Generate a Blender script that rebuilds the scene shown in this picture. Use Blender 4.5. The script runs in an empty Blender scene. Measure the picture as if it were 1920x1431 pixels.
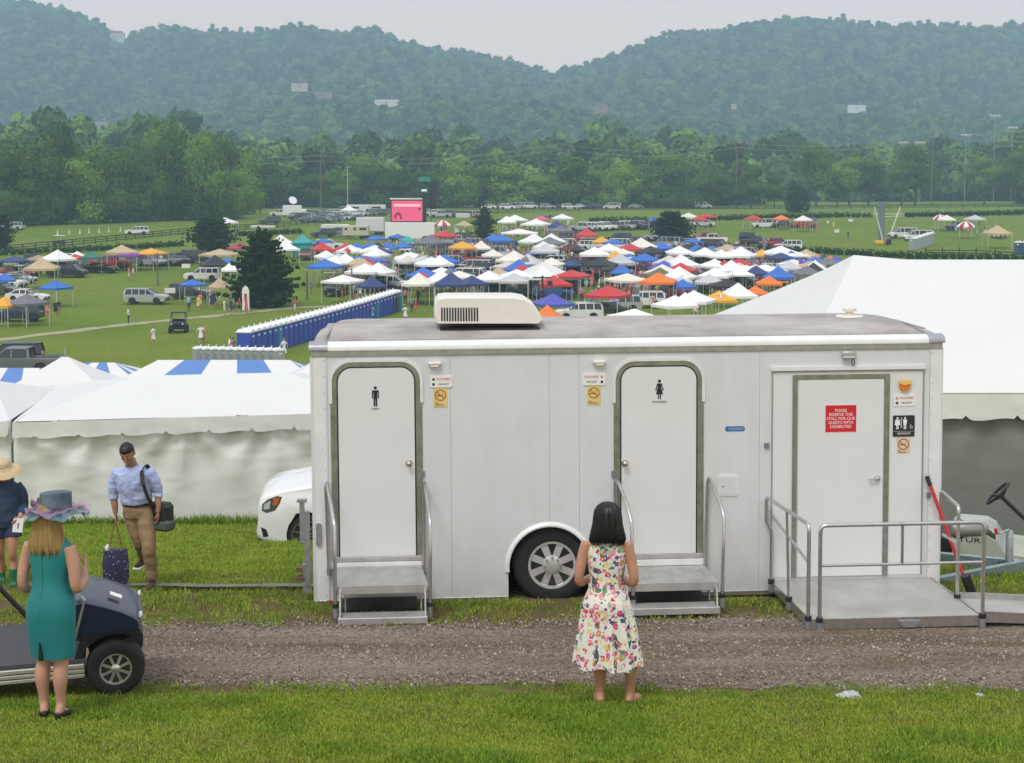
import bpy, bmesh, math, random
import numpy as np
from mathutils import Vector, Matrix, Euler, noise as mnoise
R = math.radians
SC = bpy.context.scene
COL = SC.collection
rng = random.Random(7)
nrs = np.random.RandomState(11)

# ------------------------------------------------------------------ camera
F_PX, CX, CY, CAMZ, PITCH = 2600.0, 960.0, 532.0, 4.2, R(4.0)
cam_d = bpy.data.cameras.new('camera'); cam = bpy.data.objects.new('camera', cam_d); COL.objects.link(cam)
cam.location = (0, 0, CAMZ); cam.rotation_euler = (math.pi/2 - PITCH, 0, 0)
cam_d.sensor_width = 36.0; cam_d.lens = 36.0*F_PX/1920.0
cam_d.shift_y = -(715.5-CY)/1920.0
cam_d.clip_start = 0.1; cam_d.clip_end = 6000
SC.camera = cam

# ------------------------------------------------------------------ overcast sky + soft sun
SUN_EL, SUN_AZ = R(56), R(205)          # high, behind the camera
w = bpy.data.worlds.new('World'); SC.world = w; w.use_nodes = True
nt = w.node_tree; nt.nodes.clear()
sky = nt.nodes.new('ShaderNodeTexSky'); sky.sky_type = 'NISHITA'; sky.sun_disc = False
sky.sun_elevation = SUN_EL; sky.sun_rotation = SUN_AZ; sky.air_density = 1.0; sky.dust_density = 4.0
hs = nt.nodes.new('ShaderNodeHueSaturation'); hs.inputs['Saturation'].default_value = 0.12; hs.inputs['Value'].default_value = 0.07
nt.links.new(sky.outputs[0], hs.inputs['Color'])
# cloud layer: even overcast, brighter overhead (CIE overcast)
tc = nt.nodes.new('ShaderNodeTexCoord'); sx = nt.nodes.new('ShaderNodeSeparateXYZ'); nt.links.new(tc.outputs['Generated'], sx.inputs[0])
rm = nt.nodes.new('ShaderNodeValToRGB'); nt.links.new(sx.outputs['Z'], rm.inputs[0])
rm.color_ramp.elements[0].position = 0.0; rm.color_ramp.elements[0].color = (1.37, 1.09, 0.94, 1)
rm.color_ramp.elements[1].position = 1.0; rm.color_ramp.elements[1].color = (1.20, 1.22, 1.27, 1); _e = rm.color_ramp.elements.new(0.16); _e.color = (1.33, 1.09, 0.98, 1); _e = rm.color_ramp.elements.new(0.36); _e.color = (0.90, 0.92, 0.96, 1)
cn = nt.nodes.new('ShaderNodeTexNoise'); cn.inputs['Scale'].default_value = 2.5; cn.inputs['Detail'].default_value = 6
nt.links.new(tc.outputs['Generated'], cn.inputs['Vector'])
cm = nt.nodes.new('ShaderNodeMapRange'); cm.inputs['To Min'].default_value = 0.93; cm.inputs['To Max'].default_value = 1.07
nt.links.new(cn.outputs['Fac'], cm.inputs['Value'])
ml = nt.nodes.new('ShaderNodeVectorMath'); ml.operation = 'SCALE'; nt.links.new(rm.outputs[0], ml.inputs[0]); nt.links.new(cm.outputs[0], ml.inputs['Scale'])
mx = nt.nodes.new('ShaderNodeMix'); mx.data_type = 'RGBA'; mx.inputs['Factor'].default_value = 0.82
nt.links.new(hs.outputs[0], mx.inputs['A']); nt.links.new(ml.outputs[0], mx.inputs['B'])
bg = nt.nodes.new('ShaderNodeBackground'); bg.inputs['Strength'].default_value = 1.0
wo = nt.nodes.new('ShaderNodeOutputWorld'); nt.links.new(mx.outputs['Result'], bg.inputs[0]); nt.links.new(bg.outputs[0], wo.inputs[0])
sd = bpy.data.lights.new('sun', 'SUN'); sd.energy = 1.5; sd.angle = R(20); sd.color = (1, 0.975, 0.94)
so = bpy.data.objects.new('sun', sd); COL.objects.link(so)
sdir = Vector((math.sin(SUN_AZ)*math.cos(SUN_EL), math.cos(SUN_AZ)*math.cos(SUN_EL), math.sin(SUN_EL)))
so.rotation_euler = sdir.to_track_quat('Z', 'Y').to_euler(); so.location = (0, -20, 40)
SC.view_settings.view_transform = 'Standard'; SC.view_settings.look = 'None'
SC.view_settings.exposure = 0.0; SC.view_settings.gamma = 1.0; SC.view_settings.use_curve_mapping = False
SC.render.engine = 'CYCLES'
SC.cycles.volume_bounces = 1; SC.cycles.max_bounces = 6; SC.cycles.transparent_max_bounces = 8
SC.cycles.diffuse_bounces = 2; SC.cycles.glossy_bounces = 2

# ------------------------------------------------------------------ terrain profile and picture <-> place helpers
GK = [(-40,1.6),(0,1.0),(8,.50),(10,.22),(10.9,.10),(12,-.02),(13,-.07),(14.2,-.12),(15.6,-.24),(16.6,-.48),(20,-1.2),(25,-2.2),(30,-3.2),(45,-5.4),(60,-7.0),(80,-8.3),
      (100,-9.0),(130,-9.2),(160,-9.0),(200,-8.0),(250,-6.5),(300,-4.9),(350,-3.7),(450,-2.5),(640,-2.0),(3000,-2.0)]
_gx = np.array([k[0] for k in GK], float); _gz = np.array([k[1] for k in GK], float)
_h = np.diff(_gx); _dl = np.diff(_gz)/_h
_m = np.zeros(len(_gx)); _m[1:-1] = np.where(_dl[1:]*_dl[:-1] > 0, 2*_dl[1:]*_dl[:-1]/(np.where(_dl[1:]+_dl[:-1]==0,1,_dl[1:]+_dl[:-1])), 0); _m[0] = _dl[0]; _m[-1] = _dl[-1]
def gz(y):
    y = np.asarray(y, float); i = np.clip(np.searchsorted(_gx, y)-1, 0, len(_gx)-2)
    t = (y-_gx[i])/_h[i]
    return (2*t**3-3*t**2+1)*_gz[i] + (t**3-2*t**2+t)*_h[i]*_m[i] + (-2*t**3+3*t**2)*_gz[i+1] + (t**3-t**2)*_h[i]*_m[i+1]
def g(x, y): return float(gz(y))
cp, sp = math.cos(PITCH), math.sin(PITCH)
def ray(px, py):
    a = (px-CX)/F_PX; b = (CY-py)/F_PX            # right, up in camera
    return Vector((a, cp + b*sp, -sp + b*cp))
def at_y(px, py, Y):
    d = ray(px, py); t = Y/d.y; return Vector((d.x*t, Y, CAMZ+d.z*t))
def at_z(px, py, Z):
    d = ray(px, py); t = (Z-CAMZ)/d.z; return Vector((d.x*t, d.y*t, Z))
def proj(p):
    y = p[1]; dz = p[2]-CAMZ; d = y*cp - dz*sp; u = y*sp + dz*cp
    return (CX + F_PX*p[0]/d, CY - F_PX*u/d)
_Ys = np.concatenate([np.arange(8, 60, .05), np.arange(60, 640, .5)])
_Gz = gz(_Ys)
def on_ground(px, py, h=0.0):
    """the spot on the ground where something h tall has its top on this line of sight"""
    d = ray(px, py); zr = CAMZ + d.z/d.y*_Ys
    below = np.nonzero((zr <= _Gz + h) & (_Ys > (62 if h > 1 else 0)))[0]
    i = below[0] if len(below) else len(_Ys)-1
    Y = float(_Ys[i]); return Vector((d.x/d.y*Y, Y, float(_Gz[i])))
def pxm(Y): return F_PX/(Y*cp+.4)

# ------------------------------------------------------------------ object helpers
def tag(o, label=None, cat=None, group=None, kind=None):
    if label: o['label'] = label
    if cat: o['category'] = cat
    if group: o['group'] = group
    if kind: o['kind'] = kind
    return o
def empty(name, loc=(0,0,0), rz=0.0, label=None, cat=None, group=None):
    o = bpy.data.objects.new(name, None); COL.objects.link(o); o.empty_display_size = .2
    o.location = loc; o.rotation_euler = (0,0,rz); return tag(o, label, cat, group)
KIDS={}     # parent name -> parts (much quicker than asking every object)
def link(name, me, parent=None, loc=None, rot=None, scale=None):
    o = bpy.data.objects.new(name, me); COL.objects.link(o)
    if parent is not None: o.parent = parent; KIDS.setdefault(parent.name,[]).append(o)
    if loc is not None: o.location = loc
    if rot is not None: o.rotation_euler = rot
    if scale is not None: o.scale = scale if hasattr(scale,'__len__') else (scale,)*3
    return o
class MB:
    def __init__(s): s.v=[]; s.f=[]; s.m=[]
    def add(s, vs, fs, mi=0):
        b=len(s.v); s.v += [tuple(v) for v in vs]; s.f += [tuple(i+b for i in f) for f in fs]; s.m += [mi]*len(fs); return s
    def box(s, c, d, rot=None, mi=0, b=0.0, taper=None):
        hx,hy,hz = d[0]/2,d[1]/2,d[2]/2
        if b<=0:
            vs=[Vector((x,y,z)) for z in(-hz,hz) for y in(-hy,hy) for x in(-hx,hx)]
            if taper: vs=[Vector((v.x*(taper[0] if v.z>0 else 1), v.y*(taper[1] if v.z>0 else 1), v.z)) for v in vs]
            fs=[(0,2,3,1),(4,5,7,6),(0,1,5,4),(2,6,7,3),(0,4,6,2),(1,3,7,5)]
        else:
            b=min(b,hx*.9,hy*.9,hz*.9); vs=[]; idx={}
            for sx_ in(-1,1):
                for sy_ in(-1,1):
                    for sz_ in(-1,1):
                        for a in range(3):
                            p=[sx_*(hx-b),sy_*(hy-b),sz_*(hz-b)]; p[a]=[sx_*hx,sy_*hy,sz_*hz][a]
                            idx[(sx_,sy_,sz_,a)]=len(vs); vs.append(Vector(p))
            fs=[]
            for a in range(3):
                for sg in(-1,1):
                    o=[i for i in range(3) if i!=a]; q=[]
                    for p_,q_ in((-1,-1),(1,-1),(1,1),(-1,1)):
                        k=[0,0,0]; k[a]=sg; k[o[0]]=p_; k[o[1]]=q_; q.append(idx[(k[0],k[1],k[2],a)])
                    flip = (sg>0) == (a==1)
                    fs.append(tuple(reversed(q)) if flip else tuple(q))
            for a in range(3):
                o=[i for i in range(3) if i!=a]
                for p_ in(-1,1):
                    for q_ in(-1,1):
                        k0=[0,0,0];k1=[0,0,0];k0[a]=-1;k1[a]=1
                        for k in(k0,k1): k[o[0]]=p_;k[o[1]]=q_
                        fs.append((idx[(*k0,o[0])],idx[(*k1,o[0])],idx[(*k1,o[1])],idx[(*k0,o[1])]))
            for sx_ in(-1,1):
                for sy_ in(-1,1):
                    for sz_ in(-1,1): fs.append(tuple(idx[(sx_,sy_,sz_,a)] for a in range(3)))
        if rot is not None:
            M = rot if isinstance(rot, Matrix) else Euler(rot).to_matrix()
            vs=[M@v for v in vs]
        c=Vector(c); return s.add([v+c for v in vs], fs, mi)
    def loft(s, rings, mi=0, caps=True, closed=True):
        n=len(rings[0]); b=len(s.v)
        for r in rings: s.v += [tuple(p) for p in r]
        fs=[]
        for i in range(len(rings)-1):
            for j in range(n if closed else n-1):
                k=(j+1)%n; fs.append((b+i*n+j,b+i*n+k,b+(i+1)*n+k,b+(i+1)*n+j))
        if caps and closed:
            fs.append(tuple(b+j for j in reversed(range(n)))); fs.append(tuple(b+(len(rings)-1)*n+j for j in range(n)))
        s.f+=fs; s.m+=[mi]*len(fs); return s
    def tube(s, pts, r, seg=8, mi=0, caps=True):
        pts=[Vector(p) for p in pts]; n=len(pts); rs=r if hasattr(r,'__len__') else [r]*n
        rings=[]; up=None
        for i,p in enumerate(pts):
            t=(pts[min(i+1,n-1)]-pts[max(i-1,0)]).normalized()
            if up is None: up=t.orthogonal().normalized()
            else:
                up=(up-t*up.dot(t)); up=up.normalized() if up.length>1e-6 else t.orthogonal().normalized()
            q=t.cross(up)
            rr=rs[i]; ra,rb=(rr if hasattr(rr,'__len__') else (rr,rr))
            rings.append([p+up*math.cos(2*math.pi*j/seg)*ra+q*math.sin(2*math.pi*j/seg)*rb for j in range(seg)])
        return s.loft(rings, mi, caps)
    def ell(s, rings, seg=16, mi=0, caps=True):
        """rings: (cx,cy,z,rx,ry)"""
        return s.loft([[(cx+rx*math.cos(2*math.pi*j/seg), cy+ry*math.sin(2*math.pi*j/seg), z) for j in range(seg)] for cx,cy,z,rx,ry in rings], mi, caps)
    def lathe(s, prof, seg=24, axis='Z', c=(0,0,0), mi=0, caps=True):
        """prof: (radius, height along axis)"""
        rings=[]
        for r,h in prof:
            ring=[]
            for j in range(seg):
                a=2*math.pi*j/seg; x,y=r*math.cos(a),r*math.sin(a)
                p={'Z':(x,y,h),'Y':(x,-h,y) if False else (x,h,-y),'X':(h,x,y)}[axis]
                ring.append((p[0]+c[0],p[1]+c[1],p[2]+c[2]))
            rings.append(ring)
        return s.loft(rings, mi, caps)
    def prism(s, outline, d0, d1, axis='Y', mi=0):
        """2d outline extruded: axis Y -> (u,v)=(x,z); X -> (y,z); Z -> (x,y)"""
        def P(u,v,d): return {'Y':(u,d,v),'X':(d,u,v),'Z':(u,v,d)}[axis]
        n=len(outline); A=[P(u,v,d0) for u,v in outline]; B=[P(u,v,d1) for u,v in outline]
        fs=[tuple(range(n)),tuple(range(2*n-1,n-1,-1))]+[(j,j+n,(j+1)%n+n,(j+1)%n) for j in range(n)]
        return s.add(A+B, fs, mi)
    def mesh(s, name, mats=(), smooth=None):
        me=bpy.data.meshes.new(name); me.from_pydata([tuple(v) for v in s.v],[],s.f)
        for m in (mats if hasattr(mats,'__len__') else [mats]): me.materials.append(m)
        if any(s.m): me.polygons.foreach_set('material_index', s.m)
        bm=bmesh.new(); bm.from_mesh(me); bmesh.ops.recalc_face_normals(bm, faces=bm.faces); bm.to_mesh(me); bm.free()
        if smooth:
            me.polygons.foreach_set('use_smooth',[True]*len(me.polygons)); me.set_sharp_from_angle(angle=R(smooth))
        me.update(); return me
    def build(s, name, mats, parent=None, loc=None, rot=None, smooth=None, scale=None):
        return link(name, s.mesh(name, mats, smooth), parent, loc, rot, scale)
def copy_tree(o, parent=None):
    c=o.copy(); COL.objects.link(c)
    if parent is not None: c.parent=parent; KIDS.setdefault(parent.name,[]).append(c)
    for ch in list(KIDS.get(o.name,[])): copy_tree(ch, c)
    return c
def rrect(x0,x1,z0,z1,r,n=6,corners=(1,1,1,1)):
    """rounded rectangle outline, corners: bl, br, tr, tl"""
    out=[]
    for (cx,cz,a0,k,px,pz) in ((x0+r,z0+r,180,0,x0,z0),(x1-r,z0+r,270,1,x1,z0),(x1-r,z1-r,0,2,x1,z1),(x0+r,z1-r,90,3,x0,z1)):
        if corners[k]: out += [(cx+r*math.cos(R(a0+90*i/n)), cz+r*math.sin(R(a0+90*i/n))) for i in range(n+1)]
        else: out.append((px,pz))
    return out

# small side scene in which single objects are evaluated (remesh, text) without touching the big one
_ts=bpy.data.scenes.new('workbench')
def bake(o):
    _ts.collection.objects.link(o); vl=_ts.view_layers[0]; vl.update(); dg=vl.depsgraph; dg.update()
    me=bpy.data.meshes.new_from_object(o.evaluated_get(dg)); bpy.data.objects.remove(o); return me
# ------------------------------------------------------------------ materials
def mat(name, col, rough=.6, metal=0.0, var=.08, vscale=6.0, bump=0.0, bscale=40.0, spec=.5, col2=None, coat=0.0, emit=0.0, trans=0.0, coords='Object', detail=5.0, thr=None):
    m=bpy.data.materials.new(name); m.use_nodes=True; t=m.node_tree; b=t.nodes['Principled BSDF']
    b.inputs['Roughness'].default_value=rough; b.inputs['Metallic'].default_value=metal; b.inputs['Specular IOR Level'].default_value=spec
    b.inputs['Coat Weight'].default_value=coat
    if trans: b.inputs['Transmission Weight'].default_value=trans
    co=t.nodes.new('ShaderNodeTexCoord')
    if var>0 or col2:
        n=t.nodes.new('ShaderNodeTexNoise'); n.inputs['Scale'].default_value=vscale; n.inputs['Detail'].default_value=detail; n.inputs['Roughness'].default_value=.6
        t.links.new(co.outputs[coords], n.inputs['Vector'])
        r=t.nodes.new('ShaderNodeValToRGB'); t.links.new(n.outputs['Fac'], r.inputs[0])
        e=r.color_ramp.elements; lo,hi=(thr or (.32,.68)); e[0].position=lo; e[1].position=hi
        if col2 is None: e[0].color=(*[c*(1-var) for c in col],1); e[1].color=(*[min(1,c*(1+var)) for c in col],1)
        else: e[0].color=(*col,1); e[1].color=(*col2,1)
        t.links.new(r.outputs[0], b.inputs['Base Color'])
        if emit: t.links.new(r.outputs[0], b.inputs['Emission Color'])
    else: b.inputs['Base Color'].default_value=(*col,1)
    if emit:
        b.inputs['Emission Strength'].default_value=emit
        if not(var>0 or col2): b.inputs['Emission Color'].default_value=(*col,1)
    if bump>0:
        n2=t.nodes.new('ShaderNodeTexNoise'); n2.inputs['Scale'].default_value=bscale; n2.inputs['Detail'].default_value=4
        t.links.new(co.outputs[coords], n2.inputs['Vector'])
        bp=t.nodes.new('ShaderNodeBump'); bp.inputs['Strength'].default_value=bump; bp.inputs['Distance'].default_value=.02
        t.links.new(n2.outputs['Fac'], bp.inputs['Height']); t.links.new(bp.outputs[0], b.inputs['Normal'])
    return m
def leaf_mat(name, c1, c2, tr=.18, objvar=.25):
    m=bpy.data.materials.new(name); m.use_nodes=True; t=m.node_tree; t.nodes.clear()
    o=t.nodes.new('ShaderNodeOutputMaterial'); d=t.nodes.new('ShaderNodeBsdfDiffuse'); l=t.nodes.new('ShaderNodeBsdfTranslucent'); x=t.nodes.new('ShaderNodeMixShader'); x.inputs[0].default_value=tr
    geo=t.nodes.new('ShaderNodeNewGeometry'); oi=t.nodes.new('ShaderNodeObjectInfo')
    mr=t.nodes.new('ShaderNodeMix'); mr.data_type='RGBA'; mr.inputs['A'].default_value=(*c1,1); mr.inputs['B'].default_value=(*c2,1)
    ad=t.nodes.new('ShaderNodeMath'); ad.operation='MULTIPLY_ADD'; ad.inputs[1].default_value=.40; 
    sb=t.nodes.new('ShaderNodeMath'); sb.operation='MULTIPLY'; sb.inputs[1].default_value=.60
    t.links.new(oi.outputs['Random'], sb.inputs[0]); t.links.new(geo.outputs['Random Per Island'], ad.inputs[0]); t.links.new(sb.outputs[0], ad.inputs[2])
    t.links.new(ad.outputs[0], mr.inputs['Factor'])
    hv=t.nodes.new('ShaderNodeHueSaturation'); mm=t.nodes.new('ShaderNodeMapRange'); mm.inputs['To Min'].default_value=1-objvar; mm.inputs['To Max'].default_value=1+objvar
    t.links.new(oi.outputs['Random'], mm.inputs['Value']); t.links.new(mm.outputs[0], hv.inputs['Value']); t.links.new(mr.outputs['Result'], hv.inputs['Color'])
    t.links.new(hv.outputs[0], d.inputs['Color']); t.links.new(hv.outputs[0], l.inputs['Color'])
    t.links.new(d.outputs[0], x.inputs[1]); t.links.new(l.outputs[0], x.inputs[2]); t.links.new(x.outputs[0], o.inputs[0])
    return m
M = {}
M['white_vinyl']=mat('white_vinyl',(.86,.86,.85),.45,var=.02,vscale=1.5)
M['black']=mat('black',(.015,.015,.017),.5,var=.2)
M['rubber']=mat('rubber',(.018,.018,.019),.85,var=.3,vscale=20)
M['alu']=mat('alu',(.55,.55,.54),.32,metal=.9,var=.12,vscale=14)
M['galv']=mat('galv',(.42,.45,.48),.45,metal=.8,var=.18,vscale=20)
M['dark_metal']=mat('dark_metal',(.05,.05,.055),.5,metal=.4,var=.2)
M['glass']=mat('car_glass',(.02,.025,.03),.08,var=0,spec=.8)
M['wood_pole']=mat('wood_pole',(.16,.12,.09),.9,var=.3,vscale=9)
M['bark']=mat('bark',(.10,.075,.055),.95,var=.4,vscale=8)

# ------------------------------------------------------------------ ground sheet
def ground_material():
    m=bpy.data.materials.new('turf_ground'); m.use_nodes=True; t=m.node_tree; b=t.nodes['Principled BSDF']; b.inputs['Roughness'].default_value=.95; b.inputs['Specular IOR Level'].default_value=.1
    geo=t.nodes.new('ShaderNodeNewGeometry')
    def noise_(sc,det,rough=.6):
        n=t.nodes.new('ShaderNodeTexNoise'); n.inputs['Scale'].default_value=sc; n.inputs['Detail'].default_value=det; n.inputs['Roughness'].default_value=rough
        t.links.new(geo.outputs['Position'], n.inputs['Vector']); return n
    def ramp(fac, stops):
        r=t.nodes.new('ShaderNodeValToRGB'); t.links.new(fac, r.inputs[0]); e=r.color_ramp.elements
        e[0].position=stops[0][0]; e[0].color=(*stops[0][1],1); e[1].position=stops[1][0]; e[1].color=(*stops[1][1],1)
        for p,c in stops[2:]: q=e.new(p); q.color=(*c,1)
        return r
    big=ramp(noise_(.06,7).outputs['Fac'],[(.30,(.120,.190,.020)),(.70,(.190,.240,.034)),(.5,(.150,.218,.026))])
    fine=ramp(noise_(2.3,8,.75).outputs['Fac'],[(.25,(.55,.55,.5)),(.75,(1.3,1.3,1.2))])
    mu=t.nodes.new('ShaderNodeMix'); mu.data_type='RGBA'; mu.blend_type='MULTIPLY'; mu.inputs['Factor'].default_value=1
    t.links.new(big.outputs[0],mu.inputs['A']); t.links.new(fine.outputs[0],mu.inputs['B'])
    # worn, brownish patches
    worn=ramp(noise_(.11,9,.7).outputs['Fac'],[(.52,(0,0,0)),(.72,(.85,.85,.85))])
    m2=t.nodes.new('ShaderNodeMix'); m2.data_type='RGBA'; t.links.new(worn.outputs[0],m2.inputs['Factor'])
    t.links.new(mu.outputs['Result'],m2.inputs['A']); m2.inputs['B'].default_value=(.200,.185,.055,1)
    # bare soil close to the track in the foreground
    soil=ramp(noise_(1.6,8,.7).outputs['Fac'],[(.36,(0,0,0)),(.52,(1,1,1))])
    sxyz=t.nodes.new('ShaderNodeSeparateXYZ'); t.links.new(geo.outputs['Position'],sxyz.inputs[0])
    near=ramp(sxyz.outputs['Y'],[(0,(0,0,0)),(1,(0,0,0))]); near.color_ramp.interpolation='LINEAR'
    mp=t.nodes.new('ShaderNodeMapRange'); mp.inputs['From Min'].default_value=0; mp.inputs['From Max'].default_value=40; t.links.new(sxyz.outputs['Y'],mp.inputs['Value'])
    for l in list(near.inputs[0].links): t.links.remove(l)
    t.links.new(mp.outputs[0],near.inputs[0]); e=near.color_ramp.elements
    e[0].position=.262; e[1].position=.60
    for p,c in ((.272,.95),(.345,.95),(.42,.55),(.48,.12)): q=e.new(p); q.color=(c,c,c,1)
    ms=t.nodes.new('ShaderNodeMath'); ms.operation='MULTIPLY'; t.links.new(soil.outputs[0],ms.inputs[0]); t.links.new(near.outputs[0],ms.inputs[1])
    m3=t.nodes.new('ShaderNodeMix'); m3.data_type='RGBA'; t.links.new(ms.outputs[0],m3.inputs['Factor']); t.links.new(m2.outputs['Result'],m3.inputs['A']); m3.inputs['B'].default_value=(.13,.092,.052,1)
    t.links.new(m3.outputs['Result'],b.inputs['Base Color'])
    bp=t.nodes.new('ShaderNodeBump'); bp.inputs['Strength'].default_value=.6; bp.inputs['Distance'].default_value=.05
    t.links.new(noise_(9,6,.8).outputs['Fac'],bp.inputs['Height']); t.links.new(bp.outputs[0],b.inputs['Normal'])
    return m
def grid_mesh(name, ys, xs_of, zf, mats):
    V=[];n=len(xs_of(ys[0]))
    for y in ys:
        for x in xs_of(y): V.append((float(x),float(y),float(zf(x,y))))
    Fc=[(i*n+j,i*n+j+1,(i+1)*n+j+1,(i+1)*n+j) for i in range(len(ys)-1) for j in range(n-1)]
    me=bpy.data.meshes.new(name); me.from_pydata(V,[],Fc); me.polygons.foreach_set('use_smooth',[True]*len(Fc))
    for m in mats: me.materials.append(m)
    me.update(); return me
M['ground']=ground_material()
def zsmall(x,y):
    return g(x,y)+ (0.03*mnoise.noise(Vector((x*.9,y*.9,0))) if 5<y<60 else .25*mnoise.noise(Vector((x*.02,y*.02,3))) if y>70 else 0)*(0 if 12.6<y<16 and -2.6<x<6 else 1)
_ys=np.concatenate([np.arange(-30,8,2.),np.arange(8,32,.25),np.arange(32,100,2),np.arange(100,700,6),np.arange(700,1080,40)])
tag(link('ground',grid_mesh('ground',_ys,lambda y:np.linspace(-(26+.62*max(y,0)),(26+.62*max(y,0)),90),zsmall,[M['ground']])),kind='structure')

# gravel track in front of the trailer
def gravel_material():
    m=mat('gravel',(.165,.130,.100),.95,col2=(.36,.315,.275),vscale=26,bump=.9,bscale=90,coords='Object',thr=(.36,.66),spec=.2)
    t=m.node_tree; b=t.nodes['Principled BSDF']; src=b.inputs['Base Color'].links[0].from_socket
    co=t.nodes['Texture Coordinate']
    n=t.nodes.new('ShaderNodeTexNoise'); n.inputs['Scale'].default_value=1.1; n.inputs['Detail'].default_value=6; mp=t.nodes.new('ShaderNodeMapping'); mp.inputs['Scale'].default_value=(.35,2.2,1)
    t.links.new(co.outputs['Object'],mp.inputs[0]); t.links.new(mp.outputs[0],n.inputs['Vector'])
    r=t.nodes.new('ShaderNodeValToRGB'); t.links.new(n.outputs['Fac'],r.inputs[0]); e=r.color_ramp.elements; e[0].position=.35; e[0].color=(.60,.49,.40,1); e[1].position=.68; e[1].color=(1.08,1.05,1.03,1)
    x=t.nodes.new('ShaderNodeMix'); x.data_type='RGBA'; x.blend_type='MULTIPLY'; x.inputs['Factor'].default_value=1
    t.links.new(src,x.inputs['A']); t.links.new(r.outputs[0],x.inputs['B']); t.links.new(x.outputs['Result'],b.inputs['Base Color'])
    return m
M['gravel']=gravel_material()
def road_edge(x):   # near and far edge of the track, both ragged
    n=mnoise.noise(Vector((x*.8,1.7,0)))*.16+mnoise.noise(Vector((x*3.1,5.7,0)))*.09
    f=mnoise.noise(Vector((x*.7,11.7,0)))*.14+mnoise.noise(Vector((x*3.3,8.7,0)))*.08
    return 11.24+n-.012*x, 13.42+f+(.09*min(max(x-1.,0),3.))+(.0 if x>-2.2 else -.12)
V=[];Fc=[];xs=np.arange(-14,15,.12)
for i,x in enumerate(xs):
    a,b_=road_edge(x)
    for k in range(13):
        y=a+(b_-a)*k/12; V.append((x,y,zsmall(x,y)+.004+.014*math.sin(math.pi*k/12)**.7))
for i in range(len(xs)-1):
    for k in range(12): Fc.append((i*13+k,(i+1)*13+k,(i+1)*13+k+1,i*13+k+1))
me=bpy.data.meshes.new('gravel_road'); me.from_pydata(V,[],Fc); me.materials.append(M['gravel']); me.polygons.foreach_set('use_smooth',[True]*len(Fc))
tag(link('gravel_road',me),kind='structure')
# timber edging strip behind the trailer and the pale footpath crossing the field
def strip(name, pts, width, z, material, sub=20, jitter=0.0):
    V=[];Fc=[];P=[Vector(p) for p in pts]; L=[]
    for a,b in zip(P[:-1],P[1:]): L += [a.lerp(b,k/sub) for k in range(sub)]
    L.append(P[-1])
    for i,p in enumerate(L):
        t=(L[min(i+1,len(L)-1)]-L[max(i-1,0)]); t.z=0; t.normalize(); q=Vector((t.y,-t.x,0))
        for s_ in(-.5,.5):
            v=p+q*(width*s_*(1+jitter*mnoise.noise(Vector((i*.37,s_*9,2))))); V.append((v.x,v.y,zsmall(v.x,v.y)+z))
    for i in range(len(L)-1): Fc.append((2*i,2*i+1,2*i+3,2*i+2))
    me=bpy.data.meshes.new(name); me.from_pydata(V,[],Fc); me.materials.append(material); return link(name,me)
M['path']=mat('path_gravel',(.40,.37,.25),.95,col2=(.28,.29,.13),vscale=.8)
a=on_ground(-30,643); b=on_ground(260,607); c=on_ground(560,577); d=on_ground(760,571)
tag(strip('path',[a,b,c,d],1.9,.03,M['path'],24,.5),kind='structure')
M['board']=mat('edging_board',(.17,.165,.145),.9,var=.2,vscale=5)
tag(strip('edging_strip',[on_ground(90,1108),on_ground(330,1106),on_ground(590,1108)],.16,.055,M['board'],10,.2),kind='structure')
# ------------------------------------------------------------------ hills
BACK=[(-700,-20),(-300,-25),(0,-6),(60,0),(130,15),(200,42),(240,72),(270,52),(330,50),(420,55),(500,56),(590,52),(640,64),(680,48),(720,52),(760,74),(850,88),(920,100),(980,116),(1015,131),(1040,133),(1100,115),(1180,86),(1250,63),(1320,55),(1400,40),(1480,30),(1540,32),(1640,45),(1700,48),(1780,42),(1840,52),(1920,38),(2300,30),(2700,60)]
FRONT=[(-700,250),(0,255),(300,245),(450,228),(500,204),(560,187),(640,192),(800,182),(900,192),(1050,196),(1200,220),(1400,225),(1600,214),(1920,218),(2700,215)]
_LT={}
def lerp_(tab,x):
    k=id(tab)
    if k not in _LT: _LT[k]=(np.array([t[0] for t in tab],float),np.array([t[1] for t in tab],float))
    return float(np.interp(x,*_LT[k]))
TREE_H=11.0
def hill_z(x,y):
    px=960+F_PX*x/y
    zb=lambda py,Y: CAMZ+(350-py)/F_PX*Y-TREE_H
    zf_=zb(lerp_(FRONT,px),1180); zr=zb(lerp_(BACK,px),1790)
    ks=[(900,-3.),(1030,zf_*.45),(1180,zf_),(1290,zf_*.93+5),(1540,zf_*.35+zr*.58),(1790,zr),(1950,zr*.975),(2000,zr*.9)]
    z=float(np.interp(y,[k[0] for k in ks],[k[1] for k in ks]))
    n=mnoise.noise(Vector((x*.005,y*.005,0)))*12+mnoise.noise(Vector((x*.013,y*.013,4)))*5
    return z+n*min(1,max(0,(y-960)/100))*(.3 if 1720<y<1870 else 1)
M['hill_soil']=mat('hill_floor',(.035,.055,.02),.95,var=.4,vscale=.05)
HY=np.arange(900,2000,26)
tag(link('hill',grid_mesh('hill',HY,lambda y:np.linspace(-.62*y-30,.62*y+30,110),hill_z,[M['hill_soil']])),kind='structure')

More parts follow.
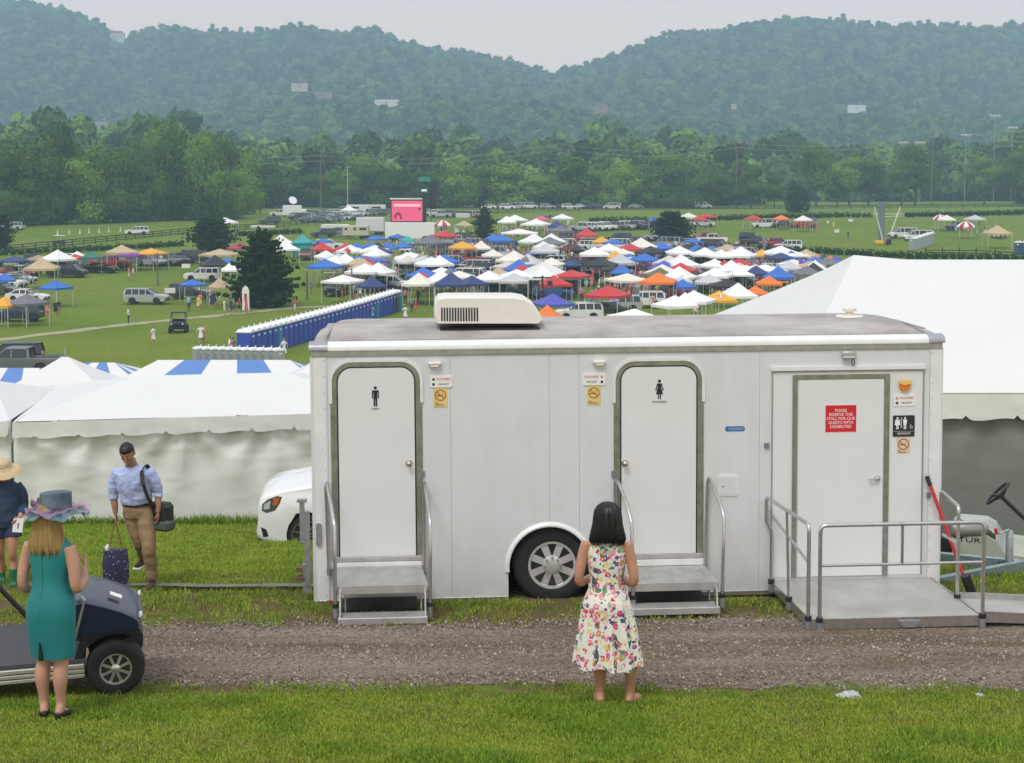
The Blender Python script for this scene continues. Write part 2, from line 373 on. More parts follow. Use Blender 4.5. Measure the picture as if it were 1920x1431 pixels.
# ------------------------------------------------------------------ foliage
def leaf_cloud(lobes, n, size, seed=0, shell=.55, flat=.0, core=True, tri=False):
    """leaf-sized faces spread through ellipsoid lobes: (cx,cy,cz,rx,ry,rz)"""
    rs=np.random.RandomState(seed); lb=np.array(lobes,float)
    vol=(lb[:,3]*lb[:,4]*lb[:,5])**(2/3.); pk=rs.choice(len(lb),n,p=vol/vol.sum())
    d=rs.normal(size=(n,3)); d/=np.linalg.norm(d,axis=1)[:,None]
    r=shell+(1.06-shell)*rs.rand(n)**.6
    c=lb[pk,:3]+d*r[:,None]*lb[pk,3:]
    nn=d+rs.normal(size=(n,3))*.32; nn[:,2]+=.15; nn/=np.linalg.norm(nn,axis=1)[:,None]
    a=np.cross(nn,rs.normal(size=(n,3))); a/=np.linalg.norm(a,axis=1)[:,None]; b=np.cross(nn,a)
    s=size*(.55+.9*rs.rand(n))[:,None]
    if tri:
        V=np.concatenate([c-a*s*.6,c+a*s*.6,c+b*s],1).reshape(-1,3); Fc=np.arange(n*3).reshape(-1,3)
    else:
        V=np.concatenate([c-a*s*.5,c+b*s*.35,c+a*s*.55,c-b*s*.35],1).reshape(-1,3); Fc=np.arange(n*4).reshape(-1,4)
    V=V.tolist(); Fc=Fc.tolist()
    if core:
        for (cx,cy,cz,rx,ry,rz) in lobes:
            base=len(V)
            for i in range(5):
                th=math.pi*(i+.5)/5
                for j in range(7):
                    ph=2*math.pi*j/7; k=.62*(.85+.3*rs.rand())
                    V.append((cx+k*rx*math.sin(th)*math.cos(ph),cy+k*ry*math.sin(th)*math.sin(ph),cz+k*rz*math.cos(th)))
            for i in range(4):
                for j in range(7): Fc.append((base+i*7+j,base+i*7+(j+1)%7,base+(i+1)*7+(j+1)%7,base+(i+1)*7+j))
    return V,Fc
def raw_mesh(name,V,Fc,m,smooth=False):
    me=bpy.data.meshes.new(name); me.from_pydata(V,[],Fc); me.materials.append(m)
    if smooth: me.polygons.foreach_set('use_smooth',[True]*len(me.polygons))
    me.update(); return me
M['leaf_a']=leaf_mat('leaf_deciduous',(.055,.125,.014),(.175,.285,.036))
M['leaf_b']=leaf_mat('leaf_dark',(.045,.105,.016),(.125,.215,.036))
M['leaf_far']=leaf_mat('leaf_hill',(.050,.115,.024),(.150,.250,.055),objvar=.5)
M['leaf_cedar']=leaf_mat('leaf_cedar',(.016,.036,.014),(.052,.088,.028),tr=.15,objvar=.1)
M['leaf_hedge']=leaf_mat('leaf_hedge',(.020,.045,.012),(.045,.085,.018),tr=.2,objvar=.1)
def crown_lobes(seed, W, H, n=9, bush=.0):
    r=random.Random(seed); out=[]
    for i in range(n):
        t=r.random(); z=H*(bush+(1-bush)*(.18+.72*t)); rad=W*.5*math.sin(math.pi*min(.97,.22+.72*t))**.7
        a=r.random()*6.283; q=rad*r.uniform(.25,.72)
        s=W*r.uniform(.18,.33)
        out.append((q*math.cos(a),q*math.sin(a),z,s*r.uniform(.9,1.3),s*r.uniform(.9,1.3),s*r.uniform(.75,1.05)))
    out.append((0,0,H*.52,W*.30,W*.30,H*.36)); return out
# crown prototypes, unit: metres
CROWN={}
for k in range(6):
    W,H=(11,14.5) if k<3 else (9,15) if k<5 else (13,13)
    V,Fc=leaf_cloud(crown_lobes(100+k,W,H,11,bush=.06 if k!=5 else 0),5200,.60,seed=k)
    CROWN[k]=raw_mesh('crown',V,Fc,M['leaf_a'] if k%2==0 else M['leaf_b'])
def trunk_mesh(seed,H=9,r=.32):
    q=random.Random(seed); mb=MB(); x=y=0; pts=[];rs=[]
    for i in range(6):
        pts.append((x,y,H*i/5)); rs.append(r*(1.35 if i==0 else 1-.14*i)); x+=q.uniform(-.2,.2); y+=q.uniform(-.2,.2)
    mb.tube(pts,rs,8)
    for i in range(6):
        z=H*q.uniform(.35,.9); a=q.random()*6.28; L=q.uniform(2.2,4.2)
        mb.tube([(0,0,z),(math.cos(a)*L*.5,math.sin(a)*L*.5,z+L*.35),(math.cos(a)*L,math.sin(a)*L,z+L*.8)],[r*.4,r*.26,r*.08],6)
    return mb.mesh('trunk',M['bark'],60)
TRUNK=[trunk_mesh(s) for s in range(3)]
def tree(px, py_base, py_top, wpx, k, label, group, Y=None, clear=None, name='tree', cmat=None):
    """clear: fraction of height of bare trunk"""
    p=on_ground(px,py_base) if Y is None else Vector((at_y(px,py_base,Y).x,Y,g(0,Y)))
    top=at_y(px,py_top,p.y).z; H=max(3.,top-p.z); Wd=wpx/pxm(p.y)
    o=empty(name,p,rng.random()*6.28,label,'tree',group)
    W0,H0=(11,14.5) if k<3 else (9,15) if k<5 else (13,13)
    cl=clear if clear is not None else -.20
    c=link('crown',CROWN[k],o,(0,0,H*cl),None,(Wd/W0,Wd/W0,H*(1-cl)/(H0*.97)))
    if cmat: c.material_slots[0].link='OBJECT'; c.material_slots[0].material=cmat
    link('trunk',TRUNK[k%3],o,(0,0,-.2),None,(Wd/11*.9,Wd/11*.9,H*.78/9))
    return o
# ---- geometry-node scatter: one 'stuff' object that places small variants on points
def scatter(name, pts, rots, scl, idx, variants, mat_=None):
    me=bpy.data.meshes.new(name); me.from_pydata([tuple(p) for p in pts],[],[])
    at=me.attributes.new('rot','FLOAT_VECTOR','POINT'); at.data.foreach_set('vector',np.asarray(rots,np.float32).ravel())
    at=me.attributes.new('scl','FLOAT_VECTOR','POINT'); at.data.foreach_set('vector',np.asarray(scl,np.float32).ravel())
    at=me.attributes.new('idx','INT','POINT'); at.data.foreach_set('value',np.asarray(idx,np.int32))
    o=link(name,me); tag(o,kind='stuff')
    gt=bpy.data.node_groups.new(name+'_nodes','GeometryNodeTree')
    gt.interface.new_socket('Geometry',in_out='INPUT',socket_type='NodeSocketGeometry'); gt.interface.new_socket('Geometry',in_out='OUTPUT',socket_type='NodeSocketGeometry')
    gi=gt.nodes.new('NodeGroupInput'); go=gt.nodes.new('NodeGroupOutput'); ip=gt.nodes.new('GeometryNodeInstanceOnPoints')
    jn=gt.nodes.new('GeometryNodeJoinGeometry')
    for v in reversed(variants):
        oi=gt.nodes.new('GeometryNodeObjectInfo'); oi.inputs['Object'].default_value=v; oi.inputs['As Instance'].default_value=True
        gt.links.new(oi.outputs['Geometry'],jn.inputs[0])
    def attr(nm,ty):
        a=gt.nodes.new('GeometryNodeInputNamedAttribute'); a.data_type=ty; a.inputs['Name'].default_value=nm; return a
    gt.links.new(gi.outputs[0],ip.inputs['Points']); gt.links.new(jn.outputs[0],ip.inputs['Instance']); ip.inputs['Pick Instance'].default_value=True
    gt.links.new(attr('idx','INT').outputs['Attribute'],ip.inputs['Instance Index'])
    e2r=gt.nodes.new('FunctionNodeEulerToRotation'); gt.links.new(attr('rot','FLOAT_VECTOR').outputs['Attribute'],e2r.inputs[0])
    gt.links.new(e2r.outputs[0],ip.inputs['Rotation']); gt.links.new(attr('scl','FLOAT_VECTOR').outputs['Attribute'],ip.inputs['Scale'])
    gt.links.new(ip.outputs[0],go.inputs[0])
    md=o.modifiers.new('scatter','NODES'); md.node_group=gt
    return o
def variant(name, me): return bpy.data.objects.new(name, me)   # kept out of the scene, used only by scatter
# hillside forest
fv=[]
for k in range(8):
    V,Fc=leaf_cloud(crown_lobes(300+k,(11,9,13,10,12,8,11,14)[k],(10.5,12.5,9.5,11,10,13,9,10)[k],(7,6,10,5,8,6,9,11)[k]),800,1.15,seed=50+k,tri=True)
    fv.append(variant('hill_crown',raw_mesh('hill_crown',V,Fc,M['leaf_far'])))
P=[];rt=[];sc_=[];ix=[]
rs=np.random.RandomState(5)
HOUSES=[(220,62,1770,'cream'),(562,152,1400,'tan'),(606,168,1380,'brown'),(84,218,1080,'brick'),(186,224,1070,'grey'),(725,182,1230,'white'),(1126,193,1230,'brick'),(1606,192,1300,'white'),(1376,188,1280,'tan')]
def hidden_house(px,py,Y):
    for hx,hy,hY,_ in HOUSES:
        if abs(px-hx)<17 and 5<py-hy+18<36 and Y<hY+10 and Y>hY-240: return True
    return False
y=930.
while y<1960:
    stp=8.0+(y-930)*.0014
    x=-.47*y
    while x<.47*y:
        xx=x+rs.uniform(-4.4,4.4); yy=y+rs.uniform(-4.4,4.4)
        z=hill_z(xx,yy); s=rs.choice([.5,.7,.85,1.,1.15,1.35])*rs.uniform(.85,1.15)*(.86+.25*mnoise.noise(Vector((xx*.006,yy*.006,9))))
        q=proj((xx,yy,z+9*s))
        if not hidden_house(q[0],q[1],yy):
            P.append((xx,yy,z-1.5)); rt.append((0,0,rs.rand()*6.28)); sc_.append((s,s,s*rs.uniform(.8,1.08))); ix.append(rs.randint(8))
        x+=stp
    y+=stp
fo=scatter('hillside_forest',P,rt,sc_,ix,fv); tag(fo,'hazy green woodland covering both hills behind the valley','forest')
# valley woodland between the tree line and the hill foot
P=[];rt=[];sc_=[];ix=[]
TOPS=[(-400,255),(0,250),(60,238),(130,243),(200,262),(260,250),(330,232),(390,238),(430,262),(480,300),(560,285),(640,296),(700,282),(800,288),(900,300),(980,306),(1050,300),(1130,284),(1250,288),(1330,282),(1400,300),(1500,298),(1600,300),(1700,295),(1800,290),(1920,285),(2300,280)]
for Y in np.arange(478,700,11.):
    x=-.50*Y
    while x<.50*Y:
        xx=x+rs.uniform(-4,4); yy=Y+rs.uniform(-5,5); px=960+F_PX*xx/yy
        if 1400<px<1930 and yy<585: x+=9; continue
        top=lerp_(TOPS,px)-26*(Y-478)/222.*(1 if px>440 else -.35)+rs.uniform(-10,20); z=g(xx,yy)
        H=CAMZ+(350-top)/F_PX*yy-z; H=min(max(H,8),34)*rs.uniform(.8,1.04); s=H/11.
        P.append((xx,yy,z-.5)); rt.append((0,0,rs.rand()*6.28)); sc_.append((s*rs.uniform(.75,1.),s*rs.uniform(.75,1.),s)); ix.append(rs.randint(8))
        x+=10.5
    # understory
fo=scatter('valley_woodland',P,rt,sc_,ix,fv); tag(fo,'dense green wood filling the valley floor below the hills','forest')
# scrub along the foot of the left-hand wood
LT=[]   # individual front trees: (px, base, top, width, kind)
q=random.Random(3)
for px in range(-38,470,32):
    basey=424-(px/470.)*14 if px>0 else 426
    for lay in range(2):
        LT.append((px+q.uniform(-12,12)+lay*17, basey-9*lay, lerp_(TOPS,px)+q.uniform(4,44)+(26 if lay==0 else -6), q.uniform(70,100), q.choice([0,1,2,3,5]), None))
for px in range(480,1330,38):
    LT.append((px+q.uniform(-12,12), 391-q.uniform(0,3), lerp_(TOPS,px)+q.uniform(4,40), q.uniform(64,104), q.choice([0,1,2,3,4,5]), None))
RT=[(1408,391,314,52,3),(1452,390,326,44,4),(1530,388,272,78,0),(1240,388,292,110,2),(1330,389,312,70,1),(1592,386,298,66,2),(1628,386,306,74,0),(1690,385,300,60,1),(1715,385,278,74,3),(1845,385,296,66,2),(1905,384,288,60,0),(1570,386,330,40,4),(1960,386,280,80,1),(1290,389,305,70,0),(1368,390,335,36,3)]
LM=[(-200,'at the left picture edge'),(60,'left of the white car by the paddock fence'),(300,'behind the fenced paddock, left of the broad dark cedar'),(440,'above the broad dark cedar'),(560,'behind the parked cars left of the pink screen'),(700,'behind the white coaches left of the pink screen'),(840,'behind the black loudspeaker column'),(930,'above the small conical cedar'),(1060,'right of the small conical cedar'),(1180,'above the middle of the canopy field'),(1300,'left of the clipped round tree on the right')]
LT.sort(key=lambda t:t[0])
ords=['first','second','third','fourth','fifth','sixth','seventh','eighth','ninth','tenth','eleventh','twelfth','thirteenth','fourteenth','fifteenth','sixteenth','seventeenth','eighteenth','nineteenth','twentieth']
def ordn(i): return ords[i] if i<len(ords) else '%dth'%(i+1)
cnt={}
for (px,b,t_,wd,k,_) in LT:
    lm=max([l for l in LM if l[0]<=px] or [LM[0]],key=lambda l:l[0])[1]
    i=cnt.get(lm,0); cnt[lm]=i+1
    tree(px,b,t_,wd,k,'%s leafy tree from the left %s'%(ordn(i),lm),'trees along the front of the valley wood')
RT.sort()
for i,(px,b,t_,wd,k) in enumerate(RT):
    tree(px,b,t_,wd,k,'%s tree with bare lower trunk from the left along the far racetrack rail'%ordn(i),'trees beside the far racetrack rail',clear=.14)
# clipped round tree
V,Fc=leaf_cloud([(0,0,2.6,4.0,4.0,3.6),(0,0,5.0,3.3,3.3,3.4)],4200,.42,seed=9,shell=.85)
p=on_ground(1495,399); o=empty('clipped_tree',p,0,'clipped dark egg-shaped tree standing on the racetrack verge','tree')
s=(46/pxm(p.y))/8.0; link('crown',raw_mesh('crown',V,Fc,M['leaf_hedge']),o,(0,0,0),None,(s,s,(at_y(1495,349,p.y).z-p.z)/8.3)); link('trunk',TRUNK[0],o,(0,0,-.2),None,(.6,.6,.3))
# cedars: layered sprays on a tapered outline
def cedar(px,base,top,wpx,label,seed,round_=False,n=9000):
    p=on_ground(px,base); H=at_y(px,top,p.y).z-p.z; W=wpx/pxm(p.y)
    r=random.Random(seed); lobes=[]
    NB=120
    for i in range(NB):
        t=(i+.5)/NB; z=H*(.03+.90*t)
        prof=(math.sin(math.pi*(.14+.82*t))**.6 if round_ else (1-t)**.46*min(1,.78+t*2.2)+.015)
        a=i*2.4+r.uniform(-.4,.4); rad=W*.5*prof*r.uniform(.55,1.16); lift=r.uniform(.02,.10)*H*(1 if not round_ else .7)
        for k in range(4):
            q_=.45+.55*k/3; sz=W*(.075-.014*k)*(1 if round_ else .6+.4*(1-t))*r.uniform(.8,1.2)
            lobes.append((math.cos(a)*rad*q_,math.sin(a)*rad*q_,z+lift*q_*q_,sz,sz,sz*.75))
    lobes.append((0,0,H*.40,W*.28,W*.28,H*.36))
    V,Fc=leaf_cloud(lobes,n,.30*W/9,seed=seed,shell=.2)
    # drooping spray tips along the outline
    o=empty('cedar_tree',p,0,label,'tree'); link('crown',raw_mesh('crown',V,Fc,M['leaf_cedar']),o)
    mb=MB(); mb.tube([(0,0,-.2),(0,0,H*.5),(0,0,H*.94)],[W*.03,W*.018,.02],8); mb.build('trunk',M['bark'],o,smooth=60)
    return o
cedar(492,575,430,158,'large dark conical cedar standing beside the blue toilet row',1,n=15000)
cedar(398,477,405,98,'broad rounded dark cedar in front of the paddock fence',2,True)
cedar(908,452,386,56,'small conical cedar right of the pink screen',3,n=6000)
cedar(1260,464,396,88,'rounded dark cedar among the canopies right of centre',4,True)
cedar(2,470,398,60,'dark cedar cut by the left picture edge behind the canopies',5,True)
# hedges
def hedge(pts,h,wd,label,seed,name='hedge',dens=26):
    P_=[Vector(p) for p in pts]; lobes=[]; L=0
    r=random.Random(seed)
    for a,b in zip(P_[:-1],P_[1:]):
        n=max(2,int((b-a).length/1.3)); L+=(b-a).length
        for i in range(n):
            c=a.lerp(b,i/n); lobes.append((c.x+r.uniform(-.1,.1),c.y+r.uniform(-.2,.2),g(0,c.y)+h*.45,1.0,wd*.6,h*r.uniform(.5,.62)))
    n=int(min(L*dens,14000)); V,Fc=leaf_cloud(lobes,n,.42,seed=seed,shell=.8)
    o=link(name,raw_mesh(name,V,Fc,M['leaf_hedge'])); tag(o,label,'hedge')
hedge([on_ground(1300,468),on_ground(1480,474),on_ground(1720,487),on_ground(1990,492)],1.3,1.2,'long low hedge behind the right-hand white tent ridge',1)
hedge([on_ground(1105,462),on_ground(1215,464)],1.3,1.2,'short dark hedge left of the rounded right-hand cedar',2)
hedge([on_ground(1325,415),on_ground(1580,408),on_ground(1640,409)],1.5,1.5,'long hedge jump behind the red and orange canopies on the right field',3)
hedge([on_ground(1110,418),on_ground(1220,417)],1.5,1.3,'low hedge jump left of the rounded right-hand cedar, behind cars',4)
hedge([on_ground(-40,482),on_ground(180,472),on_ground(352,462)],1.2,1.2,'low hedge in front of the left paddock fence',5)
hedge([on_ground(450,444),on_ground(572,438)],1.2,1.2,'low hedge behind the teal booth',6)
hedge([on_ground(1700,408),on_ground(1960,402)],1.5,1.5,'hedge jump behind the striped umbrellas at far right',7)
hedge([on_ground(885,424),on_ground(945,420)],1.2,1.2,'short hedge right of the small conical cedar',8)
# ------------------------------------------------------------------ houses on the hills
M['roof_brown']=mat('roof_shingle',(.13,.095,.08),.9,var=.2,vscale=2); M['roof_grey']=mat('roof_grey',(.15,.15,.16),.9,var=.2,vscale=2); M['roof_red']=mat('roof_red',(.36,.16,.11),.9,var=.15,vscale=2)
HC={'cream':((.72,.66,.58),'roof_red'),'tan':((.62,.53,.40),'roof_brown'),'brown':((.30,.24,.20),'roof_brown'),'brick':((.36,.20,.16),'roof_grey'),'grey':((.42,.38,.37),'roof_grey'),'white':((.80,.79,.76),'roof_brown')}
M['window']=mat('house_window',(.03,.04,.05),.2,var=0); M['trim']=mat('house_trim',(.82,.81,.79),.6,var=.03)
HL={0:'cream house with red roof on the left ridge line',1:'tan house high on the wooded slope left of centre',2:'brown-roofed house beside the tan house on the slope',3:'red brick house at far left with white chimneys',4:'grey gabled house at the foot of the left hill',5:'white and grey long house on the middle slope',6:'red brick house with tall white chimneys right of centre',7:'white house with arched doorway on the right hill',8:'small tan house left of the white arched house'}
for i,(px,py,Y,c) in enumerate(HOUSES[:9]):
    d=ray(px,py+10); 
    p=at_y(px,py+12,Y); sc=1/pxm(Y)*(.62 if i==8 else 1.0); Wd={0:26,1:30,2:34,3:34,4:40,5:44,6:24,7:32,8:14}[i]; Hh={0:11,3:10,6:8}.get(i,7)
    o=empty('house',(p.x,p.y,p.z),0,HL[i],'house','houses on the hillsides'); o.scale=(sc,)*3
    wm=M.get('hw_'+c) or mat('house_wall_'+c,HC[c][0],.85,var=.08,vscale=1.); M['hw_'+c]=wm
    mb=MB(); mb.box((0,0,Hh/2-4),(Wd,9,Hh+8)); mb.box((-Wd*.28,-5.2,Hh/2-4),(Wd*.34,3,Hh+8)); mb.build('wall',wm,o)
    rf=MB(); rf.prism([(-Wd/2-.6,Hh),(Wd/2+.6,Hh),(Wd*.3,Hh+4.2),(-Wd*.3,Hh+4.2)],-5.0,5.0,'Y'); rf.prism([(-Wd*.47,Hh),(-Wd*.09,Hh),(-Wd*.28,Hh+3.6)],-7.2,0,'Y')
    ro=rf.build('roof',M[HC[c][1]],o)
    mb=MB(); mb.box((Wd*.22,1,Hh+3.4),(1.1,1.1,5.4)); mb.box((Wd*.22,1,Hh+6.2),(1.4,1.4,.4)); mb.build('chimney',M['trim'] if c in('brick','white','grey') else wm,ro)
    if i in(3,6): MB().box((-Wd*.32,1,Hh+3.4),(1.1,1.1,5.4)).build('chimney',M['trim'],ro)
    for j in range(4):
        for lv in range(2 if Hh>7 else 1):
            x=(-.36,-.2,.12,.34)[j]*Wd; y=-6.75 if j<2 else -4.55
            wn=MB().box((x,y,1.9+3.4*lv),(1.3,.12,1.9)).build('window',M['window'],o); MB().box((x,y+.0,1.9+3.4*lv-1.08),(1.6,.3,.18)).build('sill',M['trim'],wn)
    mb=MB(); mb.prism(rrect(-.9+Wd*.0,.9,-.2,3.2,.88,5,(0,0,1,1)),-4.72,-4.5,'Y'); mb.build('door',M['window'],o)
# ------------------------------------------------------------------ restroom trailer
def skin_mat():
    m=mat('trailer_skin',(.685,.71,.735),.32,var=.03,vscale=1.3,coat=.25,bump=.10,bscale=1.1); t=m.node_tree; b=t.nodes['Principled BSDF']; co=t.nodes['Texture Coordinate']
    mp=t.nodes.new('ShaderNodeMapping'); mp.inputs['Scale'].default_value=(2.6,1,.5); n=t.nodes.new('ShaderNodeTexNoise'); n.inputs['Scale'].default_value=1.6; n.inputs['Detail'].default_value=8; n.inputs['Roughness'].default_value=.7
    t.links.new(co.outputs['Object'],mp.inputs[0]); t.links.new(mp.outputs[0],n.inputs['Vector']); r=t.nodes.new('ShaderNodeValToRGB'); t.links.new(n.outputs['Fac'],r.inputs[0]); e=r.color_ramp.elements; e[0].position=.30; e[0].color=(.945,.94,.925,1); e[1].position=.56; e[1].color=(1,1,1,1)
    x=t.nodes.new('ShaderNodeMix'); x.data_type='RGBA'; x.blend_type='MULTIPLY'; x.inputs['Factor'].default_value=1; t.links.new(b.inputs['Base Color'].links[0].from_socket,x.inputs['A']); t.links.new(r.outputs[0],x.inputs['B'])
    # splashed road dirt low on the skin, uneven
    sz=t.nodes.new('ShaderNodeSeparateXYZ'); t.links.new(co.outputs['Object'],sz.inputs[0]); d=t.nodes.new('ShaderNodeMapRange'); d.inputs['From Min'].default_value=.75; d.inputs['From Max'].default_value=.05; t.links.new(sz.outputs['Z'],d.inputs['Value'])
    n2=t.nodes.new('ShaderNodeTexNoise'); n2.inputs['Scale'].default_value=5; n2.inputs['Detail'].default_value=9; t.links.new(co.outputs['Object'],n2.inputs['Vector']); mu=t.nodes.new('ShaderNodeMath'); mu.operation='MULTIPLY'; t.links.new(d.outputs[0],mu.inputs[0]); t.links.new(n2.outputs['Fac'],mu.inputs[1])
    m2=t.nodes.new('ShaderNodeMath'); m2.operation='MULTIPLY'; m2.inputs[1].default_value=.55; t.links.new(mu.outputs[0],m2.inputs[0])
    y=t.nodes.new('ShaderNodeMix'); y.data_type='RGBA'; t.links.new(m2.outputs[0],y.inputs['Factor']); t.links.new(x.outputs['Result'],y.inputs['A']); y.inputs['B'].default_value=(.42,.39,.33,1); t.links.new(y.outputs['Result'],b.inputs['Base Color']); return m
M['tr_white']=skin_mat()
M['tr_door']=mat('door_white',(.73,.75,.75),.38,var=.02,vscale=2.)
M['tr_trim']=mat('trim_white',(.76,.77,.77),.3,var=.05,vscale=5)
M['tr_roof']=mat('roof_membrane',(.30,.27,.255),.75,col2=(.47,.44,.415),vscale=1.7,thr=(.34,.66),detail=8)
M['tr_cap']=mat('cast_corner',(.40,.41,.44),.4,metal=.6,var=.1,vscale=9)
M['frame_alu']=mat('door_frame_alu',(.34,.35,.30),.42,metal=.55,col2=(.22,.23,.17),vscale=7)
M['drip']=mat('drip_rail',(.38,.39,.36),.5,metal=.5,var=.15,vscale=10)
M['step_alu']=mat('step_alu',(.42,.41,.39),.45,metal=.45,col2=(.55,.54,.52),vscale=5)
M['plank_alu']=mat('platform_alu',(.40,.39,.36),.5,metal=.35,col2=(.54,.53,.50),vscale=2.2,bump=.15,bscale=140)
M['cream']=mat('cream_plastic',(.78,.75,.66),.4,var=.03)
M['amber']=mat('amber_lens',(.75,.22,.02),.2,var=.1); M['amber2']=mat('amber_cap',(.85,.55,.20),.3,var=.05)
M['sign_white']=mat('sign_white',(.82,.82,.80),.4,var=.02); M['sign_red']=mat('sign_red',(.62,.015,.03),.4,var=.04); M['ink']=mat('ink_black',(.02,.02,.025),.5,var=0)
M['ink_red']=mat('ink_red',(.55,.06,.06),.5,var=0); M['ink_white']=mat('ink_white',(.85,.85,.85),.5,var=0); M['sign_yellow']=mat('sticker_yellow',(.72,.56,.20),.5,var=.08); M['ink_rust']=mat('ink_rust',(.42,.10,.02),.5,var=0)
M['sign_peach']=mat('sticker_peach',(.72,.60,.44),.5,var=.06)
M['badge']=mat('badge_blue',(.05,.14,.34),.3,var=.15); M['lock']=mat('lock_grey',(.24,.28,.33),.4,metal=.5,var=.1)
M['dark_void']=mat('dark_void',(.012,.012,.013),.9,var=0)
M['red_paint']=mat('red_paint',(.50,.02,.03),.35,var=.08)
def text_mesh(txt,size,thick=.0006,align='CENTER',sx=1.0,lines=1.0):
    cu=bpy.data.curves.new('txt','FONT'); cu.body=txt; cu.size=size; cu.extrude=thick; cu.align_x=align; cu.align_y='CENTER'; cu.space_line=lines; cu.resolution_u=3
    o=bpy.data.objects.new('txt',cu); me=bake(o)
    for v in me.vertices: v.co.x*=sx
    return me
def lettering(name,txt,size,m,parent,loc,sx=1.0,lines=1.0,rot=(math.pi/2,0,0),align='CENTER'):
    me=text_mesh(txt,size,.0008,align,sx,lines); me.materials.clear(); me.materials.append(m); return link(name,me,parent,loc,rot)
TY=R(3.5); TR=R(-.35)
T=empty('restroom_trailer',(0,0,0),0,'long white restroom trailer with three doors, steps and a ramp','trailer')
_p=at_y(588,1120,14.15)
T.location=(_p.x,14.15,0.0); T.rotation_euler=(0,TR,TY)
TM=Matrix.Translation(T.location)@Euler((0,TR,TY)).to_matrix().to_4x4(); TI=TM.inverted()
def U(px,py,w=0.0):
    """line of sight -> (along, up) on the trailer's front plane, w metres in front of it"""
    o=TI@Vector((0,0,CAMZ)); d=TI.to_3x3()@ray(px,py); t=(-w-o.y)/d.y; q=o+d*t; return q.x,q.z
def UH(px,py,h):
    """line of sight -> (along, out) on a level plane h above the trailer's foot"""
    o=TI@Vector((0,0,CAMZ)); d=TI.to_3x3()@ray(px,py); t=(h-o.z)/d.z; q=o+d*t; return q.x,-q.y
L=U(1767,800)[0]; Z0=U(1100,1122)[1]; ZS=U(1100,662)[1]; ZT=U(1100,652)[1]; DEP=2.42
wcx,wcz=U(1036,1062); wr=U(1036,1062)[1]-U(1036,1134)[1]; AR=(U(1108,1060)[0]-U(953,1060)[0])/2; acx=(U(1108,1060)[0]+U(953,1060)[0])/2; acz=wcz
def arch_bottom(u):
    d=u-acx
    return max(Z0, acz+math.sqrt(max(0,AR*AR-d*d))) if abs(d)<AR else Z0
def low_edge(u0,u1):
    us=sorted(set([u0,u1]+[acx+AR*math.cos(R(a)) for a in range(0,181,6) if u0<acx+AR*math.cos(R(a))<u1]))
    out=[]
    for u in us:
        if abs(abs(u-acx)-AR)<1e-6: out+= [(u,Z0),(u,acz)] if u<acx else [(u,acz),(u,Z0)]
        else: out.append((u,arch_bottom(u)))
    return out
# body shell with the wheel arch cut through
MB().prism(low_edge(.012,L-.012)+[(L-.012,ZT),(.012,ZT)],.014,DEP,'Y').build('body',M['tr_white'],T)
MB().box((acx,.6,acz+.02),(AR*1.96,.05,AR*2.1)).build('wheel_well',M['dark_void'],T)
# skin panels with fine joints
seams=[.0]+[U(p,800)[0] for p in (615,845,1030,1086,1424,1742)]+[L]
for a,b in zip(seams[:-1],seams[1:]):
    lo=low_edge(a+.0012,b-.0012)
    MB().prism(lo+[(b-.0012,ZS),(a+.0012,ZS)],-.001,.0135,'Y').build('wall_panel',M['tr_white'],T)
for px in (601,1753):
    u=U(px,800)[0]; m=MB()
    m.prism(rrect(u-.062,u+.062,Z0+.01,ZT,.02,3),-.006,-.0015,'Y'); m.build('corner_trim',M['tr_trim'],T)
    m=MB()
    for k in range(16): m.lathe([(.0055,-.0105),(.0055,-.0062)],6,'Y',(u+(.045 if px<900 else -.045),0,Z0+.1+k*(ZT-Z0-.2)/15))
    m.build('rivet_row',M['tr_cap'],T)
# bottom rail
m=MB()
for a,b in ((.01,acx-AR-.005),(acx+AR+.005,L-.01)): m.box(((a+b)/2,-.006,Z0+.02),(b-a,.012,.05),b=.003)
m.build('bottom_rail',M['alu'],T)
# drip rail (its grey stands in for the shadow strip there), rounded top rail, arched roof
MB().box((L/2,-.008,(ZS+ZT)/2+.002),(L-.03,.018,ZT-ZS+.006),b=.004).build('drip_rail',M['drip'],T)
ZR=U(1100,634,-.10)[1]
prof=[(.02,ZT+.002),(-.022,ZT+.002),(-.024,ZT+.02)]+[(.10-.12*math.cos(R(a)),ZT+.03+(ZR-ZT-.03)*math.sin(R(a))) for a in range(0,91,10)]+[(.12,ZR-.03)]
c0,c1=U(614,650)[0],U(1741,650)[0]
MB().prism(prof,c0,c1,'X').build('top_rail',M['tr_trim'],T,smooth=40)
for a,b in ((-.008,c0-.001),(c1+.001,L+.008)):
    pr=[(y-.006,z+.004) for y,z in prof]; MB().prism(pr+[],a,b,'X').build('corner_cap',M['tr_cap'],T,smooth=40)
NS=14
def roof_z(y): t=(y-.10)/(DEP-.10); return ZR+.004+.075*math.sin(math.pi*min(1,max(0,t)))**.8
m=MB(); ring=[]
for i,u in enumerate(np.linspace(.03,L-.03,40)):
    e=min(u-.03,L-.03-u); fall=.10*max(0,1-e/.28)**2
    ring.append([(u,.10+(DEP-.2)*k/NS,roof_z(.10+(DEP-.2)*k/NS)-fall*(k/NS)*1.0-fall*.2+.006*mnoise.noise(Vector((u*2,k*.4,0)))) for k in range(NS+1)])
m.loft(ring,0,False,False); m.loft([[(u,.11,ZR-.03),(u,DEP-.1,ZR-.03)] for u in (.03,L-.03)],0,False,False)
m.build('roof',M['tr_roof'],T,smooth=60)
m=MB(); 
for u in np.arange(c0+.05,c1,.14): m.lathe([(.008,ZR+.003),(.006,ZR+.014)],6,'Z',(u,.115,0))
